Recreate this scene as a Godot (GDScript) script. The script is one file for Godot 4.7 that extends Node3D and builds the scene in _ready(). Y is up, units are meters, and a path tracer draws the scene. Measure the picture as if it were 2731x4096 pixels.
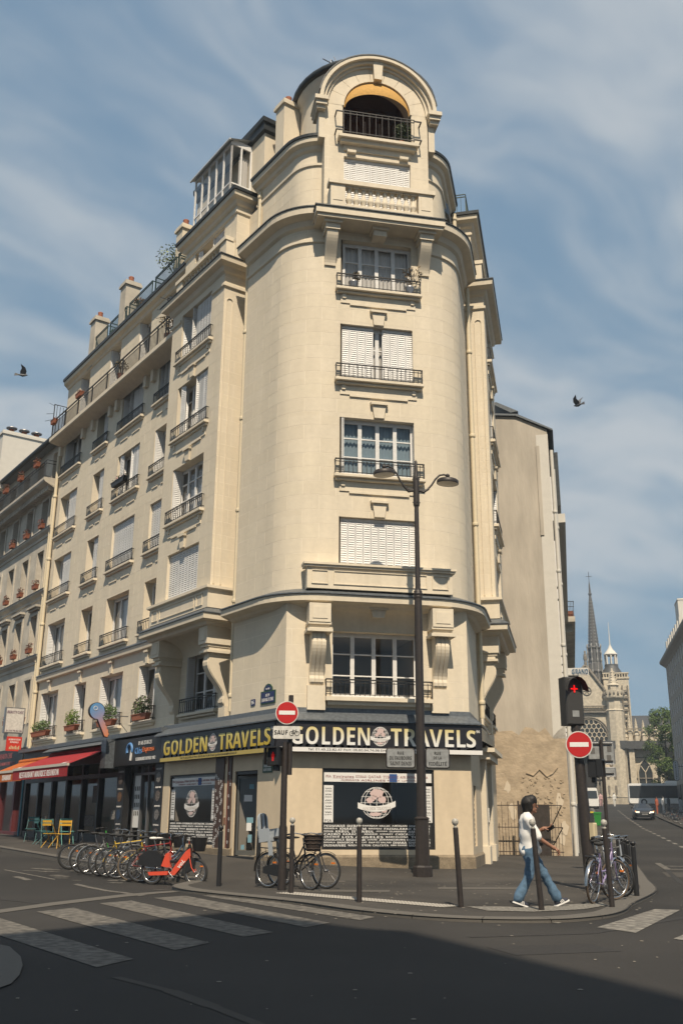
extends Node3D
# A sunlit Paris street corner: a rounded wedge-shaped apartment house with shops, seen from across the crossing.

class MB:
	var v := PackedVector3Array()
	var n := PackedVector3Array()
	var c := PackedColorArray()
	var uv := PackedVector2Array()
	var xf := Transform3D()
	var col := Color(1, 1, 1)
	var uses_uv := false
	func tri(a: Vector3, b: Vector3, d: Vector3, na := Vector3.ZERO, nb := Vector3.ZERO, nd := Vector3.ZERO) -> void:
		# a, b, d counter-clockwise seen from outside
		var A := xf * a
		var Bb := xf * b
		var D := xf * d
		var f := (Bb - A).cross(D - A)
		if f.length_squared() < 1e-16:
			return
		f = f.normalized()
		v.push_back(A); v.push_back(D); v.push_back(Bb)
		if na == Vector3.ZERO:
			n.push_back(f); n.push_back(f); n.push_back(f)
		else:
			n.push_back((xf.basis * na).normalized()); n.push_back((xf.basis * nd).normalized()); n.push_back((xf.basis * nb).normalized())
		c.push_back(col); c.push_back(col); c.push_back(col)
		uv.push_back(Vector2.ZERO); uv.push_back(Vector2.ZERO); uv.push_back(Vector2.ZERO)
	func quad(a: Vector3, b: Vector3, d: Vector3, e: Vector3) -> void:
		tri(a, b, d)
		tri(a, d, e)
	func quad_uv(a: Vector3, b: Vector3, d: Vector3, e: Vector3) -> void:
		uses_uv = true
		quad(a, b, d, e)
		var k := uv.size() - 6
		uv[k] = Vector2(0, 1); uv[k + 1] = Vector2(1, 0); uv[k + 2] = Vector2(1, 1)
		uv[k + 3] = Vector2(0, 1); uv[k + 4] = Vector2(0, 0); uv[k + 5] = Vector2(1, 0)
	func box(x0: float, y0: float, z0: float, x1: float, y1: float, z1: float) -> void:
		var p := [Vector3(x0, y0, z1), Vector3(x1, y0, z1), Vector3(x1, y1, z1), Vector3(x0, y1, z1), Vector3(x0, y0, z0), Vector3(x1, y0, z0), Vector3(x1, y1, z0), Vector3(x0, y1, z0)]
		quad(p[0], p[1], p[2], p[3]); quad(p[1], p[5], p[6], p[2]); quad(p[5], p[4], p[7], p[6])
		quad(p[4], p[0], p[3], p[7]); quad(p[3], p[2], p[6], p[7]); quad(p[4], p[5], p[1], p[0])
	func cbox(x0: float, y0: float, z0: float, x1: float, y1: float, z1: float, k: float) -> void:
		# box whose front (z1) edges are chamfered by k
		var a := [Vector3(x0 + k, y0 + k, z1), Vector3(x1 - k, y0 + k, z1), Vector3(x1 - k, y1 - k, z1), Vector3(x0 + k, y1 - k, z1)]
		var b := [Vector3(x0, y0, z1 - k), Vector3(x1, y0, z1 - k), Vector3(x1, y1, z1 - k), Vector3(x0, y1, z1 - k)]
		var d := [Vector3(x0, y0, z0), Vector3(x1, y0, z0), Vector3(x1, y1, z0), Vector3(x0, y1, z0)]
		quad(a[0], a[1], a[2], a[3])
		for i in 4:
			var j := (i + 1) % 4
			quad(b[i], b[j], a[j], a[i])
			quad(d[i], d[j], b[j], b[i])
	func prism(pts: PackedVector2Array, z0: float, z1: float) -> void:
		# polygon in x,y (counter-clockwise from +z), extruded along z
		var p := pts
		if Geometry2D.is_polygon_clockwise(p):
			p = p.duplicate(); p.reverse()
		var t := Geometry2D.triangulate_polygon(p)
		for i in range(0, t.size(), 3):
			var q := [p[t[i]], p[t[i + 1]], p[t[i + 2]]]
			if (q[1] - q[0]).cross(q[2] - q[0]) < 0:
				q.reverse()
			tri(Vector3(q[0].x, q[0].y, z1), Vector3(q[1].x, q[1].y, z1), Vector3(q[2].x, q[2].y, z1))
			tri(Vector3(q[0].x, q[0].y, z0), Vector3(q[2].x, q[2].y, z0), Vector3(q[1].x, q[1].y, z0))
		for i in p.size():
			var a := p[i]
			var b := p[(i + 1) % p.size()]
			quad(Vector3(a.x, a.y, z0), Vector3(b.x, b.y, z0), Vector3(b.x, b.y, z1), Vector3(a.x, a.y, z1))
	func grid(rows: Array, smooth := true, wrap := false) -> void:
		# rows of points (all the same length); outside is where rows go up and points go right
		var R := rows.size()
		var K: int = rows[0].size()
		var nn := []
		if smooth:
			for i in R:
				var line := []
				for j in K:
					var du: Vector3 = rows[i][(j + 1) % K if wrap else mini(j + 1, K - 1)] - rows[i][(j - 1 + K) % K if wrap else maxi(j - 1, 0)]
					var dv: Vector3 = rows[mini(i + 1, R - 1)][j] - rows[maxi(i - 1, 0)][j]
					if du.length_squared() < 1e-12:
						du = rows[mini(i + 1, R - 1)][(j + 1) % K if wrap else mini(j + 1, K - 1)] - rows[mini(i + 1, R - 1)][(j - 1 + K) % K if wrap else maxi(j - 1, 0)]
						if du.length_squared() < 1e-12:
							du = rows[maxi(i - 1, 0)][(j + 1) % K if wrap else mini(j + 1, K - 1)] - rows[maxi(i - 1, 0)][(j - 1 + K) % K if wrap else maxi(j - 1, 0)]
					var m := du.cross(dv)
					line.push_back(m.normalized() if m.length_squared() > 1e-18 else Vector3.UP)
				nn.push_back(line)
		for i in R - 1:
			for j in (K if wrap else K - 1):
				var j2 := (j + 1) % K
				var a: Vector3 = rows[i][j]
				var b: Vector3 = rows[i][j2]
				var d: Vector3 = rows[i + 1][j2]
				var e: Vector3 = rows[i + 1][j]
				if smooth:
					tri(a, b, d, nn[i][j], nn[i][j2], nn[i + 1][j2])
					tri(a, d, e, nn[i][j], nn[i + 1][j2], nn[i + 1][j])
				else:
					tri(a, b, d); tri(a, d, e)
	func lathe(prof: Array, seg := 12, smooth := true) -> void:
		# profile of (radius, y) from bottom to top, about the y axis
		var rows := []
		for p in prof:
			var line := []
			for j in seg:
				var t := -TAU * j / seg
				line.push_back(Vector3(cos(t) * p.x, p.y, sin(t) * p.x))
			rows.push_back(line)
		grid(rows, smooth, true)
	func tube(pts: Array, r: Variant, seg := 6, caps := true) -> void:
		var rows := []
		var up := Vector3.UP
		var K := pts.size()
		for i in K:
			var d: Vector3 = (pts[mini(i + 1, K - 1)] - pts[maxi(i - 1, 0)]).normalized()
			if absf(d.dot(up)) > 0.95:
				up = Vector3.RIGHT if absf(d.x) < 0.8 else Vector3.BACK
			var x := up.cross(d).normalized()
			var y := d.cross(x).normalized()
			up = y
			var rr: float = r[i] if r is Array else r
			var line := []
			for j in seg:
				var t := TAU * j / seg
				line.push_back(pts[i] + (x * cos(t) + y * sin(t)) * rr)
			rows.push_back(line)
		grid(rows, true, true)
		if caps:
			for j in range(1, seg - 1):
				tri(rows[0][0], rows[0][j + 1], rows[0][j])
				tri(rows[K - 1][0], rows[K - 1][j], rows[K - 1][j + 1])
	func bar(a: Vector3, b: Vector3, r: float, seg := 6) -> void:
		tube([a, b], r, seg)
	func ball(at: Vector3, r: Variant, seg := 10, rings := 6) -> void:
		var k: Vector3 = r if r is Vector3 else Vector3(r, r, r)
		var rows := []
		for i in rings + 1:
			var p := -PI / 2 + PI * i / rings
			var line := []
			for j in seg:
				var t := -TAU * j / seg
				line.push_back(at + Vector3(cos(p) * cos(t), sin(p), cos(p) * sin(t)) * k)
			rows.push_back(line)
		grid(rows, true, true)
	func torus(at: Vector3, R: float, r: float, seg := 28, k := 6, a0 := 0.0, a1 := TAU) -> void:
		# ring in the x,y plane
		var pts := []
		var m := seg
		for i in m + 1:
			var t := a0 + (a1 - a0) * i / m
			pts.push_back(at + Vector3(cos(t), sin(t), 0) * R)
		var rows := []
		for i in m + 1:
			var t := a0 + (a1 - a0) * i / m
			var line := []
			for j in k:
				var p := TAU * j / k
				line.push_back(at + Vector3(cos(t), sin(t), 0) * (R + r * cos(p)) + Vector3(0, 0, r * sin(p)))
			rows.push_back(line)
		rows.reverse()
		grid(rows, true, true)
	func sweep(path: PackedVector2Array, prof: Array, caps := true, smooth_from := 99.0) -> void:
		# plan path (x, z) walked so that outside is on its left... offset is along the left-hand normal; prof = (out, y) from bottom to top
		var rows := []
		for q in prof:
			var off := offset(path, q.x)
			var line := []
			for p in off:
				line.push_back(Vector3(p.x, q.y, p.y))
			rows.push_back(line)
		for i in rows.size() - 1:
			grid([rows[i], rows[i + 1]], smooth_from < 90.0)
		if caps:
			for e in [0, path.size() - 1]:
				var poly := []
				for r in rows:
					poly.push_back(r[e])
				for i in range(1, poly.size() - 1):
					if e == 0:
						tri(poly[0], poly[i + 1], poly[i])
					else:
						tri(poly[0], poly[i], poly[i + 1])
	static func offset(path: PackedVector2Array, d: float) -> PackedVector2Array:
		var out := PackedVector2Array()
		var K := path.size()
		for i in K:
			var a := (path[i] - path[maxi(i - 1, 0)]).normalized()
			var b := (path[mini(i + 1, K - 1)] - path[i]).normalized()
			if i == 0: a = b
			if i == K - 1: b = a
			var na := Vector2(-a.y, a.x)
			var nb := Vector2(-b.y, b.x)
			var m := (na + nb)
			m = m / maxf(m.length_squared() / 2.0, 0.2)
			out.push_back(path[i] + m * d)
		return out
	func text(s: String, w: float, h: float, depth: float, font: Font, step := 3.0) -> void:
		# lettering centred on the origin, w wide (0: as it comes) and h high (capitals), facing +z
		var t := TextMesh.new()
		t.font = font
		t.font_size = 40
		t.pixel_size = 0.01
		t.depth = 0.02
		t.curve_step = step
		t.text = s
		var arr := t.get_mesh_arrays()
		if arr.is_empty() or arr[Mesh.ARRAY_VERTEX] == null:
			return
		var vv: PackedVector3Array = arr[Mesh.ARRAY_VERTEX]
		var ni: PackedVector3Array = arr[Mesh.ARRAY_NORMAL]
		var ii: PackedInt32Array = arr[Mesh.ARRAY_INDEX] if arr[Mesh.ARRAY_INDEX] != null else PackedInt32Array(range(vv.size()))
		var lo := Vector3(1e9, 1e9, 1e9)
		var hi := -lo
		for p in vv:
			lo = lo.min(p); hi = hi.max(p)
		var mid := (lo + hi) / 2
		var size := hi - lo
		var ky := h / maxf(size.y, 1e-4)
		var k := Vector3(w / size.x if w > 0 else ky, ky, depth / maxf(size.z, 1e-4))
		for i in ii:
			v.push_back(xf * ((vv[i] - mid) * k))
			n.push_back((xf.basis * ni[i]).normalized())
			c.push_back(col)
			uv.push_back(Vector2.ZERO)
	func mesh() -> ArrayMesh:
		var m := ArrayMesh.new()
		if v.is_empty():
			return m
		var a := []
		a.resize(Mesh.ARRAY_MAX)
		a[Mesh.ARRAY_VERTEX] = v
		a[Mesh.ARRAY_NORMAL] = n
		a[Mesh.ARRAY_COLOR] = c
		if uses_uv:
			a[Mesh.ARRAY_TEX_UV] = uv
		m.add_surface_from_arrays(Mesh.PRIMITIVE_TRIANGLES, a)
		return m

var taken := {}
var M := {}
var rng := RandomNumberGenerator.new()
var sans: SystemFont
var sans_bold: SystemFont
var serif: SystemFont

func numbered(called: String) -> String:
	var k: int = taken.get(called, 0)
	taken[called] = k + 1
	return called if k == 0 else "%s_%03d" % [called, k]

func thing(called: String, label: String, category: String, at := Vector3.ZERO, turn := 0.0, group := "") -> Node3D:
	var o := Node3D.new()
	o.name = numbered(called)
	add_child(o)
	o.position = at
	o.rotation.y = turn
	tag(o, label, category, group)
	return o

func tag(o: Node3D, label: String, category: String, group := "") -> Node3D:
	o.set_meta("label", label)
	o.set_meta("category", category)
	if group:
		o.set_meta("group", group)
	return o

func part(called: String, mb: MB, m: Material, parent: Node) -> MeshInstance3D:
	var o := MeshInstance3D.new()
	o.name = called
	o.mesh = mb.mesh()
	o.material_override = m
	parent.add_child(o, true)
	return o

func structure(called: String, mb: MB, m: Material) -> MeshInstance3D:
	var o := MeshInstance3D.new()
	o.name = numbered(called)
	o.mesh = mb.mesh()
	o.material_override = m
	add_child(o)
	o.set_meta("kind", "structure")
	return o

func twin(o: Node3D, label: String, at: Vector3, turn: float) -> Node3D:
	var q := o.duplicate()
	var base := String(o.name)
	if base.length() > 4 and base[-4] == "_" and base.substr(base.length() - 3).is_valid_int():
		base = base.substr(0, base.length() - 4)
	q.name = numbered(base)
	add_child(q)
	q.position = at
	q.rotation.y = turn
	q.set_meta("label", label)
	return q

func lin(r: float, g: float, b: float) -> Color:
	return Color(r, g, b).linear_to_srgb()

func mt(key: String, col: Color, rough := 0.8, metal := 0.0, opts := {}) -> StandardMaterial3D:
	# cached material; col in linear base colour
	if M.has(key):
		return M[key]
	var m := StandardMaterial3D.new()
	m.resource_name = key
	m.albedo_color = col.linear_to_srgb()
	m.albedo_color.a = col.a
	m.roughness = rough
	m.metallic = metal
	if opts.get("vc", false):
		m.vertex_color_use_as_albedo = true
	if opts.has("tex"):
		m.albedo_texture = opts.tex
		m.uv1_triplanar = opts.get("tri", true)
		m.uv1_world_triplanar = opts.get("world", false)
		m.uv1_scale = Vector3.ONE * opts.get("scale", 1.0)
	if opts.has("bump"):
		m.heightmap_enabled = true
		m.heightmap_texture = opts.bump
		m.heightmap_scale = opts.get("depth", 0.3)
		if not opts.has("tex"):
			m.uv1_triplanar = true
			m.uv1_scale = Vector3.ONE * opts.get("scale", 1.0)
	if opts.has("detail"):
		m.detail_enabled = true
		m.detail_albedo = opts.detail
		m.detail_blend_mode = BaseMaterial3D.BLEND_MODE_MUL
		m.detail_uv_layer = BaseMaterial3D.DETAIL_UV_2
		m.uv2_triplanar = true
		m.uv2_world_triplanar = true
		m.uv2_scale = Vector3.ONE * opts.get("detail_scale", 0.1)
	if opts.has("glow"):
		m.emission_enabled = true
		m.emission = opts.glow
		m.emission_energy_multiplier = opts.get("power", 1.0)
	if opts.has("coat"):
		m.clearcoat_enabled = true
		m.clearcoat = opts.coat
		m.clearcoat_roughness = 0.08
	if opts.has("alpha"):
		m.transparency = BaseMaterial3D.TRANSPARENCY_ALPHA
		m.albedo_color.a = opts.alpha
	if opts.has("back"):
		m.backlight_enabled = true
		m.backlight = opts.back
	if opts.has("sheen"):
		m.rim_enabled = true
		m.rim = opts.sheen
	M[key] = m
	return m

func noise_tex(size: int, freq: float, lo: float, hi: float, seed_: int, octaves := 4, kind := FastNoiseLite.TYPE_SIMPLEX_SMOOTH, tint := Color(1, 1, 1)) -> NoiseTexture2D:
	var f := FastNoiseLite.new()
	f.noise_type = kind
	f.frequency = freq
	f.fractal_octaves = octaves
	f.seed = seed_
	var t := NoiseTexture2D.new()
	t.width = size
	t.height = size
	t.seamless = true
	t.noise = f
	var g := Gradient.new()
	g.set_color(0, Color(lo * tint.r, lo * tint.g, lo * tint.b))
	g.set_color(1, Color(hi, hi, hi))
	t.color_ramp = g
	return t


# ---------------------------------------------------------------- place
const CAM_Y := 1.43
const HALF := 0.42062          # half of the wedge between the two streets, radians (24.1 deg)
const ORIGIN := Vector3(1.01, 0, -25.98)
const TURN := 0.19426          # 11.13 deg
var HOUSE := Transform3D(Basis(Vector3.UP, TURN), ORIGIN)
var DL := Vector3(-sin(HALF), 0, -cos(HALF))
var NL := Vector3(-cos(HALF), 0, sin(HALF))
var DR := Vector3(sin(HALF), 0, -cos(HALF))
var NR := Vector3(cos(HALF), 0, sin(HALF))
var FRAME_L := Transform3D(Basis(-DL, Vector3.UP, NL), Vector3(-2.5, 0, 0))   # x = -s, z = out of the left street front
var FRAME_R := Transform3D(Basis(DR, Vector3.UP, NR), Vector3(2.5, 0, 0))     # x = +s

func left(s: float, off: float, y := 0.0) -> Vector3:
	return HOUSE * (Vector3(-2.5, y, 0) + DL * s + NL * off)
func right(s: float, off: float, y := 0.0) -> Vector3:
	return HOUSE * (Vector3(2.5, y, 0) + DR * s + NR * off)
func front(x: float, z: float, y := 0.0) -> Vector3:
	return HOUSE * Vector3(x, y, z)

func table(x: float, keys: Array) -> float:
	if x <= keys[0][0]: return keys[0][1]
	for i in range(1, keys.size()):
		if x <= keys[i][0]:
			var t: float = (x - keys[i - 1][0]) / (keys[i][0] - keys[i - 1][0])
			return lerpf(keys[i - 1][1], keys[i][1], t)
	return keys[-1][1]

func pave_y(p: Vector3) -> float:
	# height of the pavement (the road lies 0.12 below)
	var q := HOUSE.affine_inverse() * p
	var a := (q - Vector3(-2.5, 0, 0)).dot(DL)
	var b := (q - Vector3(2.5, 0, 0)).dot(DR)
	var ol := (q - Vector3(-2.5, 0, 0)).dot(NL)
	var orr := (q - Vector3(2.5, 0, 0)).dot(NR)
	var y := 0.1
	var wl := smoothstep(2.0, -3.0, q.x + q.z * 0.05)
	y += wl * 0.0225 * maxf(0, a + 2.0)
	y += (1.0 - wl) * table(b, [[4, 0.0], [10, 0.03], [25, 0.22], [54, 0.9], [72, 1.55], [117, 3.5], [140, 3.9], [400, 4.0]])
	var d := maxf(maxf(ol, orr), q.z)
	y += (0.12 + 0.11 * wl * smoothstep(16.0, 4.0, a)) * smoothstep(2.3, 0.1, d) * smoothstep(14.0, 6.0, b)
	return y
func kerb_h(p: Vector3) -> float:
	return 0.12 - 0.07 * smoothstep(2.0, 6.0, (HOUSE.affine_inverse() * p).z)
func road_y(p: Vector3) -> float:
	return pave_y(p) - kerb_h(p)
func on_pave(p: Vector3) -> Vector3:
	return Vector3(p.x, pave_y(p), p.z)
func on_road(p: Vector3) -> Vector3:
	return Vector3(p.x, road_y(p), p.z)

func make_sky() -> void:
	var W := 1536
	var H := 768
	var img := Image.create(W, H, false, Image.FORMAT_RGBF)
	var f := FastNoiseLite.new()
	f.seed = 11
	f.noise_type = FastNoiseLite.TYPE_SIMPLEX_SMOOTH
	f.fractal_octaves = 5
	f.frequency = 0.5
	var g := FastNoiseLite.new()
	g.seed = 23
	g.fractal_octaves = 5
	g.frequency = 1.2
	g.fractal_gain = 0.55
	for j in H:
		var el := (0.5 - (j + 0.5) / H) * PI
		var se := sin(el)
		for i in W:
			var az := ((i + 0.5) / W - 0.5) * TAU     # 0 = straight ahead (-z)
			var base: Color
			var t := clampf(se, 0.0, 1.0)
			base = Color(0.195, 0.295, 0.38).lerp(Color(0.12, 0.195, 0.295), pow(t, 0.8))
			var col := base
			if se > 0.0:
				var k := 1.0 / (se + 0.22)
				var x := sin(az) * cos(el) * k
				var z := cos(az) * cos(el) * k
				# long thin veils running from lower right to upper left
				var u := x * 0.9 + z * 0.45
				var w := -x * 0.45 + z * 0.9
				var warp := f.get_noise_2d(x * 1.2 + 7.0, z * 1.2) * 0.6
				var a := g.get_noise_2d(u * 0.55 + warp, w * 1.5 + warp * 0.8)
				var b := f.get_noise_2d(u * 0.9 - 3.0, w * 1.1 + 5.0)
				var fine := g.get_noise_2d(u * 2.4 + 9.0, w * 6.0 + warp * 2.0)
				var wisp := g.get_noise_2d(u * 1.1 + warp * 1.6 + 31.0, w * 9.0 + warp * 5.0)
				var d := smoothstep(-0.5, 0.5, a * 0.6 + b * 0.7 + fine * 0.3 + wisp * 0.2)
				d *= smoothstep(0.05, 0.3, se) * 0.8 + 0.08
				col = base.lerp(Color(0.42, 0.445, 0.465), d * 0.92)
			else:
				col = Color(0.19, 0.2, 0.2).lerp(Color(0.12, 0.115, 0.105), clampf(-se * 4.0, 0, 1))
			img.set_pixel(i, j, col)
	var sm := PanoramaSkyMaterial.new()
	sm.panorama = ImageTexture.create_from_image(img)
	var sky := Sky.new()
	sky.sky_material = sm
	var e := Environment.new()
	e.background_mode = Environment.BG_SKY
	e.sky = sky
	e.tonemap_mode = Environment.TONE_MAPPER_LINEAR
	e.tonemap_exposure = 1.32
	e.sdfgi_enabled = true
	e.ssao_enabled = true
	e.ssil_enabled = true
	e.fog_enabled = true
	e.fog_density = 0.0006
	e.fog_light_color = Color(0.78, 0.84, 0.9)
	var we := WorldEnvironment.new()
	we.name = "world_environment"
	we.environment = e
	add_child(we)

func make_view() -> void:
	var cam := Camera3D.new()
	cam.name = "camera"
	cam.fov = rad_to_deg(2.0 * atan(2048.0 / 3878.0))
	cam.far = 2000.0
	cam.near = 0.05
	add_child(cam)
	cam.position = Vector3(0, CAM_Y, 0)
	cam.basis = Basis(Vector3.RIGHT, deg_to_rad(17.54)) * Basis(Vector3.BACK, deg_to_rad(0.4))
	cam.current = true
	make_sky()
	var sun := DirectionalLight3D.new()
	sun.name = "sun"
	sun.light_energy = 1.45
	sun.light_angular_distance = 0.53
	sun.light_color = Color(1.0, 0.935, 0.835)
	sun.shadow_enabled = true
	add_child(sun)
	var el := deg_to_rad(54.0)
	var az := deg_to_rad(176.0)          # 180 = behind the camera, smaller = to its right
	var to_sun := Vector3(sin(az) * cos(el), sin(el), -cos(az) * cos(el))
	sun.look_at_from_position(to_sun * 100.0, Vector3.ZERO, Vector3.UP)

func make_materials() -> void:
	var grain := noise_tex(512, 0.02, 0.955, 1.0, 1, 5)
	var blot := noise_tex(512, 0.008, 0.93, 1.0, 2, 4)
	var fine := noise_tex(512, 0.09, 0.72, 1.0, 3, 4)
	var relief := noise_tex(512, 0.06, 0.0, 1.0, 4, 4)
	var streak := noise_tex(512, 0.012, 0.74, 1.0, 5, 5)
	mt("stone", Color(0.735, 0.65, 0.51), 0.85, 0, {"vc": true, "tex": grain, "scale": 0.5, "detail": blot, "detail_scale": 0.13, "bump": relief, "depth": 0.03})
	mt("trim", Color(0.735, 0.65, 0.51), 0.85, 0, {"tex": grain, "scale": 0.6, "detail": blot, "detail_scale": 0.21, "bump": relief, "depth": 0.03})
	mt("mortar", Color(0.79, 0.71, 0.58), 0.9, 0, {"tex": grain, "scale": 0.7})
	mt("plaster", Color(0.66, 0.545, 0.39), 0.9, 0, {"tex": grain, "scale": 0.4, "detail": blot, "detail_scale": 0.3})
	mt("plinth", Color(0.40, 0.32, 0.22), 0.9, 0, {"tex": fine, "scale": 0.6, "detail": streak, "detail_scale": 0.5, "bump": relief, "depth": 0.5})
	mt("white_paint", Color(0.74, 0.73, 0.71), 0.5, 0, {"tex": noise_tex(256, 0.02, 0.93, 1.0, 8), "scale": 0.8})
	mt("shutter_paint", Color(0.72, 0.715, 0.70), 0.45, 0, {"tex": noise_tex(256, 0.01, 0.9, 1.0, 9), "scale": 0.5, "world": true})
	mt("glass", Color(0.02, 0.025, 0.028), 0.03, 0, {"alpha": 0.12})
	mt("shop_glass", Color(0.015, 0.015, 0.016), 0.03, 0, {"alpha": 0.1})
	mt("room", Color(0.36, 0.33, 0.29), 0.95)
	mt("curtain", Color(0.62, 0.6, 0.57), 0.9, 0, {"back": Color(0.4, 0.4, 0.4)})
	mt("zinc", Color(0.17, 0.19, 0.21), 0.45, 0.35, {"tex": noise_tex(512, 0.03, 0.7, 1.0, 12, 5), "scale": 0.6})
	mt("dark_zinc", Color(0.055, 0.062, 0.066), 0.5, 0.3, {"tex": noise_tex(256, 0.03, 0.7, 1.0, 13, 5), "scale": 0.6})
	mt("iron", Color(0.022, 0.021, 0.021), 0.5, 0.3)
	mt("green_iron", Color(0.02, 0.045, 0.04), 0.5, 0.2)
	mt("pipe_paint", Color(0.64, 0.55, 0.39), 0.6, 0, {"tex": grain, "scale": 0.8})
	mt("terracotta", Color(0.36, 0.12, 0.06), 0.8, 0, {"tex": fine, "scale": 1.5})
	mt("old_plaster", Color(0.66, 0.60, 0.50), 0.9, 0, {"tex": grain, "scale": 0.4, "detail": streak, "detail_scale": 0.12})
	mt("gable", Color(0.56, 0.505, 0.425), 0.95, 0, {"tex": noise_tex(512, 0.012, 0.84, 1.0, 6, 5), "scale": 0.14, "world": true, "detail": blot, "detail_scale": 0.05, "bump": relief, "depth": 0.8})
	mt("white_wall", Color(0.60, 0.575, 0.52), 0.9, 0, {"tex": grain, "scale": 0.3})
	mt("church_stone", Color(0.62, 0.55, 0.43), 0.9, 0, {"tex": noise_tex(512, 0.03, 0.78, 1.0, 21, 5), "scale": 0.09, "world": true})
	mt("church_grey", Color(0.36, 0.32, 0.26), 0.9, 0, {"tex": noise_tex(512, 0.05, 0.5, 1.0, 22, 5), "scale": 0.12, "world": true})
	mt("slate", Color(0.055, 0.062, 0.075), 0.6, 0, {"tex": noise_tex(256, 0.05, 0.7, 1.0, 23, 4), "scale": 0.2})
	mt("lead", Color(0.15, 0.155, 0.16), 0.6, 0.2, {"tex": noise_tex(256, 0.1, 0.4, 1.0, 24, 4), "scale": 0.3})
	mt("asphalt", Color(0.055, 0.05, 0.045), 0.92, 0, {"tex": noise_tex(512, 0.2, 0.5, 1.0, 31, 4), "scale": 0.9, "world": true, "detail": noise_tex(512, 0.006, 0.62, 1.0, 32, 6), "detail_scale": 0.05, "bump": noise_tex(512, 0.3, 0, 1, 33, 3), "depth": 0.5})
	mt("pavement", Color(0.09, 0.08, 0.069), 0.92, 0, {"tex": noise_tex(512, 0.2, 0.7, 1.0, 34, 4), "scale": 0.9, "world": true, "detail": noise_tex(512, 0.008, 0.6, 1.0, 35, 6), "detail_scale": 0.07, "bump": noise_tex(512, 0.3, 0, 1, 36, 3), "depth": 0.4})
	mt("granite", Color(0.135, 0.124, 0.108), 0.85, 0, {"tex": noise_tex(512, 0.12, 0.7, 1.0, 37, 4), "scale": 0.8, "world": true, "bump": fine, "depth": 0.3})
	mt("road_paint", Color(0.185, 0.17, 0.148), 0.85, 0, {"tex": noise_tex(512, 0.03, 0.5, 1.0, 38, 5), "scale": 0.35, "world": true})
	mt("white_line", Color(0.3, 0.28, 0.245), 0.85, 0, {"tex": noise_tex(512, 0.03, 0.45, 1.0, 39, 5), "scale": 0.35, "world": true})
	mt("post_paint", Color(0.042, 0.034, 0.031), 0.5, 0.1, {"tex": noise_tex(256, 0.05, 0.75, 1.0, 41, 4), "scale": 1.0})
	mt("black_paint", Color(0.016, 0.016, 0.017), 0.45, 0, {})
	mt("rubber", Color(0.02, 0.02, 0.02), 0.85)
	mt("chrome", Color(0.6, 0.6, 0.6), 0.25, 1.0)
	mt("steel", Color(0.3, 0.3, 0.31), 0.4, 0.8)
	mt("sign_red", Color(0.42, 0.012, 0.014), 0.45)
	mt("sign_white", Color(0.66, 0.64, 0.6), 0.5, 0, {"tex": noise_tex(256, 0.02, 0.82, 1.0, 42, 4), "scale": 1.2})
	mt("sign_grey", Color(0.33, 0.34, 0.34), 0.5, 0.2, {"tex": noise_tex(256, 0.02, 0.82, 1.0, 43, 4), "scale": 1.2})
	mt("blue_enamel", Color(0.012, 0.018, 0.085), 0.35)
	mt("green_enamel", Color(0.02, 0.06, 0.03), 0.45)
	mt("ink", Color(0.02, 0.02, 0.02), 0.6)
	mt("white_print", Color(0.68, 0.67, 0.65), 0.6)
	mt("gold_print", Color(0.55, 0.42, 0.06), 0.6)
	M.gable.uv1_scale = Vector3(0.22, 0.05, 0.22)
	M.stone.uv2_scale = Vector3(0.35, 0.07, 0.35)
	M.trim.uv2_scale = Vector3(0.5, 0.1, 0.5)
	M.plaster.uv2_scale = Vector3(0.6, 0.15, 0.6)
	mt("leaf", Color(1, 1, 1), 0.7, 0, {"vc": true, "back": Color(0.12, 0.2, 0.04)})

var STONE_TONES := [Color(1, 1, 1), Color(0.98, 0.975, 0.965), Color(1.015, 1.01, 1.0), Color(0.99, 0.985, 0.975), Color(1.005, 1.0, 0.99)]

# ---------------------------------------------------------------- walls of stone blocks
class Walk:
	var p := PackedVector2Array()
	var cum := PackedFloat32Array()
	func _init(path: PackedVector2Array) -> void:
		p = path
		cum.push_back(0.0)
		for i in range(1, p.size()):
			cum.push_back(cum[-1] + p[i].distance_to(p[i - 1]))
	func total() -> float:
		return cum[-1]
	func at(u: float, out: float) -> Vector2:
		var i := 1
		while i < p.size() - 1 and cum[i] < u:
			i += 1
		var t := (p[i] - p[i - 1]).normalized()
		return p[i - 1] + t * (u - cum[i - 1]) + Vector2(-t.y, t.x) * out
	func stops(a: float, b: float) -> Array:
		var r := [a]
		for k in cum:
			if k > a + 0.01 and k < b - 0.01:
				r.push_back(k)
		r.push_back(b)
		return r

func block_into(mb: MB, w: Walk, a: float, b: float, y0: float, y1: float) -> void:
	var s := w.stops(a, b)
	var lo := []
	var hi := []
	var lo2 := []
	var hi2 := []
	for u in s:
		var f := w.at(u, 0.0)
		var k := w.at(u, -0.006)
		lo.push_back(Vector3(f.x, y0, f.y)); hi.push_back(Vector3(f.x, y1, f.y))
		lo2.push_back(Vector3(k.x, y0, k.y)); hi2.push_back(Vector3(k.x, y1, k.y))
	mb.grid([lo, hi], s.size() > 2)
	mb.grid([hi, hi2], false)
	mb.grid([lo2, lo], false)
	mb.quad(lo2[0], lo[0], hi[0], hi2[0])
	mb.quad(lo[-1], lo2[-1], hi2[-1], hi[-1])

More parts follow.
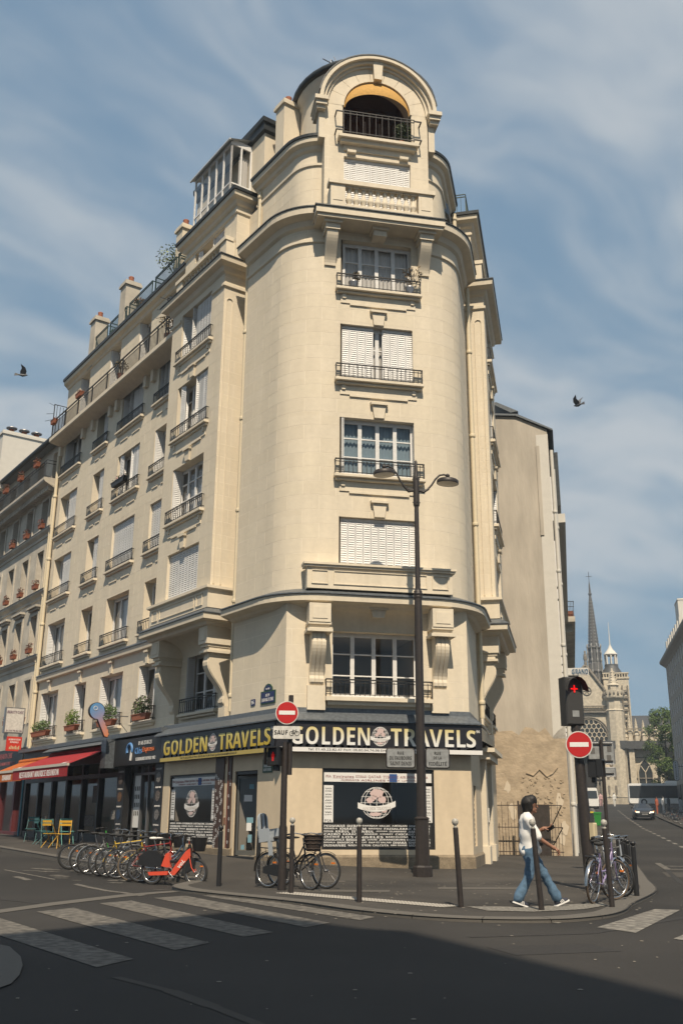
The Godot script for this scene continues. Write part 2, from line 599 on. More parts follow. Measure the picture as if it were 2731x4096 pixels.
func block_wall(house: Node3D, path: PackedVector2Array, y0: float, y1: float, holes: Array, course: float, long: float, own: bool, rest: MB, back: MB, start := 0) -> void:
	var w := Walk.new(path)
	var L := w.total()
	var rows := int(round((y1 - y0) / course))
	var ch := (y1 - y0) / rows
	var gap := 0.006
	var hard := []
	for i in range(1, path.size() - 1):
		if absf((path[i] - path[i - 1]).angle_to(path[i + 1] - path[i])) > 0.3: hard.push_back(w.cum[i])
	for r in rows:
		var ya := y0 + r * ch
		var yb := ya + ch
		var cuts := [ya, yb]
		for h in holes:
			for e in [h[2], h[3]]:
				if e > ya + 0.02 and e < yb - 0.02 and h[1] > 0 and h[0] < L:
					cuts.push_back(e)
		cuts.sort()
		for k in cuts.size() - 1:
			var ra: float = cuts[k]
			var rb: float = cuts[k + 1]
			if rb - ra < 0.01:
				continue
			var mid := (ra + rb) / 2
			var spans := [[0.0, L]]
			for h in holes:
				if h[2] < mid and h[3] > mid:
					var nx := []
					for s in spans:
						if h[1] <= s[0] or h[0] >= s[1]:
							nx.push_back(s)
						else:
							if h[0] > s[0]: nx.push_back([s[0], h[0]])
							if h[1] < s[1]: nx.push_back([h[1], s[1]])
					spans = nx
			for s in spans:
				if s[1] - s[0] < 0.02:
					continue
				var bs := w.stops(s[0], s[1])
				var lo := []
				var hi := []
				for u in bs:
					var q := w.at(u, -0.0025)
					lo.push_back(Vector3(q.x, ra, q.y)); hi.push_back(Vector3(q.x, rb, q.y))
				back.grid([lo, hi], false)
				var joints := [s[0]]
				var j := (long / 2.0 if (r + start) % 2 else 0.0) + 0.2
				while j < s[1]:
					if j > s[0] + 0.16 and j < s[1] - 0.16:
						joints.push_back(j)
					j += long
				joints.push_back(s[1])
				for q in hard:
					if q > s[0] + 0.01 and q < s[1] - 0.01: joints.push_back(q)
				joints.sort()
				for i in joints.size() - 1:
					if joints[i + 1] - joints[i] < 0.015: continue
					var a: float = joints[i] + (gap if i > 0 and not hard.has(joints[i]) else 0.0)
					var b: float = joints[i + 1] - (gap if i < joints.size() - 2 and not hard.has(joints[i + 1]) else 0.0)
					var low := ra + (gap if k == 0 else 0.0)
					var high := rb - (gap if k == cuts.size() - 2 else 0.0)
					var tone: Color = STONE_TONES[rng.randi() % 5]
					if own and blocks_left > 0 and (b - a) * (high - low) > 0.2:
						blocks_left -= 1
						var m := MB.new()
						m.col = tone
						block_into(m, w, a, b, low, high)
						part("stone_block", m, M.stone, house)
					else:
						rest.col = tone
						block_into(rest, w, a, b, low, high)

var blocks_left := 290
var leaf_cache := {}

func shutter_leaf(w: float, h: float) -> ArrayMesh:
	var key := "%.2f,%.2f" % [w, h]
	if leaf_cache.has(key):
		return leaf_cache[key]
	var m := MB.new()
	m.box(0.004, 0, -0.022, w * 0.15, h, 0)
	m.box(w * 0.85, 0, -0.022, w - 0.004, h, 0)
	m.box(w * 0.15, 0, -0.02, w * 0.85, 0.08, -0.002)
	m.box(w * 0.15, h - 0.08, -0.02, w * 0.85, h, -0.002)
	var k := int((h - 0.16) / 0.066)
	var dy := (h - 0.16) / k
	for i in k:
		# slanting slat with an open slot above it
		var y := 0.08 + i * dy
		m.quad(Vector3(w * 0.15, y, 0.004), Vector3(w * 0.85, y, 0.004), Vector3(w * 0.85, y + dy * 0.8, -0.01), Vector3(w * 0.15, y + dy * 0.8, -0.01))
		m.quad(Vector3(w * 0.15, y - 0.004, -0.004), Vector3(w * 0.85, y - 0.004, -0.004), Vector3(w * 0.85, y, 0.004), Vector3(w * 0.15, y, 0.004))
	leaf_cache[key] = m.mesh()
	return leaf_cache[key]

func add_leaf(win: Node3D, F: Transform3D, x: float, y: float, z: float, w: float, h: float, turn: float) -> void:
	var o := MeshInstance3D.new()
	o.name = "shutter"
	o.mesh = shutter_leaf(w, h)
	o.material_override = M.shutter_paint
	win.add_child(o, true)
	o.transform = F * Transform3D(Basis(Vector3.UP, turn), Vector3(x, y, z))

func guard(mb: MB, x0: float, x1: float, y0: float, y1: float, z: float, gap := 0.13) -> void:
	# window guard rail: flat bars, knobs on the lower rail
	mb.box(x0, y1 - 0.03, z - 0.02, x1, y1, z + 0.02)
	mb.box(x0, y0 + (y1 - y0) * 0.78, z - 0.01, x1, y0 + (y1 - y0) * 0.78 + 0.018, z + 0.01)
	mb.box(x0, y0 + 0.05, z - 0.01, x1, y0 + 0.068, z + 0.01)
	for x in [x0, x1 - 0.022]:
		mb.box(x, y0, z - 0.012, x + 0.022, y1, z + 0.012)
		mb.box(x + 0.002, y1 - 0.028, z - 0.2, x + 0.02, y1 - 0.008, z)
		mb.box(x + 0.002, y0 + 0.05, z - 0.2, x + 0.02, y0 + 0.068, z)
	var k := maxi(2, int((x1 - x0) / gap))
	for i in range(1, k):
		var x := lerpf(x0, x1, float(i) / k)
		mb.box(x - 0.008, y0 + 0.03, z - 0.008, x + 0.008, y0 + (y1 - y0) * 0.78 + 0.05, z + 0.008)

func window(house: Node3D, F: Transform3D, u: float, y0: float, w: float, h: float, o := {}) -> Node3D:
	var x0 := u - w / 2
	var x1 := u + w / 2
	var y1 := y0 + h
	var dp: float = o.get("deep", 0.32)
	var cols: int = o.get("cols", 2)
	var rows: Array = o.get("rows", [])
	var fr := MB.new()
	fr.xf = F
	var e := 0.06
	var z := -dp
	fr.box(x0, y0, z - 0.06, x0 + e, y1, z); fr.box(x1 - e, y0, z - 0.06, x1, y1, z)
	fr.box(x0 + e, y1 - e, z - 0.06, x1 - e, y1, z); fr.box(x0 + e, y0, z - 0.06, x1 - e, y0 + e, z)
	var iw := (w - 2 * e) / cols
	var ys := [y0 + e]
	for r in rows:
		ys.push_back(y0 + h * r)
	ys.push_back(y1 - e)
	var st := 0.055
	for i in cols:
		var a := x0 + e + i * iw
		fr.box(a + 0.002, ys[0], z - 0.05, a + st, ys[-1], z + 0.012)
		fr.box(a + iw - st, ys[0], z - 0.05, a + iw - 0.002, ys[-1], z + 0.012)
		fr.box(a + st, ys[-1] - st, z - 0.05, a + iw - st, ys[-1], z + 0.01)
		fr.box(a + st, ys[0], z - 0.05, a + iw - st, ys[0] + 0.11, z + 0.01)
		for k in range(1, ys.size() - 1):
			fr.box(a + st, ys[k] - 0.016, z - 0.045, a + iw - st, ys[k] + 0.016, z + 0.008)
	var win := part("window", fr, M.get(o.get("paint", "white_paint")), house)
	for i in cols:
		var a := x0 + e + i * iw + st
		var b := x0 + e + (i + 1) * iw - st
		for k in ys.size() - 1:
			var g := MB.new()
			g.xf = F
			var lo: float = ys[k] + (0.11 if k == 0 else 0.016)
			var hi: float = ys[k + 1] - (st if k == ys.size() - 2 else 0.016)
			g.quad(Vector3(a, lo, z - 0.025), Vector3(b, lo, z - 0.025), Vector3(b, hi, z - 0.025), Vector3(a, hi, z - 0.025))
			part("pane", g, M.glass, win)
	var rv := MB.new()
	rv.xf = F
	var fz := 0.0
	var bz := z - 0.06
	rv.quad(Vector3(x0, y0, fz), Vector3(x0, y0, bz), Vector3(x0, y1, bz), Vector3(x0, y1, fz))
	rv.quad(Vector3(x1, y0, bz), Vector3(x1, y0, fz), Vector3(x1, y1, fz), Vector3(x1, y1, bz))
	rv.quad(Vector3(x0, y1, bz), Vector3(x1, y1, bz), Vector3(x1, y1, fz), Vector3(x0, y1, fz))
	rv.quad(Vector3(x0, y0, fz), Vector3(x1, y0, fz), Vector3(x1, y0, bz), Vector3(x0, y0, bz))
	part("reveal", rv, M.get(o.get("stone", "trim")), win)
	var rm := MB.new()
	rm.xf = F
	var q := bz - 3.0
	rm.quad(Vector3(x0, y0, q), Vector3(x1, y0, q), Vector3(x1, y1, q), Vector3(x0, y1, q))
	rm.quad(Vector3(x0, y0, bz), Vector3(x0, y0, q), Vector3(x0, y1, q), Vector3(x0, y1, bz))
	rm.quad(Vector3(x1, y0, q), Vector3(x1, y0, bz), Vector3(x1, y1, bz), Vector3(x1, y1, q))
	rm.quad(Vector3(x0, y1, q), Vector3(x1, y1, q), Vector3(x1, y1, bz), Vector3(x0, y1, bz))
	rm.quad(Vector3(x0, y0, bz), Vector3(x1, y0, bz), Vector3(x1, y0, q), Vector3(x0, y0, q))
	part("interior", rm, M.room, win)
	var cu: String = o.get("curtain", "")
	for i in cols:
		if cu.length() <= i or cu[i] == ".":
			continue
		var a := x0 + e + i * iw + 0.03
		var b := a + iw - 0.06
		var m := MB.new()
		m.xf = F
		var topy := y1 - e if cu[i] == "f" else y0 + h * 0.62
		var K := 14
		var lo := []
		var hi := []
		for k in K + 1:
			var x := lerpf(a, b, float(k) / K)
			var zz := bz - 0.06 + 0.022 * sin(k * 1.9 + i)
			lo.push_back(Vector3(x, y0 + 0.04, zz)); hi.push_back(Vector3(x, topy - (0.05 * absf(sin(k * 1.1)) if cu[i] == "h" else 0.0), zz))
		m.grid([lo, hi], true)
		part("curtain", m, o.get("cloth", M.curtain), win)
	if o.get("sill", true):
		var s := MB.new()
		s.xf = F
		var pr: float = o.get("sill_out", 0.16)
		var ex: float = o.get("sill_side", 0.22)
		s.cbox(x0 - ex, y0 - 0.09, 0, x1 + ex, y0, pr, 0.012)
		s.quad(Vector3(x0 - ex, y0, 0), Vector3(x0 - ex, y0, pr - 0.012), Vector3(x1 + ex, y0, pr - 0.012), Vector3(x1 + ex, y0, 0))
		s.cbox(x0 - ex + 0.05, y0 - 0.17, 0, x1 + ex - 0.05, y0 - 0.092, pr * 0.6, 0.02)
		part("sill", s, M.get(o.get("stone", "trim")), win)
	if o.get("rail", true):
		var g := MB.new()
		g.xf = F
		guard(g, x0 - 0.2, x1 + 0.2, y0 + 0.01, y0 + o.get("rail_h", 0.47), o.get("rail_z", 0.09))
		part("railing", g, M.iron, win)
	var sh: String = o.get("shut", "")
	var hh := h - 0.03
	if sh == "C":
		var k := int(round(w / 0.215))
		for i in k:
			add_leaf(win, F, x0 + w * i / k, y0 + 0.015, -0.1, w / k, hh, 0.0)
	elif sh == "R" or sh == "RL":
		var k := int(round(w * 0.56 / 0.215))
		for i in k:
			add_leaf(win, F, x1 - w * 0.56 + w * 0.56 * i / k, y0 + 0.015, -0.1, w * 0.56 / k, hh, 0.0)
		if sh == "RL":
			add_leaf(win, F, x0 + 0.03, y0 + 0.015, -0.06, 0.27, hh, 1.25)
			add_leaf(win, F, x0 + w * 0.36, y0 + 0.015, -0.02, 0.24, hh, 1.4)
	elif sh == "L":
		add_leaf(win, F, x0 + 0.03, y0 + 0.015, -0.02, 0.28, hh, 1.5)
		add_leaf(win, F, x0 + 0.07, y0 + 0.015, -0.03, 0.26, hh, 1.42)
		add_leaf(win, F, x1 - 0.05, y0 + 0.015, -0.27, 0.25, hh, -1.5)
	elif sh == "B":
		add_leaf(win, F, x0 + w * 0.10, y0 + 0.015, -0.03, 0.27, hh, 1.15)
		add_leaf(win, F, x0 + w * 0.10, y0 + 0.015, -0.03, 0.24, hh, 0.25)
		add_leaf(win, F, x1 - w * 0.40, y0 + 0.015, -0.03, 0.27, hh, 0.9)
		add_leaf(win, F, x1 - w * 0.34, y0 + 0.015, -0.08, w * 0.17, hh, 0.0)
		add_leaf(win, F, x1 - w * 0.17, y0 + 0.015, -0.08, w * 0.17, hh, 0.0)
	elif sh == "D":
		# closed from both sides, a slit left open in the middle
		for i in 4:
			add_leaf(win, F, x0 + w * 0.11 * i, y0 + 0.015, -0.1, w * 0.11, hh, 0.0)
			add_leaf(win, F, x1 - w * 0.11 * (i + 1), y0 + 0.015, -0.1, w * 0.11, hh, 0.0)
	elif sh == "S":
		# stacked flat against both reveals
		for k in 2:
			add_leaf(win, F, x0 + 0.03 + k * 0.04, y0 + 0.015, -0.0, 0.25, hh, 1.45)
			add_leaf(win, F, x1 - 0.03 - k * 0.04, y0 + 0.015, -0.25, 0.25, hh, -1.45)
	return win

func tower_path(sl: float, sr: float, R: float, inset := 0.0) -> PackedVector2Array:
	var turn := PI / 2 - HALF
	var t := R * tan(turn / 2)
	var p := PackedVector2Array()
	var corner := Vector2(-2.5, 0)
	var d := Vector2(DL.x, DL.z)
	var nn := Vector2(NL.x, NL.z)
	p.push_back(corner + d * sl)
	var c := corner + d * t - nn * R
	var a0 := atan2(nn.y, nn.x)
	if a0 < 0: a0 += TAU
	for i in 11:
		var a := lerpf(a0, PI / 2, i / 10.0)
		p.push_back(c + Vector2(cos(a), sin(a)) * R)
	var k := p.size()
	for i in range(k - 1, 0, -1):
		p.push_back(Vector2(-p[i].x, p[i].y))
	p.push_back(Vector2(-(corner + d * sr).x, (corner + d * sr).y))
	return p if inset == 0.0 else MB.offset(p, -inset)

func plan(F: Transform3D, pts: Array) -> PackedVector2Array:
	var r := PackedVector2Array()
	for q in pts:
		var v := F * Vector3(q[0], 0, q[1])
		r.push_back(Vector2(v.x, v.z))
	return r

func console(mb: MB, x0: float, x1: float, y0: float, y1: float, z0: float, z1: float, zb: float) -> void:
	# S-shaped bracket: z1 out at the top, zb out at the foot
	var K := 16
	var pr := PackedVector2Array()
	pr.push_back(Vector2(z0, y0))
	for i in K + 1:
		var t := float(i) / K
		var y := lerpf(y0, y1, t)
		var s := smoothstep(0.12, 0.8, t)
		var z := lerpf(zb, z1, s)
		if t < 0.2: z += 0.05 * sin(t / 0.2 * PI)
		if t > 0.82: z -= 0.06 * (t - 0.82) / 0.18
		pr.push_back(Vector2(z, y))
	pr.push_back(Vector2(z0, y1))
	var keep := mb.xf
	mb.xf = keep * Transform3D(Basis(Vector3(0, 0, 1), Vector3(0, 1, 0), Vector3(-1, 0, 0)), Vector3.ZERO)
	mb.prism(pr, -x1, -x0)
	var w := (x1 - x0)
	for k in 3:
		var a := x0 + w * (0.07 + k * 0.3)
		var q := PackedVector2Array()
		for i in pr.size():
			var d := 0.03 if i > 1 and i < pr.size() - 1 else 0.0
			q.push_back(pr[i] + Vector2(d, 0))
		mb.prism(q, -(a + w * 0.26), -a)
	mb.xf = keep

func keystone(house: Node3D, F: Transform3D, u: float, y0: float, y1: float, w: float, z: float) -> void:
	var m := MB.new()
	m.xf = F
	m.prism(PackedVector2Array([Vector2(u - w * 0.36, y0), Vector2(u + w * 0.36, y0), Vector2(u + w * 0.5, y1 - 0.07), Vector2(u - w * 0.5, y1 - 0.07)]), -0.02, z)
	m.prism(PackedVector2Array([Vector2(u - w * 0.62, y1 - 0.07), Vector2(u + w * 0.62, y1 - 0.07), Vector2(u + w * 0.66, y1), Vector2(u - w * 0.66, y1)]), -0.02, z + 0.06)
	part("keystone", m, M.trim, house)

func apron(house: Node3D, F: Transform3D, u: float, y: float, w: float) -> void:
	# shallow panel with a dropped centre below a window sill
	var m := MB.new()
	m.xf = F
	m.box(u - w / 2, y - 0.46, -0.02, u + w / 2, y - 0.175, 0.03)
	m.box(u - w / 2 + 0.28, y - 0.52, -0.02, u + w / 2 - 0.28, y - 0.462, 0.045)
	for s in [-1, 1]:
		m.box(u + s * (w / 2 - 0.1) - 0.05, y - 0.32, -0.02, u + s * (w / 2 - 0.1) + 0.05, y - 0.175, 0.07)
	part("apron", m, M.trim, house)

func baluster(m: MB, at: Vector3, h: float, r: float) -> void:
	var keep := m.xf
	m.xf = keep * Transform3D(Basis(), at)
	m.box(-r, 0, -r, r, h * 0.08, r)
	m.lathe([Vector2(r * 0.75, h * 0.08), Vector2(r * 0.5, h * 0.14), Vector2(r * 1.0, h * 0.3), Vector2(r * 1.05, h * 0.4), Vector2(r * 0.55, h * 0.62), Vector2(r * 0.45, h * 0.74), Vector2(r * 0.8, h * 0.8), Vector2(r * 0.55, h * 0.86), Vector2(r * 0.7, h * 0.92)], 10)
	m.box(-r, h * 0.92, -r, r, h, r)
	m.xf = keep

func downpipe(called: String, parent: Node, pts: Array, r: float, m: Material, collars: Array) -> void:
	var p := MB.new()
	p.tube(pts, r, 10)
	for c in collars:
		p.xf = Transform3D(Basis(), c)
		p.lathe([Vector2(r, -0.06), Vector2(r * 1.35, -0.05), Vector2(r * 1.35, 0.05), Vector2(r, 0.06)], 10)
	part(called, p, m, parent)

func plain_wall(mb: MB, x0: float, x1: float, y0: float, y1: float, holes: Array, z: float) -> void:
	# flat wall in the builder's x,y plane with rectangular holes [x0, x1, y0, y1]
	var xs := [x0, x1]
	var ys := [y0, y1]
	for h in holes:
		for e in [h[0], h[1]]:
			if e > x0 and e < x1: xs.push_back(e)
		for e in [h[2], h[3]]:
			if e > y0 and e < y1: ys.push_back(e)
	xs.sort(); ys.sort()
	for i in xs.size() - 1:
		for j in ys.size() - 1:
			var mx: float = (xs[i] + xs[i + 1]) / 2
			var my: float = (ys[j] + ys[j + 1]) / 2
			var open := false
			for h in holes:
				if mx > h[0] and mx < h[1] and my > h[2] and my < h[3]:
					open = true
			if not open and xs[i + 1] - xs[i] > 1e-4 and ys[j + 1] - ys[j] > 1e-4:
				mb.quad(Vector3(xs[i], ys[j], z), Vector3(xs[i + 1], ys[j], z), Vector3(xs[i + 1], ys[j + 1], z), Vector3(xs[i], ys[j + 1], z))

func zinc_edge(house: Node3D, path: PackedVector2Array, prof: Array, m: Material) -> void:
	var z := MB.new()
	z.sweep(path, prof)
	part("flashing", z, m, house)

func make_bay(house: Node3D, F: Transform3D, sg: float, off: float, s0: float, s1: float, foff: float, uc: float, shut: Array, rest: MB, back: MB) -> void:
	var xa := minf(sg * s0, sg * s1)
	var xb := maxf(sg * s0, sg * s1)
	var path := plan(F, [[xa, foff - 0.2], [xa, off], [xb, off], [xb, foff - 0.2]])
	var k := off - foff + 0.2
	var B := F * Transform3D(Basis(), Vector3(0, 0, off))
	var ys := [[8.0, 1.58], [10.62, 1.92], [13.58, 1.97], [16.52, 1.85]]
	var holes := []
	var w := 2.2
	for y in ys:
		holes.push_back([k + uc - w / 2 - xa, k + uc + w / 2 - xa, y[0], y[0] + y[1]])
	block_wall(house, path, 7.1, 18.9, holes, 0.428, 0.94, false, rest, back)
	for i in 4:
		var o := {"cols": 4, "rows": [0.42, 0.72], "shut": shut[i], "rail": i > 0, "sill": i > 0, "curtain": "hhhh"}
		window(house, B, uc, ys[i][0], w, ys[i][1], o)
		if i > 0:
			apron(house, B, uc, ys[i][0], w + 0.1)
			keystone(house, B, uc, ys[i - 1][0] + ys[i - 1][1] + 0.03, ys[i - 1][0] + ys[i - 1][1] + 0.46, 0.34, 0.07)
	# rounded niches up the return next to the tower
	var ret := MB.new()
	var RF := F * (Transform3D(Basis(Vector3(0, 0, -1), Vector3(0, 1, 0), Vector3(1, 0, 0)), Vector3(xb, 0, 0)) if sg < 0 else Transform3D(Basis(Vector3(0, 0, 1), Vector3(0, 1, 0), Vector3(-1, 0, 0)), Vector3(xa, 0, 0)))
	ret.xf = RF
	var nx := -(off - 0.22) * 1.0 if sg < 0 else (off - 0.22)
	ret.box(nx - 0.13, 8.1, -0.02, nx - 0.105, 17.6, 0.03)
	ret.box(nx + 0.105, 8.1, -0.02, nx + 0.13, 17.6, 0.03)
	for j in 9:
		var t0 := PI * j / 9.0
		var t1 := PI * (j + 1) / 9.0
		ret.prism(PackedVector2Array([Vector2(nx + cos(t0) * 0.105, 17.6 + sin(t0) * 0.105), Vector2(nx + cos(t0) * 0.13, 17.6 + sin(t0) * 0.13), Vector2(nx + cos(t1) * 0.13, 17.6 + sin(t1) * 0.13), Vector2(nx + cos(t1) * 0.105, 17.6 + sin(t1) * 0.105)]), -0.02, 0.03)
	part("pilaster", ret, M.trim, house)
	# cornices and parapet
	var c := MB.new()
	c.sweep(path, [Vector2(0, 6.8), Vector2(0.1, 6.84), Vector2(0.14, 6.92), Vector2(0.33, 6.96), Vector2(0.34, 7.12), Vector2(0.0, 7.14)])
	part("cornice", c, M.trim, house)
	zinc_edge(house, path, [Vector2(0.3, 7.125), Vector2(0.37, 7.13), Vector2(0.37, 7.16), Vector2(0.08, 7.34), Vector2(0.0, 7.36)], M.zinc)
	var p := MB.new()
	p.sweep(path, [Vector2(0.005, 7.34), Vector2(0.11, 7.345), Vector2(0.11, 7.88), Vector2(0.2, 7.92), Vector2(0.2, 8.0), Vector2(0.0, 8.02)])
	p.xf = B
	for q in [[uc - 1.75, uc - 1.35], [uc - 1.2, uc + 1.2], [uc + 1.35, uc + 1.75]]:
		p.box(q[0], 7.45, 0.1, q[1], 7.47, 0.135); p.box(q[0], 7.8, 0.1, q[1], 7.82, 0.135)
		p.box(q[0], 7.472, 0.1, q[0] + 0.02, 7.798, 0.135); p.box(q[1] - 0.02, 7.472, 0.1, q[1], 7.798, 0.135)
	part("parapet", p, M.trim, house)
	var b := MB.new()
	b.sweep(plan(F, [[xa, foff - 0.2], [xa, off], [uc - 1.15, off]]), [Vector2(0, 18.1), Vector2(0.06, 18.13), Vector2(0.06, 18.22), Vector2(0, 18.25)])
	part("string_course", b, M.trim, house)
	b = MB.new()
	b.sweep(plan(F, [[uc + 1.15, off], [xb, off], [xb, foff - 0.2]]), [Vector2(0, 18.1), Vector2(0.06, 18.13), Vector2(0.06, 18.22), Vector2(0, 18.25)])
	part("string_course", b, M.trim, house)
	var t := MB.new()
	t.sweep(path, [Vector2(0, 18.6), Vector2(0.08, 18.66), Vector2(0.14, 18.8), Vector2(0.34, 18.86), Vector2(0.36, 19.03), Vector2(0, 19.05)])
	part("cornice", t, M.trim, house)
	zinc_edge(house, path, [Vector2(0.3, 19.035), Vector2(0.39, 19.04), Vector2(0.39, 19.08), Vector2(-0.3, 19.13)], M.dark_zinc)
	# balustrade over the bay
	var bal := MB.new()
	bal.xf = B
	bal.box(xa + 0.05, 19.08, -0.24, xb - 0.05, 19.28, -0.02)
	bal.box(xa + 0.02, 19.92, -0.28, xb - 0.02, 20.06, 0.03)
	for e in [xa + 0.05, xb - 0.5]:
		bal.box(e, 19.28, -0.24, e + 0.45, 19.92, -0.02)
	bal.box(xb - 0.24, 19.1, -0.6, xb - 0.05, 19.92, -0.24)
	bal.box(xa + 0.05, 19.1, -0.6, xa + 0.24, 19.92, -0.24)
	var bp := part("balustrade", bal, M.trim, house)
	for i in 12:
		var one := MB.new()
		one.xf = B
		baluster(one, Vector3(lerpf(xa + 0.68, xb - 0.68, i / 11.0), 19.28, -0.13), 0.64, 0.085)
		part("baluster", one, M.trim, bp)
	# storey above, set back
	var up := plan(F, [[xa, off - 1.4], [xa, off - 0.35], [xb, off - 0.35], [xb, off - 1.4]])
	var U := F * Transform3D(Basis(), Vector3(0, 0, off - 0.35))
	block_wall(house, up, 19.0, 21.6, [[1.05 + uc - 1.1 - xa, 1.05 + uc + 1.1 - xa, 19.15, 21.0]], 0.43, 0.94, false, rest, back)
	window(house, U, uc, 19.15, 2.2, 1.85, {"cols": 4, "rows": [0.42, 0.72], "shut": "B", "rail": false, "sill": false})
	var u2 := MB.new()
	u2.sweep(up, [Vector2(0, 21.05), Vector2(0.05, 21.08), Vector2(0.05, 21.16), Vector2(0, 21.2)])
	u2.sweep(up, [Vector2(0, 21.35), Vector2(0.08, 21.4), Vector2(0.12, 21.52), Vector2(0.26, 21.58), Vector2(0.28, 21.74), Vector2(-0.1, 21.76)])
	part("cornice", u2, M.trim, house)
	zinc_edge(house, up, [Vector2(0.2, 21.745), Vector2(0.33, 21.75), Vector2(0.34, 21.86), Vector2(0.2, 21.9), Vector2(-0.6, 21.92)], M.dark_zinc)
	# brackets below the bay
	var A := F * Transform3D(Basis(), Vector3(0, 0, foff))
	var dz := off - foff
	var pairs := [[sg * (s0 + 0.06), sg * (s0 + 0.44)], [sg * (s1 - 0.5), sg * (s1 - 0.1)]]
	for q in pairs:
		var a := minf(q[0], q[1])
		var e := maxf(q[0], q[1])
		var m := MB.new()
		m.xf = A
		console(m, a + 0.03, e - 0.03, 4.55, 6.05, -0.05, dz - 0.12, 0.12)
		m.box(a, 4.15, -0.02, e, 4.55, 0.14)
		m.box(a - 0.06, 6.05, -0.05, e + 0.06, 6.12, dz - 0.02)
		m.box(a - 0.02, 6.12, -0.05, e + 0.02, 6.22, dz - 0.1)
		m.box(a - 0.04, 6.22, -0.05, e + 0.04, 6.3, dz - 0.04)
		m.box(a - 0.08, 6.3, -0.05, e + 0.08, 6.84, dz + 0.02)
		m.box(a + 0.02, 6.4, dz + 0.02, e - 0.02, 6.74, dz + 0.035)
		part("bracket", m, M.trim, house)
	# coved soffit between the brackets
	var sf := MB.new()
	sf.xf = A
	var rows := []
	for i in 9:
		var t2 := i / 8.0
		var y := 6.3 + 0.55 * sin(t2 * PI / 2)
		var z := dz * (1.0 - cos(t2 * PI / 2))
		rows.push_back([Vector3(xa + 0.3, y, z), Vector3(xb - 0.3, y, z)])
	sf.grid(rows, true)
	part("soffit", sf, M.trim, house)

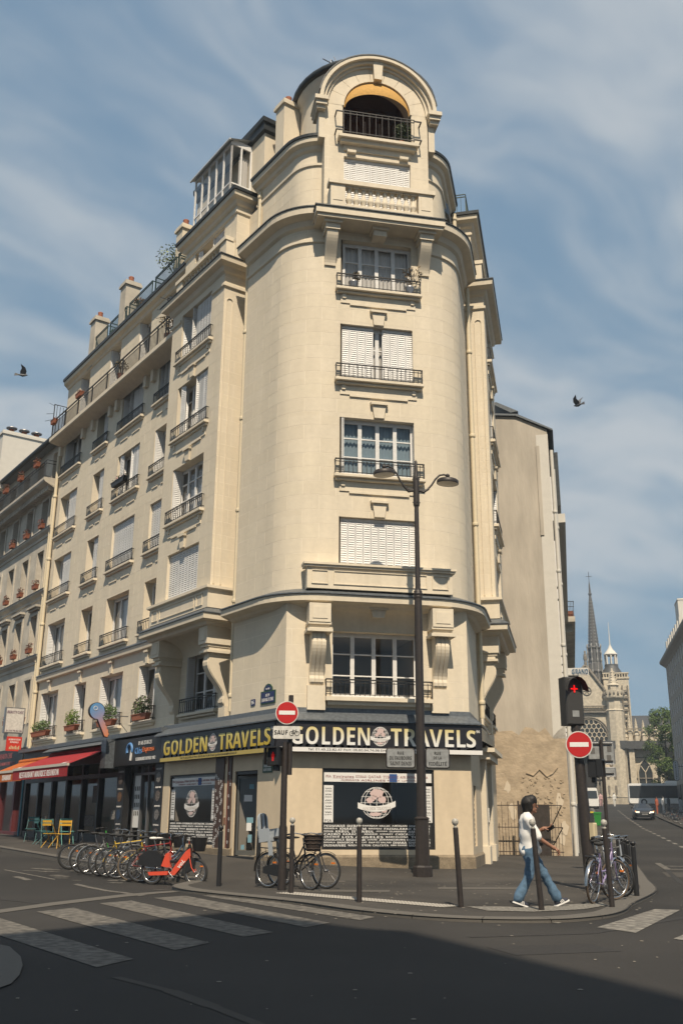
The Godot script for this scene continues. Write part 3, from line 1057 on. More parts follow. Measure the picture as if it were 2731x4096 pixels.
func make_house() -> Node3D:
	var house := thing("corner_building", "cream stone apartment house on the wedge corner with rounded prow and arched loggia", "building", ORIGIN, TURN)
	rng.seed = 7
	var rest := MB.new()
	var back := MB.new()
	var FL := FRAME_L
	var FR := FRAME_R
	var I := Transform3D()
	var fl := -0.39
	var fr := -0.05
	var bl := 0.45
	var br := 0.62
	# ---- rounded prow, second to fifth floor
	var tp := tower_path(2.85, 2.75, 1.5)
	var tp2 := PackedVector2Array()
	tp2.append_array(plan(FL, [[-2.85, fl - 0.1]]))
	tp2.append_array(tp)
	tp2.append_array(plan(FR, [[2.75, fr - 0.1]]))
	var L := Walk.new(tp2).total()
	var mid := (Walk.new(plan(FL, [[-2.85, fl - 0.1], [-2.85, 0]])).total() + L - Walk.new(plan(FR, [[2.75, fr - 0.1], [2.75, 0]])).total()) / 2
	var wx := 0.05
	var fy := [[8.0, 1.45], [10.66, 1.79], [13.62, 1.83], [16.6, 1.72]]
	var holes := []
	for y in fy:
		holes.push_back([mid + wx - 1.1, mid + wx + 1.1, y[0], y[0] + y[1]])
	block_wall(house, tp2, 7.1, 18.9, holes, 0.428, 0.94, true, rest, back)
	var shut := ["C", "S", "R", ""]
	for i in 4:
		var o := {"cols": 4, "rows": [0.36, 0.68] if i == 1 else [0.62], "shut": shut[i], "rail": i > 0, "sill": i > 0, "sill_out": 0.22, "rail_z": 0.14, "deep": 0.2}
		if i == 3: o.curtain = "ffff"
		if i == 1: o.curtain = "ffff"; o.cloth = mt("painted_sky_reflection", Color(0.2, 0.27, 0.32), 0.9)  # sky reflection in these panes, put into a blue-grey cloth colour
		if i == 2: o.shut = "D"; o.curtain = "ffff"
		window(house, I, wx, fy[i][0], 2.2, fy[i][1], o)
		if i > 0:
			apron(house, I, wx, fy[i][0], 2.3)
			keystone(house, I, wx, fy[i - 1][0] + fy[i - 1][1] + 0.03, fy[i - 1][0] + fy[i - 1][1] + 0.5, 0.4, 0.08)
	# ---- first floor, sharp corners
	var p1 := plan(FL, [[-2.85, fl - 0.1], [-2.85, 0]])
	p1.append_array(PackedVector2Array([Vector2(-2.5, 0), Vector2(2.5, 0)]))
	p1.append_array(plan(FR, [[2.75, 0], [2.75, fr - 0.1]]))
	var m1 := (fl - 0.1) * -1 + 2.85 + 2.5
	block_wall(house, p1, 4.1, 7.1, [[m1 - 1.25, m1 + 1.25, 4.46, 6.8]], 0.428, 0.94, true, rest, back, 1)
	window(house, Transform3D(Basis(), Vector3(0, 0, -0.3)), 0, 4.46, 2.5, 1.82, {"cols": 4, "rows": [0.36, 0.68], "shut": "S", "rail": true, "rail_z": 0.46, "sill": false, "deep": 0.25})
	var sf := MB.new()
	var rows := []
	for i in 9:
		var t := i / 8.0
		rows.push_back([Vector3(-1.25, 6.28 + 0.52 * sin(t * PI / 2), -0.33 + 0.33 * (1 - cos(t * PI / 2))), Vector3(1.25, 6.28 + 0.52 * sin(t * PI / 2), -0.33 + 0.33 * (1 - cos(t * PI / 2)))])
	sf.grid(rows, true)
	for s in [-1.25, 1.25]:
		sf.quad(Vector3(s, 4.46, 0 if s < 0 else -0.6), Vector3(s, 4.46, -0.6 if s < 0 else 0), Vector3(s, 6.8, -0.6 if s < 0 else 0), Vector3(s, 6.8, 0 if s < 0 else -0.6))
	sf.box(-1.45, 4.36, -0.32, 1.45, 4.46, 0.24)
	sf.box(-1.38, 4.26, -0.02, 1.38, 4.358, 0.16)
	part("soffit", sf, M.trim, house)
	keystone(house, I, 0, 6.62, 6.9, 0.42, 0.1)
	for s in [-1, 1]:
		var m := MB.new()
		var a: float = s * 1.68 - 0.29
		var e := a + 0.58
		console(m, a + 0.1, e - 0.1, 4.75, 6.1, -0.05, 0.42, 0.06)
		m.box(a + 0.05, 4.12, -0.02, e - 0.05, 4.75, 0.1)
		m.box(a - 0.05, 6.1, -0.02, e + 0.05, 6.18, 0.56)
		m.box(a + 0.02, 6.18, -0.02, e - 0.02, 6.3, 0.44)
		m.box(a - 0.02, 6.3, -0.02, e + 0.02, 6.36, 0.5)
		m.box(a, 6.36, -0.02, e, 6.86, 0.52)
		m.box(a + 0.09, 6.45, 0.52, e - 0.09, 6.76, 0.535)
		part("bracket", m, M.trim, house)
	var c := MB.new()
	c.sweep(tp, [Vector2(0, 6.8), Vector2(0.12, 6.84), Vector2(0.2, 6.9), Vector2(0.45, 6.95), Vector2(0.46, 7.12), Vector2(0.0, 7.14)])
	part("cornice", c, M.trim, house)
	zinc_edge(house, tp, [Vector2(0.42, 7.125), Vector2(0.5, 7.13), Vector2(0.5, 7.16), Vector2(0.06, 7.34), Vector2(0.0, 7.36)], M.zinc)
	var pp := MB.new()
	pp.box(-2.02, 7.3, 0, 2.02, 7.88, 0.34)
	pp.box(-2.1, 7.88, 0, 2.1, 7.94, 0.4)
	pp.box(-2.13, 7.94, 0, 2.13, 8.0, 0.44)
	for q in [[-1.9, -1.45], [-1.3, 1.3], [1.45, 1.9]]:
		pp.box(q[0], 7.42, 0.33, q[1], 7.44, 0.365); pp.box(q[0], 7.78, 0.33, q[1], 7.8, 0.365)
		pp.box(q[0], 7.442, 0.33, q[0] + 0.02, 7.778, 0.365); pp.box(q[1] - 0.02, 7.442, 0.33, q[1], 7.778, 0.365)
	part("parapet", pp, M.trim, house)
	# ---- big cornice over the fifth floor
	var b5 := MB.new()
	for side in [-1, 1]:
		var sub := PackedVector2Array()
		for q in tp:
			if q.x * side > 1.45: sub.push_back(q)
		if side < 0: sub.push_back(Vector2(-1.26, 0))
		else: sub.insert(0, Vector2(1.32, 0))
		b5.sweep(sub, [Vector2(0, 18.1), Vector2(0.06, 18.13), Vector2(0.06, 18.22), Vector2(0, 18.25)])
		part("string_course", b5, M.trim, house)
		b5 = MB.new()
	var c5 := MB.new()
	c5.sweep(tp, [Vector2(0, 18.6), Vector2(0.1, 18.66), Vector2(0.16, 18.82), Vector2(0.42, 18.9), Vector2(0.44, 19.1), Vector2(0, 19.12)])
	part("cornice", c5, M.trim, house)
	zinc_edge(house, tp, [Vector2(0.38, 19.105), Vector2(0.47, 19.11), Vector2(0.47, 19.15), Vector2(-0.4, 19.22)], M.dark_zinc)
	var hood := MB.new()
	hood.box(-1.95, 18.62, 0, 1.95, 18.72, 0.68)
	hood.box(-2.0, 18.72, 0, 2.0, 18.93, 0.74)
	part("cornice", hood, M.trim, house)
	var hz := MB.new()
	hz.box(-2.04, 18.933, 0.02, 2.04, 18.97, 0.78)
	part("flashing", hz, M.dark_zinc, house)
	for q in [[-1.66, -1.22, 17.35, 0.45], [1.26, 1.7, 17.35, 0.45], [-0.16, 0.24, 18.32, 0.35]]:
		var m := MB.new()
		var h0: float = q[2]
		var pr := PackedVector2Array()
		for i in 13:
			var t := i / 12.0
			pr.push_back(Vector2(lerpf(0.05, q[3], smoothstep(0.0, 1.0, t)), lerpf(h0, 18.34, t)))
		pr.push_back(Vector2(-0.02, 18.34)); pr.push_back(Vector2(-0.02, h0))
		m.xf = Transform3D(Basis(Vector3(0, 0, 1), Vector3(0, 1, 0), Vector3(-1, 0, 0)), Vector3.ZERO)
		m.prism(pr, -(q[1] - 0.05), -(q[0] + 0.05))
		m.xf = I
		m.box(q[0], 18.34, -0.02, q[1], 18.53, q[3] + 0.05)
		m.box(q[0] - 0.06, 18.53, -0.02, q[1] + 0.06, 18.62, q[3] + 0.12)
		part("bracket", m, M.trim, house)
	# balustrade
	var bal := MB.new()
	bal.box(-1.55, 18.96, 0.36, 1.65, 19.14, 0.62)
	bal.box(-1.62, 19.84, 0.32, 1.72, 19.98, 0.68)
	for e in [-1.55, 1.2]:
		bal.box(e, 19.14, 0.36, e + 0.45, 19.84, 0.62)
		bal.box(e + 0.08, 19.27, 0.62, e + 0.37, 19.72, 0.635)
	bal.box(-1.55, 19.02, 0, -1.3, 19.84, 0.36)
	bal.box(1.4, 19.02, 0, 1.65, 19.84, 0.36)
	var bp := part("balustrade", bal, M.trim, house)
	for i in 10:
		var one := MB.new()
		baluster(one, Vector3(lerpf(-0.96, 1.06, i / 9.0), 19.14, 0.49), 0.7, 0.1)
		part("baluster", one, M.trim, bp)
	# ---- sixth floor, set back, with the arched frontispiece
	var t6 := tower_path(3.2, 3.1, 1.5, 0.45)
	block_wall(house, t6, 19.1, 22.0, [[0, 0, 0, 0]], 0.428, 0.94, false, rest, back)
	var c6 := MB.new()
	c6.sweep(t6, [Vector2(0, 21.2), Vector2(0.05, 21.23), Vector2(0.05, 21.31), Vector2(0, 21.35)])
	c6.sweep(t6, [Vector2(0, 21.75), Vector2(0.08, 21.8), Vector2(0.12, 21.92), Vector2(0.26, 21.98), Vector2(0.28, 22.14), Vector2(-0.1, 22.16)])
	part("cornice", c6, M.trim, house)
	zinc_edge(house, t6, [Vector2(0.2, 22.145), Vector2(0.32, 22.15), Vector2(0.33, 22.24), Vector2(0.2, 22.27), Vector2(-1.8, 22.3)], M.dark_zinc)
	var fp := PackedVector2Array([Vector2(-1.66, -0.55), Vector2(-1.66, 0.0), Vector2(1.72, 0.0), Vector2(1.72, -0.55)])
	block_wall(house, fp, 19.2, 23.3, [[0.55 + 0.63, 0.55 + 2.79, 19.25, 21.36], [0.55 + 0.58, 0.55 + 2.84, 21.97, 23.31]], 0.428, 0.94, true, rest, back, 1)
	window(house, I, 0.05, 19.25, 2.16, 2.1, {"cols": 4, "rows": [0.6], "shut": "C", "rail": false, "sill": false, "deep": 0.25})
	var ax := 0.05
	var ay := 23.27
	var ap := MB.new()
	ap.box(ax - 1.3, 21.88, -0.3, ax + 1.3, 21.98, 0.3)
	ap.box(ax - 1.22, 21.76, -0.02, ax + 1.22, 21.88, 0.2)
	ap.box(ax - 1.1, 21.55, -0.02, ax + 1.1, 21.76, 0.05)
	for s in [-1, 1]:
		ap.box(ax + s * 0.85 - 0.14, 21.46, -0.02, ax + s * 0.85 + 0.14, 21.55, 0.12)
	part("sill", ap, M.trim, house)
	var ring := func(r0: float, r1: float, z0: float, z1: float, a0: float, a1: float, k: int) -> MB:
		var m := MB.new()
		for i in k:
			var t0 := lerpf(a0, a1, float(i) / k)
			var t1 := lerpf(a0, a1, float(i + 1) / k)
			var P := func(r: float, t: float, z: float) -> Vector3: return Vector3(ax + cos(t) * r, ay + sin(t) * r, z)
			m.quad(P.call(r0, t0, z1), P.call(r1, t0, z1), P.call(r1, t1, z1), P.call(r0, t1, z1))
			m.quad(P.call(r1, t0, z1), P.call(r1, t0, z0), P.call(r1, t1, z0), P.call(r1, t1, z1))
			m.quad(P.call(r0, t0, z0), P.call(r0, t0, z1), P.call(r0, t1, z1), P.call(r0, t1, z0))
			if i == 0: m.quad(P.call(r0, t0, z0), P.call(r1, t0, z0), P.call(r1, t0, z1), P.call(r0, t0, z1))
			if i == k - 1: m.quad(P.call(r1, t1, z0), P.call(r0, t1, z0), P.call(r0, t1, z1), P.call(r1, t1, z1))
		return m
	for i in 9:
		part("voussoir", ring.call(1.09, 1.62, -0.55, 0.0, PI * i / 9.0 + 0.004, PI * (i + 1) / 9.0 - 0.004, 4), M.trim, house)
	part("archivolt", ring.call(1.61, 1.7, -0.5, 0.06, 0, PI, 32), M.trim, house)
	part("archivolt", ring.call(1.7, 1.8, -0.5, 0.16, 0, PI, 32), M.trim, house)
	part("archivolt", ring.call(1.8, 1.92, -0.9, 0.28, 0, PI, 32), M.trim, house)
	part("archivolt", ring.call(1.095, 1.15, -0.1, 0.03, 0, PI, 24), M.trim, house)
	part("flashing", ring.call(1.921, 1.96, -0.9, 0.3, 0.15, PI - 0.15, 32), M.dark_zinc, house)
	keystone(house, I, ax, 24.36, 25.12, 0.34, 0.18)
	for s in [-1, 1]:
		var m := MB.new()
		var x: float = ax + s * 1.86
		m.box(x - 0.22, 23.17, -0.6, x + 0.22, 23.31, 0.33)
		m.box(x - 0.18, 23.03, -0.6, x + 0.18, 23.17, 0.26)
		m.box(x - 0.14, 22.91, -0.6, x + 0.14, 23.03, 0.18)
		m.box(x - 0.1 - s * 0.06, 21.95, -0.5, x + 0.1 - s * 0.06, 22.91, 0.02)
		part("corbel", m, M.trim, house)
	# loggia
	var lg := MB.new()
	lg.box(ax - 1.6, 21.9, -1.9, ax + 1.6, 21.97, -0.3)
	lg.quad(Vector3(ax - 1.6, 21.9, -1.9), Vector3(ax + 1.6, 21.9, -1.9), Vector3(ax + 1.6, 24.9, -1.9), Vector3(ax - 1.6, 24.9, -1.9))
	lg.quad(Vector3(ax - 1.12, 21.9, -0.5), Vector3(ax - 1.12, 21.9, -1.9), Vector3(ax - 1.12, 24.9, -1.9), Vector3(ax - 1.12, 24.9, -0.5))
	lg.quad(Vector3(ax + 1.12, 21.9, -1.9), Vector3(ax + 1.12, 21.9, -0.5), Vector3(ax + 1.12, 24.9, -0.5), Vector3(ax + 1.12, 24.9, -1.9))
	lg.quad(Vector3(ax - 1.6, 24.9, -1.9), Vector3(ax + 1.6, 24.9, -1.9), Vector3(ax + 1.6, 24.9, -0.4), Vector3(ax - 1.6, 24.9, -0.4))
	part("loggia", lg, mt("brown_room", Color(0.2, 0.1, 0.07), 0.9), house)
	var lw := MB.new()
	for i in 5:
		var x := ax - 1.05 + i * 0.525
		lw.box(x - 0.05, 22.2, -1.89, x + 0.05, 24.3, -1.8)
	part("door_frame", lw, M.white_paint, house)
	var aw := MB.new()
	var r2 := []
	for i in 7:
		var t := i / 6.0
		var line := []
		for j in 21:
			var a := PI - PI * j / 20.0
			var rr := lerpf(1.085, 1.05, t)
			line.push_back(Vector3(ax + cos(a) * rr, ay + sin(a) * rr * (1.0 - 0.56 * t) - 0.02 * t, -0.04 + 0.24 * sin(t * PI / 2) * sin(a)))
		r2.push_front(line)
	aw.grid(r2, true)
	part("awning", aw, mt("yellow_cloth", Color(0.62, 0.36, 0.10), 0.85, 0, {"back": Color(0.5, 0.28, 0.08), "tex": noise_tex(256, 0.04, 0.85, 1, 51), "scale": 0.8}), house)
	var lr := MB.new()
	for y in [22.06, 22.75, 22.85]:
		lr.box(ax - 1.16, y, 0.26, ax + 1.16, y + 0.025, 0.285)
	for i in 12:
		var x := lerpf(ax - 1.15, ax + 1.13, i / 11.0)
		lr.box(x, 22.02, 0.265, x + 0.016, 22.85, 0.28)
	for s in [-1, 1]:
		for y in [22.10, 22.80]:
			lr.box(ax + minf(s * 1.14, s * 1.4), y, 0.26, ax + maxf(s * 1.14, s * 1.4), y + 0.04, 0.29)
			lr.box(ax + s * 1.38 - 0.02, y, 0.0, ax + s * 1.38 + 0.02, y + 0.04, 0.27)
	part("railing", lr, M.iron, house)
	# ---- drum and roof
	var dr := MB.new()
	dr.xf = Transform3D(Basis(), Vector3(0.28, -0.3, -3.0))
	for lv in [[[Vector2(2.28, 22.4), Vector2(2.28, 25.0)], 0.75], [[Vector2(2.28, 25.0), Vector2(2.28, 25.5), Vector2(2.33, 25.55), Vector2(2.36, 25.68), Vector2(2.44, 25.76), Vector2(2.46, 25.88)], 0.0]]:
		var drows := []
		for q in lv[0]:
			var line := []
			for j in 41:
				var a: float = PI / 2 + lv[1] + (TAU - 2 * lv[1]) * j / 40.0
				line.push_front(Vector3(cos(a) * q.x, q.y, sin(a) * q.x))
			drows.push_back(line)
		dr.grid(drows, true)
	part("drum", dr, M.trim, house)
	var dz := MB.new()
	dz.xf = dr.xf
	dz.lathe([Vector2(2.38, 25.885), Vector2(2.54, 25.9), Vector2(2.6, 25.98), Vector2(2.6, 26.08), Vector2(2.5, 26.14), Vector2(2.1, 26.16), Vector2(0.05, 26.6)], 40)
	part("roof", dz, M.dark_zinc, house)
	# ---- bays and street fronts
	make_bay(house, FL, -1, bl, 3.62, 7.45, fl, -5.58, ["C", "L", "B", "RL"], rest, back)
	make_bay(house, FR, 1, br, 3.35, 7.2, fr, 5.3, ["C", "L", "B", "R"], rest, back)
	var cols := [[19.4, 2.12, 3], [15.87, 1.24, 2], [12.75, 2.14, 3], [9.6, 1.4, 2]]
	var rowsy := [[4.52, 1.95], [7.62, 1.88], [10.58, 1.87], [13.52, 1.87], [16.48, 1.82]]
	var state := [["L", "L", "L", "L"], ["L", "", "", ""], ["R", "R", "C", "C"], ["R", "R", "B", "L"], ["L", "R", "RL", "RL"]]
	var fh := []
	var A := FL * Transform3D(Basis(), Vector3(0, 0, fl))
	var path := plan(FL, [[-20.85, fl], [-2.85, fl]])
	for ci in 4:
		for ri in 5:
			fh.push_back([20.85 - cols[ci][0] - cols[ci][1] / 2, 20.85 - cols[ci][0] + cols[ci][1] / 2, rowsy[ri][0], rowsy[ri][0] + rowsy[ri][1]])
	for a in [18.6, 15.06, 12.0, 9.3]:
		fh.push_back([20.85 - a - 0.58, 20.85 - a + 0.58, 18.45, 20.95])
	fh.push_back([20.85 - 5.55 - 1.0, 20.85 - 5.55 + 1.0, 4.52, 6.4])
	block_wall(house, path, 4.1, 21.1, fh, 0.428, 0.94, false, rest, back)
	for ci in 4:
		for ri in 5:
			var o := {"cols": cols[ci][2], "shut": state[ri][ci], "rail_z": 0.08, "curtain": ["fff", "f.f", "fff", ".ff"][(ri * 2 + ci) % 4]}
			window(house, A, -cols[ci][0], rowsy[ri][0], cols[ci][1], rowsy[ri][1], o)
			if ri > 0:
				var m := MB.new()
				m.xf = A
				for s in [-1, 1]:
					m.box(-cols[ci][0] + s * cols[ci][1] * 0.27 - cols[ci][1] * 0.17, rowsy[ri][0] - 0.5, -0.02, -cols[ci][0] + s * cols[ci][1] * 0.27 + cols[ci][1] * 0.17, rowsy[ri][0] - 0.45, 0.03)
				part("apron", m, M.trim, house)
			else:
				keystone(house, A, -cols[ci][0], 6.5, 6.95, 0.24, 0.06)
	for a in [18.6, 15.06, 12.0, 9.3]:
		window(house, A, -a, 18.45, 1.16, 2.5, {"cols": 2, "rows": [0.3], "rail": false, "sill": false, "shut": "L", "curtain": "f."})
	window(house, A, -5.55, 4.52, 2.0, 1.88, {"cols": 3, "rows": [0.36, 0.68], "rail": true, "sill": true, "shut": "S"})
	# first floor string course, top balcony, roof edge
	var sp := plan(FL, [[-20.85, fl], [-7.45, fl]])
	var sc := MB.new()
	sc.sweep(sp, [Vector2(0, 6.98), Vector2(0.14, 7.02), Vector2(0.16, 7.2), Vector2(0, 7.22)])
	part("string_course", sc, M.trim, house)
	zinc_edge(house, sp, [Vector2(0.1, 7.205), Vector2(0.19, 7.21), Vector2(0.19, 7.25), Vector2(0.0, 7.36)], M.zinc)
	var bs := MB.new()
	bs.sweep(sp, [Vector2(0, 18.0), Vector2(0.2, 18.05), Vector2(0.62, 18.12), Vector2(0.68, 18.16), Vector2(0.68, 18.32), Vector2(0.0, 18.36)])
	part("balcony", bs, M.trim, house)
	for ci in 4:
		for s in [-1, 1]:
			var m := MB.new()
			m.xf = A
			m.box(-cols[ci][0] + s * (cols[ci][1] / 2 + 0.35) - 0.12, 17.55, -0.02, -cols[ci][0] + s * (cols[ci][1] / 2 + 0.35) + 0.12, 18.03, 0.16)
			part("bracket", m, M.trim, house)
	var rl := MB.new()
	rl.xf = A
	rl.box(-20.8, 19.16, 0.58, -7.8, 19.2, 0.63)
	rl.box(-20.8, 19.02, 0.595, -7.8, 19.04, 0.615)
	rl.box(-20.8, 18.36, 0.59, -7.8, 18.39, 0.62)
	var nb := 112
	for i in nb:
		var x := lerpf(-20.8, -7.82, float(i) / (nb - 1))
		var big := i % 14 == 0
		rl.box(x, 18.34, 0.585 if big else 0.597, x + (0.04 if big else 0.016), 19.16 if big else 19.02, 0.625 if big else 0.613)
	for x in [-20.8, -8.6]:
		for k in 4:
			rl.box(x, 18.4, 0.02 + k * 0.15, x + 0.02, 20.05 if k % 3 == 0 else 20.0, 0.04 + k * 0.15)
		rl.box(x, 20.05, 0.02, x + 0.025, 20.08, 0.62)
		rl.box(x, 18.4, 0.59, x + 0.035, 20.08, 0.625)
		rl.bar(Vector3(x, 20.0, 0.6), Vector3(x - 0.4, 20.25, 0.75), 0.01)
		rl.bar(Vector3(x, 19.6, 0.6), Vector3(x - 0.35, 19.65, 0.85), 0.01)
		rl.bar(Vector3(x, 19.3, 0.6), Vector3(x - 0.3, 19.25, 0.9), 0.01)
	part("railing", rl, M.iron, house)
	var rc := MB.new()
	rc.sweep(sp, [Vector2(0, 20.98), Vector2(0.06, 21.0), Vector2(0.1, 21.12), Vector2(0.24, 21.18), Vector2(0.26, 21.32), Vector2(-0.1, 21.34)])
	part("cornice", rc, M.trim, house)
	zinc_edge(house, sp, [Vector2(0.2, 21.325), Vector2(0.31, 21.33), Vector2(0.32, 21.46), Vector2(0.2, 21.5), Vector2(-0.6, 21.52)], M.dark_zinc)
	var gr := MB.new()
	gr.xf = A
	for q in [[-18.3, -16.3], [-16.0, -14.2], [-13.9, -11.6], [-11.3, -9.4], [-9.2, -8.2]]:
		for y in [21.56, 22.38, 22.46]:
			gr.box(q[0], y, 0.0, q[1], y + 0.03, 0.03)
		var k := int((q[1] - q[0]) / 0.11)
		for i in k + 1:
			var x: float = lerpf(q[0], q[1] - 0.015, float(i) / k)
			gr.box(x, 21.5, 0.005, x + 0.015, 22.4, 0.02)
		for e in q:
			gr.box(e - 0.02, 21.5, -1.2, e + 0.02, 21.53, 0.0); gr.box(e - 0.02, 22.46, -1.2, e + 0.02, 22.49, 0.0)
			gr.box(e - 0.02, 21.5, -0.02, e + 0.02, 22.49, 0.02)
	part("railing", gr, M.green_iron, house)
	# right street front
	var AR := FR * Transform3D(Basis(), Vector3(0, 0, fr))
	var rh := []
	for ri in 5:
		rh.push_back([8.45 - 2.75 - 0.55, 8.45 - 2.75 + 0.55, rowsy[ri][0], rowsy[ri][0] + rowsy[ri][1]])
		window(house, AR, 8.45, rowsy[ri][0], 1.1, rowsy[ri][1], {"cols": 2, "shut": "R" if ri % 2 else "L"})
	rh.push_back([5.3 - 2.75 - 1.0, 5.3 - 2.75 + 1.0, 4.52, 6.4])
	window(house, AR, 5.3, 4.52, 2.0, 1.88, {"cols": 3, "rows": [0.36, 0.68], "shut": "S"})
	block_wall(house, plan(FR, [[2.75, fr], [9.6, fr]]), 4.1, 21.1, rh, 0.428, 0.94, false, rest, back)
	var rcs := MB.new()
	rcs.sweep(plan(FR, [[7.2, fr], [9.6, fr]]), [Vector2(0, 20.98), Vector2(0.1, 21.12), Vector2(0.24, 21.18), Vector2(0.26, 21.32), Vector2(-0.1, 21.34)])
	rcs.sweep(plan(FR, [[7.2, fr], [9.6, fr]]), [Vector2(0, 6.98), Vector2(0.14, 7.02), Vector2(0.16, 7.2), Vector2(0, 7.22)])
	part("cornice", rcs, M.trim, house)
	var rg := MB.new()
	rg.xf = FR
	for y in [22.0, 22.85, 22.95]:
		rg.box(3.6, y, 0.1, 7.1, y + 0.03, 0.13)
		rg.box(3.58, y, -0.9, 3.61, y + 0.03, 0.1)
	for i in 28:
		rg.box(3.6 + i * 0.125, 22.0, 0.105, 3.615 + i * 0.125, 22.9, 0.12)
	for i in 7:
		rg.box(3.585, 22.0, -0.9 + i * 0.14, 3.6, 22.9, -0.885 + i * 0.14)
	part("railing", rg, M.green_iron, house)
	# ---- solid core and roof
	var core := MB.new()
	core.xf = Transform3D(Basis(Vector3(1, 0, 0), Vector3(0, 0, 1), Vector3(0, -1, 0)), Vector3.ZERO)
	var poly := PackedVector2Array()
	for q in [left_local(20.85, fl - 0.12), left_local(2.0, fl - 0.12), Vector3(-1.9, 0, -0.9), Vector3(1.9, 0, -0.9), right_local(2.0, fr - 0.3), right_local(9.6, fr - 0.12), right_local(9.6, -9.5)]:
		poly.push_back(Vector2(q.x, q.z))
	core.prism(poly, -21.5, -21.1)
	part("roof", core, M.zinc, house)
	var ends := MB.new()
	ends.xf = FL
	ends.quad(Vector3(-20.85, 0, -9), Vector3(-20.85, 0, fl), Vector3(-20.85, 21.1, fl), Vector3(-20.85, 21.1, -9))
	ends.xf = FR
	ends.quad(Vector3(9.6, 0, fr), Vector3(9.6, 0, -9.5), Vector3(9.6, 21.1, -9.5), Vector3(9.6, 21.1, fr))
	part("wall", ends, M.plaster, house)
	var rs := part("ashlar", rest, M.stone, house)
	rs.set_meta("kind", "stuff")
	part("wall_backing", back, M.mortar, house)
	# ---- pipes
	for q in [[FL, -2.98, fl + 0.32, 1.0], [FR, 2.9, fr + 0.16, 1.0]]:
		var F: Transform3D = q[0]
		downpipe("downpipe", house, [F * Vector3(q[1], 4.3, q[2]), F * Vector3(q[1], 18.7, q[2])], 0.075, M.pipe_paint, [F * Vector3(q[1], 4.75, q[2]), F * Vector3(q[1], 7.5, q[2]), F * Vector3(q[1], 10.3, q[2]), F * Vector3(q[1], 13.3, q[2]), F * Vector3(q[1], 16.3, q[2])])
		downpipe("downpipe", house, [F * Vector3(q[1], 19.2, q[2] - 0.35), F * Vector3(q[1], 21.7, q[2] - 0.35)], 0.075, M.pipe_paint, [F * Vector3(q[1], 19.35, q[2] - 0.35), F * Vector3(q[1], 21.5, q[2] - 0.35)])
	downpipe("downpipe", house, [FL * Vector3(-20.95, 3.3, fl + 0.1), FL * Vector3(-20.95, 18.0, fl + 0.1)], 0.08, M.pipe_paint, [FL * Vector3(-20.95, 6.6, fl + 0.1), FL * Vector3(-20.95, 9.6, fl + 0.1), FL * Vector3(-20.95, 12.6, fl + 0.1), FL * Vector3(-20.95, 15.6, fl + 0.1)])
	return house

func left_local(s: float, off: float) -> Vector3:
	return Vector3(-2.5, 0, 0) + DL * s + NL * off
func right_local(s: float, off: float) -> Vector3:
	return Vector3(2.5, 0, 0) + DR * s + NR * off

# ---------------------------------------------------------------- ground
func flat_mark(parent: Node, called: String, pts: Array, m: Material, lift: float, road := true) -> MeshInstance3D:
	# painted or laid sheet that follows the ground
	var mb := MB.new()
	var poly := PackedVector2Array()
	for p in pts:
		poly.push_back(Vector2(p[0], p[1]))
	var tri := Geometry2D.triangulate_polygon(poly)
	for i in range(0, tri.size(), 3):
		sheet_tri(mb, poly[tri[i]], poly[tri[i + 1]], poly[tri[i + 2]], lift, road, 0)
	return part(called, mb, m, parent)

func sheet_tri(mb: MB, a: Vector2, b: Vector2, c: Vector2, lift: float, road: bool, depth: int) -> void:
	var e := [a.distance_to(b), b.distance_to(c), c.distance_to(a)]
	var big: float = e.max()
	if big > 1.2 and depth < 8:
		var k := e.find(big)
		var q := [a, b, c]
		var p0: Vector2 = q[k]
		var p1: Vector2 = q[(k + 1) % 3]
		var p2: Vector2 = q[(k + 2) % 3]
		var mid := (p0 + p1) / 2
		sheet_tri(mb, p0, mid, p2, lift, road, depth + 1)
		sheet_tri(mb, mid, p1, p2, lift, road, depth + 1)
		return
	var P := []
	for p in [a, b, c]:
		var w := Vector3(p.x, 0, p.y)
		P.push_back(Vector3(p.x, (road_y(w) if road else pave_y(w)) + lift, p.y))
	if (P[1] - P[0]).cross(P[2] - P[0]).y < 0:
		mb.tri(P[0], P[2], P[1])
	else:
		mb.tri(P[0], P[1], P[2])

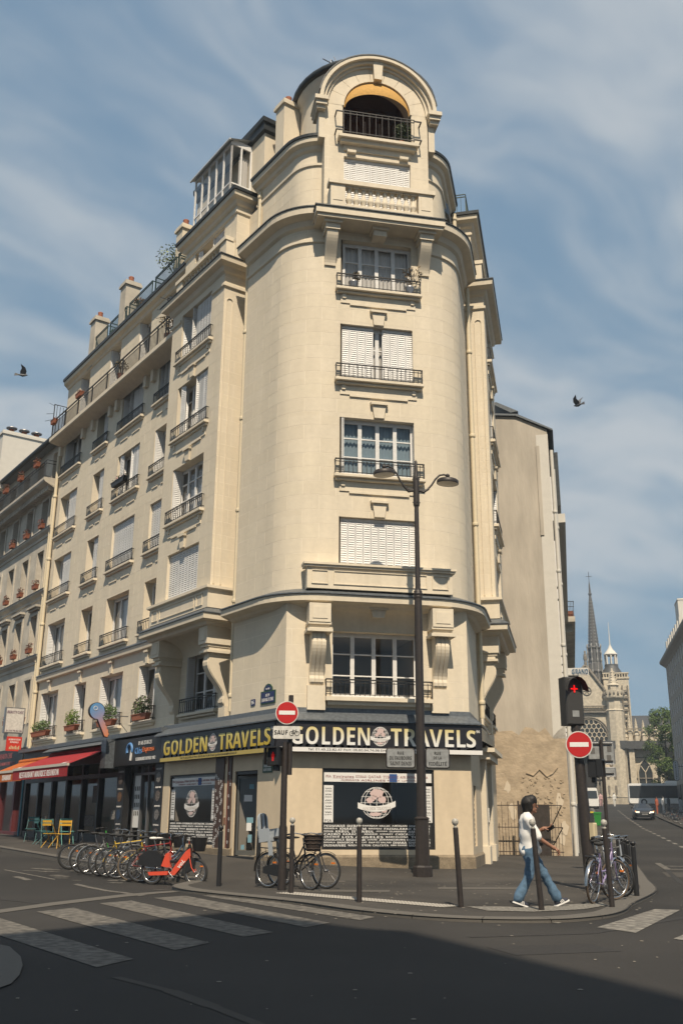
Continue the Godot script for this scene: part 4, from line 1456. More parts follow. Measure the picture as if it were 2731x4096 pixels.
func make_ground() -> void:
	var xs := []
	var zs := []
	var v := 0.0
	var st := 0.8
	while v < 700.0:
		xs.push_back(v)
		if v > 0: xs.push_front(-v)
		if v > 22.0: st *= 1.16
		v += st
	v = -35.0
	st = 0.8
	while v < 900.0:
		zs.push_back(-v)
		if v > 42.0: st *= 1.05
		v += st
	var rows := []
	for zz in zs:
		var line := []
		for x in xs:
			var w := Vector3(x, 0, zz)
			line.push_back(Vector3(x, road_y(w) - 0.0, zz))
		rows.push_back(line)
	var mb := MB.new()
	mb.grid(rows, true)
	var road := structure("road", mb, M.asphalt)
	# pavement of the corner
	var kerb := []
	for q in [left_local(60, 3.0), left_local(30, 3.0), left_local(14, 3.0), left_local(6, 3.0), left_local(0.2, 2.9), left_local(-1.2, 3.1), left_local(-2.4, 4.1), left_local(-3.9, 4.4), Vector3(-3.36, 0, 8.0), Vector3(-2.63, 0, 9.73), Vector3(-1.62, 0, 11.05), Vector3(-0.3, 0, 11.45), Vector3(0.75, 0, 11.0), Vector3(1.5, 0, 10.2), Vector3(2.25, 0, 9.0), right_local(-4.8, 4.1), right_local(-1.0, 4.2), right_local(6, 4.4), right_local(20, 4.7), right_local(40, 4.8), right_local(70, 4.9), right_local(118, 5.0)]:
		kerb.push_back(HOUSE * q)
	var wall := []
	for q in [left_local(60, -1), left_local(30, -1), left_local(14, -1), left_local(6, -0.6), left_local(2.5, -0.5), left_local(1.5, -0.5), left_local(0.6, -0.5), left_local(0.3, -0.5), Vector3(-2.2, 0, -0.4), Vector3(-1.4, 0, -0.4), Vector3(-0.6, 0, -0.4), Vector3(0.1, 0, -0.4), Vector3(0.7, 0, -0.4), Vector3(1.3, 0, -0.4), Vector3(2.0, 0, -0.4), right_local(0.3, -0.4), right_local(2, -0.4), right_local(8, -2), right_local(20, 1.5), right_local(40, 1.5), right_local(70, 1.5), right_local(118, 1.5)]:
		wall.push_back(HOUSE * q)
	var kp := smooth_line(kerb, 6)
	var wp := smooth_line(wall, 6)
	var pr := []
	for j in 13:
		var line := []
		for i in kp.size():
			var p: Vector3 = kp[i].lerp(wp[i], pow(j / 12.0, 1.0))
			line.push_back(on_pave(p) + Vector3(0, 0.004 if j > 0 else 0.0, 0))
		pr.push_back(line)
	var pm := MB.new()
	pm.grid(pr, true)
	var pave := structure("pavement", pm, M.pavement)
	# kerb stones
	var along := 0.0
	var i := 0
	var pts := []
	var cum := [0.0]
	for k in kp.size():
		pts.push_back(Vector2(kp[k].x, kp[k].z))
		if k > 0: cum.push_back(cum[-1] + pts[k].distance_to(pts[k - 1]))
	var walk := Walk.new(PackedVector2Array(pts))
	var far := MB.new()
	rng.seed = 31
	var u := 0.0
	while u < walk.total() - 1.3:
		var len := rng.randf_range(0.9, 1.2)
		var s := walk.stops(u + 0.006, u + len - 0.006)
		var c := walk.at(u + len / 2, 0)
		var near := Vector2(c.x, c.y).length() < 32.0
		var m := MB.new() if near else far
		var lo := []
		var e1 := []
		var e2 := []
		var hi := []
		for q in s:
			var a := walk.at(q, -0.01)
			var b := walk.at(q, -0.035)
			var d := walk.at(q, -0.33)
			var w := Vector3(a.x, 0, a.y)
			var y := pave_y(w) + 0.008
			lo.push_back(Vector3(a.x, road_y(w) - 0.1, a.y))
			e1.push_back(Vector3(a.x, y - 0.025, a.y))
			e2.push_back(Vector3(b.x, y, b.y))
			hi.push_back(Vector3(d.x, pave_y(Vector3(d.x, 0, d.y)) + 0.008, d.y))
		m.grid([lo, e1, e2, hi], false)
		if near:
			part("kerb_stone", m, M.granite, pave)
		u += len
	if not far.v.is_empty():
		var ks := part("kerb", far, M.granite, pave)
		ks.set_meta("kind", "stuff")
	# crossing and other markings
	var Z := [[[-5.18, -15.40], [-2.08, -10.77], [-2.31, -10.17], [-5.4, -14.6]], [[-4.56, -15.81], [-4.19, -16.52], [-1.48, -12.14], [-1.77, -11.47]], [[-3.99, -17.38], [-3.57, -17.97], [-0.82, -13.27], [-1.15, -12.75]], [[-3.30, -18.58], [-2.82, -19.15], [-0.12, -14.47], [-0.43, -13.88]], [[-2.52, -19.17], [-2.13, -19.60], [0.54, -15.33], [0.30, -14.87]]]
	for q in Z:
		flat_mark(road, "crossing_stripe", q, M.road_paint, 0.006)
	for q in [[[3.47, -14.12], [5.15, -17.02], [5.52, -16.89], [3.81, -13.49]], [[4.08, -12.85], [5.5, -15.2], [5.9, -15.1], [4.4, -12.3]], [[2.71, -15.08], [3.53, -15.43], [3.06, -14.61]]]:
		flat_mark(road, "crossing_stripe", q, M.white_line, 0.006)
	flat_mark(road, "cobble_gutter", [[-6.4, -12.5], [-5.22, -16.10], [-4.82, -17.43], [-4.06, -19.31], [-3.3, -20.9], [-3.0, -20.6], [-3.85, -18.8], [-4.58, -17.0], [-4.98, -15.7], [-6.1, -12.3]], M.granite, 0.007)
	flat_mark(road, "traffic_island", [[-4.6, -12.3], [-3.95, -11.95], [-3.62, -11.64], [-3.25, -10.85], [-3.04, -10.24], [-2.88, -9.63], [-2.80, -9.15], [-2.85, -8.77], [-3.3, -8.1], [-5.0, -8.0]], M.granite, 0.012)
	for q in [[[-8.43, -26.05], [-8.5, -26.3], [-6.50, -23.73], [-6.42, -23.47]], [[-5.75, -22.45], [-5.68, -22.64], [-3.55, -19.20], [-3.62, -18.97]], [[-7.6, -24.1], [-7.5, -24.3], [-6.9, -23.4], [-7.0, -23.2]], [[-9.6, -27.6], [-9.5, -27.9], [-8.9, -27.0], [-9.0, -26.8]]]:
		flat_mark(road, "road_line", q, M.road_paint, 0.006)
	rng.seed = 5
	for k in 14:
		var c := left(rng.randf_range(-2.5, 5.0), rng.randf_range(3.6, 5.2))
		var r := rng.randf_range(0.1, 0.28)
		var poly := []
		for t in 8:
			poly.push_back([c.x + cos(TAU * t / 8) * r * rng.randf_range(0.8, 1.5), c.z + sin(TAU * t / 8) * r * rng.randf_range(0.35, 0.7)])
		flat_mark(road, "worn_mark", poly, M.road_paint, 0.006)
	# broken centre line up the right-hand street
	for k in 26:
		var s := 8.0 + k * 3.4
		var a := right(s, 7.6)
		var b := right(s + 1.5, 7.6)
		var n := (HOUSE.basis * NR) * 0.1
		flat_mark(road, "road_line", [[a.x - n.x, a.z - n.z], [b.x - n.x, b.z - n.z], [b.x + n.x, b.z + n.z], [a.x + n.x, a.z + n.z]], M.white_line, 0.006)
	for q in [[5.2, 6.2, 6.6], [5.2, 6.2, 8.6], [6.6, 8.4, 6.6], [6.6, 8.4, 8.6]]:
		var n := HOUSE.basis * NR
		var d := HOUSE.basis * DR
		var a := right(q[2], q[0])
		var w: float = q[1] - q[0]
		flat_mark(road, "road_letter", [[a.x, a.z], [a.x + n.x * w, a.z + n.z * w], [a.x + n.x * w + d.x * 0.4, a.z + n.z * w + d.z * 0.4], [a.x + d.x * 0.4, a.z + d.z * 0.4]], M.road_paint, 0.006)
		flat_mark(road, "road_letter", [[a.x, a.z], [a.x + n.x * 0.2, a.z + n.z * 0.2], [a.x + n.x * 0.2 + d.x * 2.2, a.z + n.z * 0.2 + d.z * 2.2], [a.x + d.x * 2.2, a.z + d.z * 2.2]], M.road_paint, 0.0065)
	var gx := right(-8.2, 4.35)
	for k in 5:
		var d := HOUSE.basis * DR * (k * 0.14)
		var n := HOUSE.basis * NR * 0.28
		flat_mark(road, "drain_slot", [[gx.x + d.x, gx.z + d.z], [gx.x + d.x + n.x, gx.z + d.z + n.z], [gx.x + d.x + n.x + 0.03, gx.z + d.z + n.z - 0.07], [gx.x + d.x + 0.03, gx.z + d.z - 0.07]], M.black_paint, 0.007)
	# tactile strips: sheets of studs along the kerb
	rng.seed = 3
	for strip in [[[-1.17, -19.14], [1.66, -16.35], 0.42, "dark"], [[2.1, -16.2], [4.25, -16.85], 0.5, "white"]]:
		var a := Vector2(strip[0][0], strip[0][1])
		var b := Vector2(strip[1][0], strip[1][1])
		var t := (b - a).normalized()
		var n := Vector2(t.y, -t.x)
		if strip[3] == "white":
			var bend := [[2.03, -16.55], [2.5, -16.6], [2.95, -16.55], [3.5, -16.9], [4.41, -17.5], [4.35, -16.95], [3.79, -16.2], [2.92, -15.72], [2.26, -15.85]]
			var o := flat_mark(pave, "tactile_paving", bend, mt("tactile", Color(0.36, 0.34, 0.3), 0.85, 0, {"tex": noise_tex(512, 0.06, 0.35, 1.0, 44, 5), "scale": 0.5, "world": true}), 0.012, false)
			continue
		flat_mark(pave, "tactile_paving", [[a.x, a.y], [b.x, b.y], [b.x + n.x * 0.45, b.y + n.y * 0.45], [a.x + n.x * 0.45, a.y + n.y * 0.45]], mt("tactile_base", Color(0.16, 0.15, 0.13), 0.85, 0, {}), 0.012, false)
		var studs := MB.new()
		var k := int((b - a).length() / 0.075)
		for i2 in k:
			for j in 6:
				var p := a + t * (i2 * 0.075 + 0.03) + n * (j * 0.075 + 0.03)
				var w := Vector3(p.x, 0, p.y)
				var y := pave_y(w) + 0.012
				studs.xf = Transform3D(Basis(), Vector3(p.x, y, p.y))
				studs.lathe([Vector2(0.026, 0), Vector2(0.02, 0.006), Vector2(0.001, 0.0065)], 6)
		var so := part("tactile_studs", studs, mt("stud", Color(0.3, 0.28, 0.25), 0.8), pave)
		so.set_meta("kind", "stuff")
	# patched and sealed asphalt
	var dark := mt("tar", Color(0.03, 0.027, 0.025), 0.8, 0, {"tex": noise_tex(256, 0.1, 0.6, 1.0, 45), "scale": 0.8, "world": true})
	var pale := mt("old_asphalt", Color(0.085, 0.075, 0.064), 0.95, 0, {"tex": noise_tex(512, 0.2, 0.5, 1.0, 46, 4), "scale": 0.9, "world": true})
	var seams := [[[-2.0, -9.6], [-1.4, -8.9], [-0.95, -8.2], [-0.4, -7.3], [0.2, -6.3], [0.5, -5.4]], [[-9.0, -20.5], [-6.5, -18.6], [-4.4, -16.9]], [[1.6, -12.9], [3.2, -13.4], [5.4, -15.9], [8.0, -21.0]], [[7.2, -20.0], [8.4, -25.5], [10.4, -33.0]], [[-12.0, -30.0], [-9.0, -24.2], [-7.0, -20.0]]]
	for sm in seams:
		for i3 in int(sm.size()) - 1:
			var p := Vector2(sm[i3][0], sm[i3][1])
			var q := Vector2(sm[i3 + 1][0], sm[i3 + 1][1])
			var nn: Vector2 = (q - p).orthogonal().normalized() * (0.05 + 0.02 * (i3 % 2))
			flat_mark(road, "sealed_seam", [[p.x + nn.x, p.y + nn.y], [q.x + nn.x, q.y + nn.y], [q.x - nn.x, q.y - nn.y], [p.x - nn.x, p.y - nn.y]], pale if sm == seams[0] else dark, 0.0035)
	for q in [[-6.9, -18.2, 1.6, 0.9, 0.5], [2.4, -11.8, 1.3, 0.7, -0.3], [6.6, -17.6, 0.8, 1.9, 0.2], [9.6, -29.0, 0.9, 2.6, 0.25]]:
		var pts2 := []
		for k4 in [[-1, -1], [1, -1], [1, 1], [-1, 1]]:
			var e: Vector2 = Vector2(k4[0] * q[2], k4[1] * q[3]).rotated(q[4]) * 0.5
			pts2.push_back([q[0] + e.x, q[1] + e.y])
		flat_mark(road, "asphalt_patch", pts2, dark if q[2] > 1.1 else pale, 0.003)
	rng.seed = 9
	var spots := MB.new()
	for k5 in 260:
		# trodden gum and litter specks
		var lp := front(rng.randf_range(-3.5, 3.5), rng.randf_range(0.5, 10.5)) if k5 < 180 else front(rng.randf_range(-7, 5), rng.randf_range(8.0, 18.0))
		spots.xf = Transform3D(Basis(Vector3.UP, rng.randf() * 6.0), Vector3(lp.x, (pave_y(lp) if k5 < 180 else road_y(lp)) + 0.006, lp.z))
		var rr := rng.randf_range(0.008, 0.03)
		spots.lathe([Vector2(rr, 0), Vector2(rr * 0.7, 0.003), Vector2(0.001, 0.003)], 6, false)
	part("litter_specks", spots, mt("speck", Color(0.2, 0.18, 0.15), 0.9), road).set_meta("kind", "stuff")
	# hatches let into the pavement
	for q in [[[0.2, -19.9], 0.5], [[2.9, -20.9], 0.55], [[-0.4, -22.8], 0.35]]:
		var c := Vector2(q[0][0], q[0][1])
		var w: float = q[1]
		flat_mark(pave, "hatch_cover", [[c.x - w * 1.6, c.y - w * 0.5], [c.x + w * 1.6, c.y - w * 0.6], [c.x + w * 1.5, c.y + w * 0.5], [c.x - w * 1.7, c.y + w * 0.6]], mt("hatch", Color(0.085, 0.078, 0.068), 0.8, 0.1), 0.009, false)
	# pavement across the right-hand street
	var op := []
	for off in [10.4, 11.5, 13.0, 14.5, 17.0]:
		var line := []
		for k in 30:
			var w := right(20.0 + k * 3.6, off)
			line.push_back(Vector3(w.x, road_y(w) + 0.12, w.z))
		op.push_back(line)
	op.reverse()
	var om := MB.new()
	var low := []
	for k in 30:
		var w := right(20.0 + k * 3.6, 10.4)
		low.push_back(Vector3(w.x, road_y(w) - 0.05, w.z))
	om.grid([op[0], op[1], op[2], op[3], op[4]], true)
	om.grid([op[4], low], false)
	structure("pavement", om, M.pavement)

func smooth_line(pts: Array, k: int) -> Array:
	var out := []
	for i in pts.size() - 1:
		var a: Vector3 = pts[maxi(i - 1, 0)]
		var b: Vector3 = pts[i]
		var c: Vector3 = pts[i + 1]
		var d: Vector3 = pts[mini(i + 2, pts.size() - 1)]
		for j in k:
			var t := float(j) / k
			var m1 := (c - a) * 0.5 if b.distance_to(c) < 5.0 else (c - b)
			var m2 := (d - b) * 0.5 if b.distance_to(c) < 5.0 else (c - b)
			if m1.length() > b.distance_to(c) * 1.2: m1 = m1.normalized() * b.distance_to(c)
			if m2.length() > b.distance_to(c) * 1.2: m2 = m2.normalized() * b.distance_to(c)
			var t2 := t * t
			var t3 := t2 * t
			out.push_back(b * (2 * t3 - 3 * t2 + 1) + m1 * (t3 - 2 * t2 + t) + c * (-2 * t3 + 3 * t2) + m2 * (t3 - t2))
	out.push_back(pts[-1])
	return out

# ---------------------------------------------------------------- shops
func grade(mb: MB, from: int, y0: float, y1: float, lo: Color, hi: Color) -> void:
	# printed two-tone lettering (dye, not light)
	for i in range(from, mb.v.size()):
		mb.c[i] = lo.lerp(hi, clampf((mb.v[i].y - y0) / (y1 - y0), 0, 1))

func words(mb: MB, F: Transform3D, x0: float, x1: float, y: float, h: float, list: Array, font: Font) -> void:
	# a row of words of uneven size, fitted between x0 and x1
	var total := 0.0
	for w in list:
		total += String(w).length() * (0.75 + 0.35 * ((String(w).length() * 7) % 3) / 2.0) + 0.8
	var x := x0
	for w in list:
		var k := 0.75 + 0.35 * ((String(w).length() * 7) % 3) / 2.0
		var ww: float = (String(w).length() * k) / total * (x1 - x0)
		mb.xf = F * Transform3D(Basis(), Vector3(x + ww / 2, y + (1.0 - k) * h * 0.3, 0))
		mb.text(w, ww, h * k, 0.004, font, 6.0)
		x += ww + 0.8 / total * (x1 - x0)

func globe(parent: Node, F: Transform3D, at: Vector3, r: float, kx: float) -> void:
	# printed globe: wire grid, land, and a ribbon with the shop's name
	var g := MB.new()
	g.xf = F * Transform3D(Basis().scaled(Vector3(kx, 1, 1)), at)
	for i in 7:
		var a := -1.2 + 2.4 * i / 6.0
		var pts := []
		for j in 17:
			var t := -PI / 2 + PI * j / 16.0
			pts.push_back(Vector3(sin(a) * cos(t) * r, sin(t) * r, 0))
		for j in 16:
			var d: Vector3 = (pts[j + 1] - pts[j]).normalized() * 0.006
			var n := Vector3(-d.y, d.x, 0)
			g.quad(pts[j] + n, pts[j] - n, pts[j + 1] - n, pts[j + 1] + n)
	for i in 7:
		var y := r * sin(-1.2 + 0.4 * i)
		var hw := sqrt(maxf(r * r - y * y, 0.0))
		g.quad(Vector3(-hw, y - 0.005, 0.001), Vector3(hw, y - 0.005, 0.001), Vector3(hw, y + 0.005, 0.001), Vector3(-hw, y + 0.005, 0.001))
	part("globe_grid", g, M.white_print, parent)
	var l := MB.new()
	l.xf = g.xf
	rng.seed = 77
	for q in [[0.05, 0.6, 0.42, 0.3], [-0.4, 0.15, 0.25, 0.2], [0.35, 0.2, 0.32, 0.22], [-0.05, -0.72, 0.35, 0.16], [0.45, -0.45, 0.2, 0.2], [-0.15, 0.35, 0.2, 0.15]]:
		var poly := PackedVector2Array()
		for t in 12:
			poly.push_back(Vector2(q[0] + cos(TAU * t / 12) * q[2] * rng.randf_range(0.7, 1.15), q[1] + sin(TAU * t / 12) * q[3] * rng.randf_range(0.7, 1.15)).limit_length(0.97) * r)
		l.prism(poly, 0.001, 0.003)
		part("globe_land", l, mt("pink_print", Color(0.55, 0.42, 0.40), 0.6), parent)
		l = MB.new()
		l.xf = g.xf
	var b := MB.new()
	b.xf = g.xf
	var lo := []
	var hi := []
	for j in 21:
		var t := lerpf(-1.0, 1.0, j / 20.0)
		var y := -0.12 * r - 0.28 * r * (1.0 - t * t) + 0.06 * r * t
		lo.push_back(Vector3(t * r * 1.15, y - 0.17 * r, 0.006)); hi.push_back(Vector3(t * r * 1.15, y + 0.2 * r, 0.006))
	b.grid([lo, hi], false)
	part("globe_ribbon", b, M.white_print, parent)
	var t2 := MB.new()
	t2.xf = g.xf * Transform3D(Basis(Vector3.BACK, 0.05), Vector3(0, -0.36 * r, 0.009))
	t2.text("GOLDEN TRAVELS", r * 1.7, r * 0.17, 0.002, serif, 6.0)
	part("lettering", t2, mt("grey_print", Color(0.38, 0.34, 0.32), 0.7), parent)

func shop_window(house: Node3D, F: Transform3D, x0: float, x1: float, y0: float, y1: float, rows: Array, kx: float) -> void:
	var fr := MB.new()
	fr.xf = F
	var e := 0.05
	for q in [[x0, y0, x0 + e, y1], [x1 - e, y0, x1, y1], [x0 + e, y1 - e, x1 - e, y1], [x0 + e, y0, x1 - e, y0 + e]]:
		fr.box(q[0], q[1], -0.14, q[2], q[3], -0.03)
	var w := part("shop_window", fr, M.black_paint, house)
	var g := MB.new()
	g.xf = F
	g.quad(Vector3(x0 + e, y0 + e, -0.07), Vector3(x1 - e, y0 + e, -0.07), Vector3(x1 - e, y1 - e, -0.07), Vector3(x0 + e, y1 - e, -0.07))
	part("pane", g, M.shop_glass, w)
	var rm := MB.new()
	rm.xf = F
	rm.quad(Vector3(x0, y0, -4.0), Vector3(x1, y0, -4.0), Vector3(x1, y1, -4.0), Vector3(x0, y1, -4.0))
	rm.quad(Vector3(x0, y0, -0.14), Vector3(x0, y0, -4.0), Vector3(x0, y1, -4.0), Vector3(x0, y1, -0.14))
	rm.quad(Vector3(x1, y0, -4.0), Vector3(x1, y0, -0.14), Vector3(x1, y1, -0.14), Vector3(x1, y1, -4.0))
	rm.quad(Vector3(x0, y1, -4.0), Vector3(x1, y1, -4.0), Vector3(x1, y1, -0.14), Vector3(x0, y1, -0.14))
	rm.quad(Vector3(x0, y0, -0.14), Vector3(x1, y0, -0.14), Vector3(x1, y0, -4.0), Vector3(x0, y0, -4.0))
	part("interior", rm, mt("shop_room", Color(0.26, 0.24, 0.21), 0.9), w)
	var hw := x1 - x0
	var cy := y0 + (y1 - y0) * 0.315
	var bl := MB.new()
	bl.xf = F
	bl.quad(Vector3(x0 + e, y0 + e, -0.064), Vector3(x1 - e, y0 + e, -0.064), Vector3(x1 - e, cy, -0.064), Vector3(x0 + e, cy, -0.064))
	part("city_panel", bl, mt("black_print", Color(0.012, 0.012, 0.012), 0.7), w)
	var ts := MB.new()
	ts.xf = F
	ts.quad(Vector3(x0 + e, y1 - 0.33, -0.064), Vector3(x1 - e, y1 - 0.33, -0.064), Vector3(x1 - e, y1 - 0.1, -0.064), Vector3(x0 + e, y1 - 0.1, -0.064))
	part("airline_strip", ts, M.white_print, w)
	for a in [x0 + e, x1 - e - hw * 0.085]:
		var s := MB.new()
		s.xf = F
		s.quad(Vector3(a, cy + 0.03, -0.0635), Vector3(a + hw * 0.085, cy + 0.03, -0.0635), Vector3(a + hw * 0.085, y1 - 0.42, -0.0635), Vector3(a, y1 - 0.42, -0.0635))
		part("side_strip", s, M.white_print, w)
		var st := MB.new()
		var names := ["ISLAMABAD", "KARACHI", "LAHORE", "PESHAWAR", "QUETTA", "PIA"]
		for i in 6:
			var y := y1 - 0.56 - i * 0.145
			st.xf = F * Transform3D(Basis(), Vector3(a + hw * 0.0425, y, -0.06))
			st.text(names[i], hw * 0.06, 0.03 if i < 5 else 0.06, 0.002, sans, 8.0)
			if i < 5:
				# brush-stroke line of script above the Latin name
				var pts := []
				for j in 9:
					pts.push_back(Vector3(-hw * 0.028 + hw * 0.056 * j / 8.0, 0.06 + 0.02 * sin(j * 2.3 + i * 1.7), 0))
				for j in 8:
					st.quad(pts[j] + Vector3(0, -0.008, 0), pts[j + 1] + Vector3(0, -0.008, 0), pts[j + 1] + Vector3(0, 0.008, 0), pts[j] + Vector3(0, 0.008, 0))
		part("lettering", st, M.ink, w)
	var al := MB.new()
	words(al, F * Transform3D(Basis(), Vector3(0, 0, -0.06)), x0 + 0.1, x1 - 0.1, y1 - 0.2, 0.07, ["PIA", "Emirates", "ETIHAD", "QATAR", "TURKISH", "AIR INDIA", "IBERIA"], serif)
	words(al, F * Transform3D(Basis(), Vector3(0, 0, -0.06)), x0 + 0.5, x1 - 0.3, y1 - 0.285, 0.04, ["AIRWAYS", "AIRLINES", "SAUDIA", "LUFTHANSA"], sans)
	part("lettering", al, mt("red_print", Color(0.25, 0.06, 0.06), 0.7), w)
	var bp := MB.new()
	bp.xf = F
	bp.quad(Vector3(lerpf(x0, x1, 0.6), y1 - 0.32, -0.058), Vector3(lerpf(x0, x1, 0.67), y1 - 0.32, -0.058), Vector3(lerpf(x0, x1, 0.67), y1 - 0.12, -0.058), Vector3(lerpf(x0, x1, 0.6), y1 - 0.12, -0.058))
	part("blue_emblem", bp, mt("blue_print", Color(0.02, 0.08, 0.25), 0.6), w)
	var ct := MB.new()
	var k := rows.size()
	var ph := (cy - y0 - e - 0.04) / k
	for i in k:
		words(ct, F * Transform3D(Basis(), Vector3(0, 0, -0.06)), x0 + e + 0.02, x1 - e - 0.02, cy - 0.02 - ph * (i + 0.5), ph * 0.72, rows[i], sans_bold)
	part("lettering", ct, M.white_print, w)
	globe(w, F, Vector3(lerpf(x0, x1, 0.485), y0 + (y1 - y0) * 0.575, -0.058), (y1 - y0) * 0.195, kx)

func fascia_sign(F: Transform3D, x0: float, x1: float, z: float, gold: bool, label: String, gx: Array) -> void:
	var t := thing("shop_sign", label, "sign", ORIGIN, TURN)
	var b := MB.new()
	b.xf = F
	b.box(x0, 3.045, z - 0.27, x1, 3.8, z)
	part("board", b, mt("sign_black", Color(0.022, 0.021, 0.026), 0.4, 0, {"tex": noise_tex(512, 0.05, 0.75, 1.0, 61, 5), "scale": 0.5}), t)
	var s := MB.new()
	s.xf = F
	s.box(x0 + 0.002, 3.047, z, x1 - 0.002, 3.155, z + 0.008)
	part("strip", s, mt("gold_strip", Color(0.42, 0.33, 0.1), 0.6) if gold else M.white_print, t)
	for i in 2:
		var m := MB.new()
		m.xf = F * Transform3D(Basis(), Vector3((gx[i * 2] + gx[i * 2 + 1]) / 2, 3.45, z + 0.006))
		m.text(["GOLDEN", "TRAVELS"][i], gx[i * 2 + 1] - gx[i * 2], 0.44, 0.008, sans_bold, 2.0)
		grade(m, 0, 3.3, 3.68, Color(0.5, 0.36, 0.035) if gold else Color(0.7, 0.7, 0.68), Color(0.62, 0.55, 0.2) if gold else Color(0.6, 0.5, 0.2))
		part("lettering", m, mt("sign_print", Color(1, 1, 1), 0.5, 0, {"vc": true}), t)
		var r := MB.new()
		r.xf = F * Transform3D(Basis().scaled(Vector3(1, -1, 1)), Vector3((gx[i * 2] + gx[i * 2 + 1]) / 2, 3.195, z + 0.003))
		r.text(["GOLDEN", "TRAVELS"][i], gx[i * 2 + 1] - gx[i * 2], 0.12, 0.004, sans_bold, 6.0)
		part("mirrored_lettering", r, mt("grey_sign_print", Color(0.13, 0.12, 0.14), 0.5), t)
	var e := MB.new()
	e.xf = F * Transform3D(Basis(), Vector3(lerpf(x0, x1, 0.46), 3.1, z + 0.011))
	e.text("Tel: 01.45.23.82.47 Port: 06.60.94.74.96 Email: goldentravels@hotmail.fr", 3.4, 0.075, 0.003, sans, 6.0)
	part("lettering", e, M.ink, t)
	var n := MB.new()
	n.xf = F * Transform3D(Basis(), Vector3(gx[3] + 0.07, 3.64, z + 0.006))
	n.text("96", 0.1, 0.07, 0.004, sans_bold, 6.0)
	part("lettering", n, M.white_print, t)
	globe(t, F, Vector3((gx[1] + gx[2]) / 2, 3.46, z + 0.008), 0.24, 0.95)

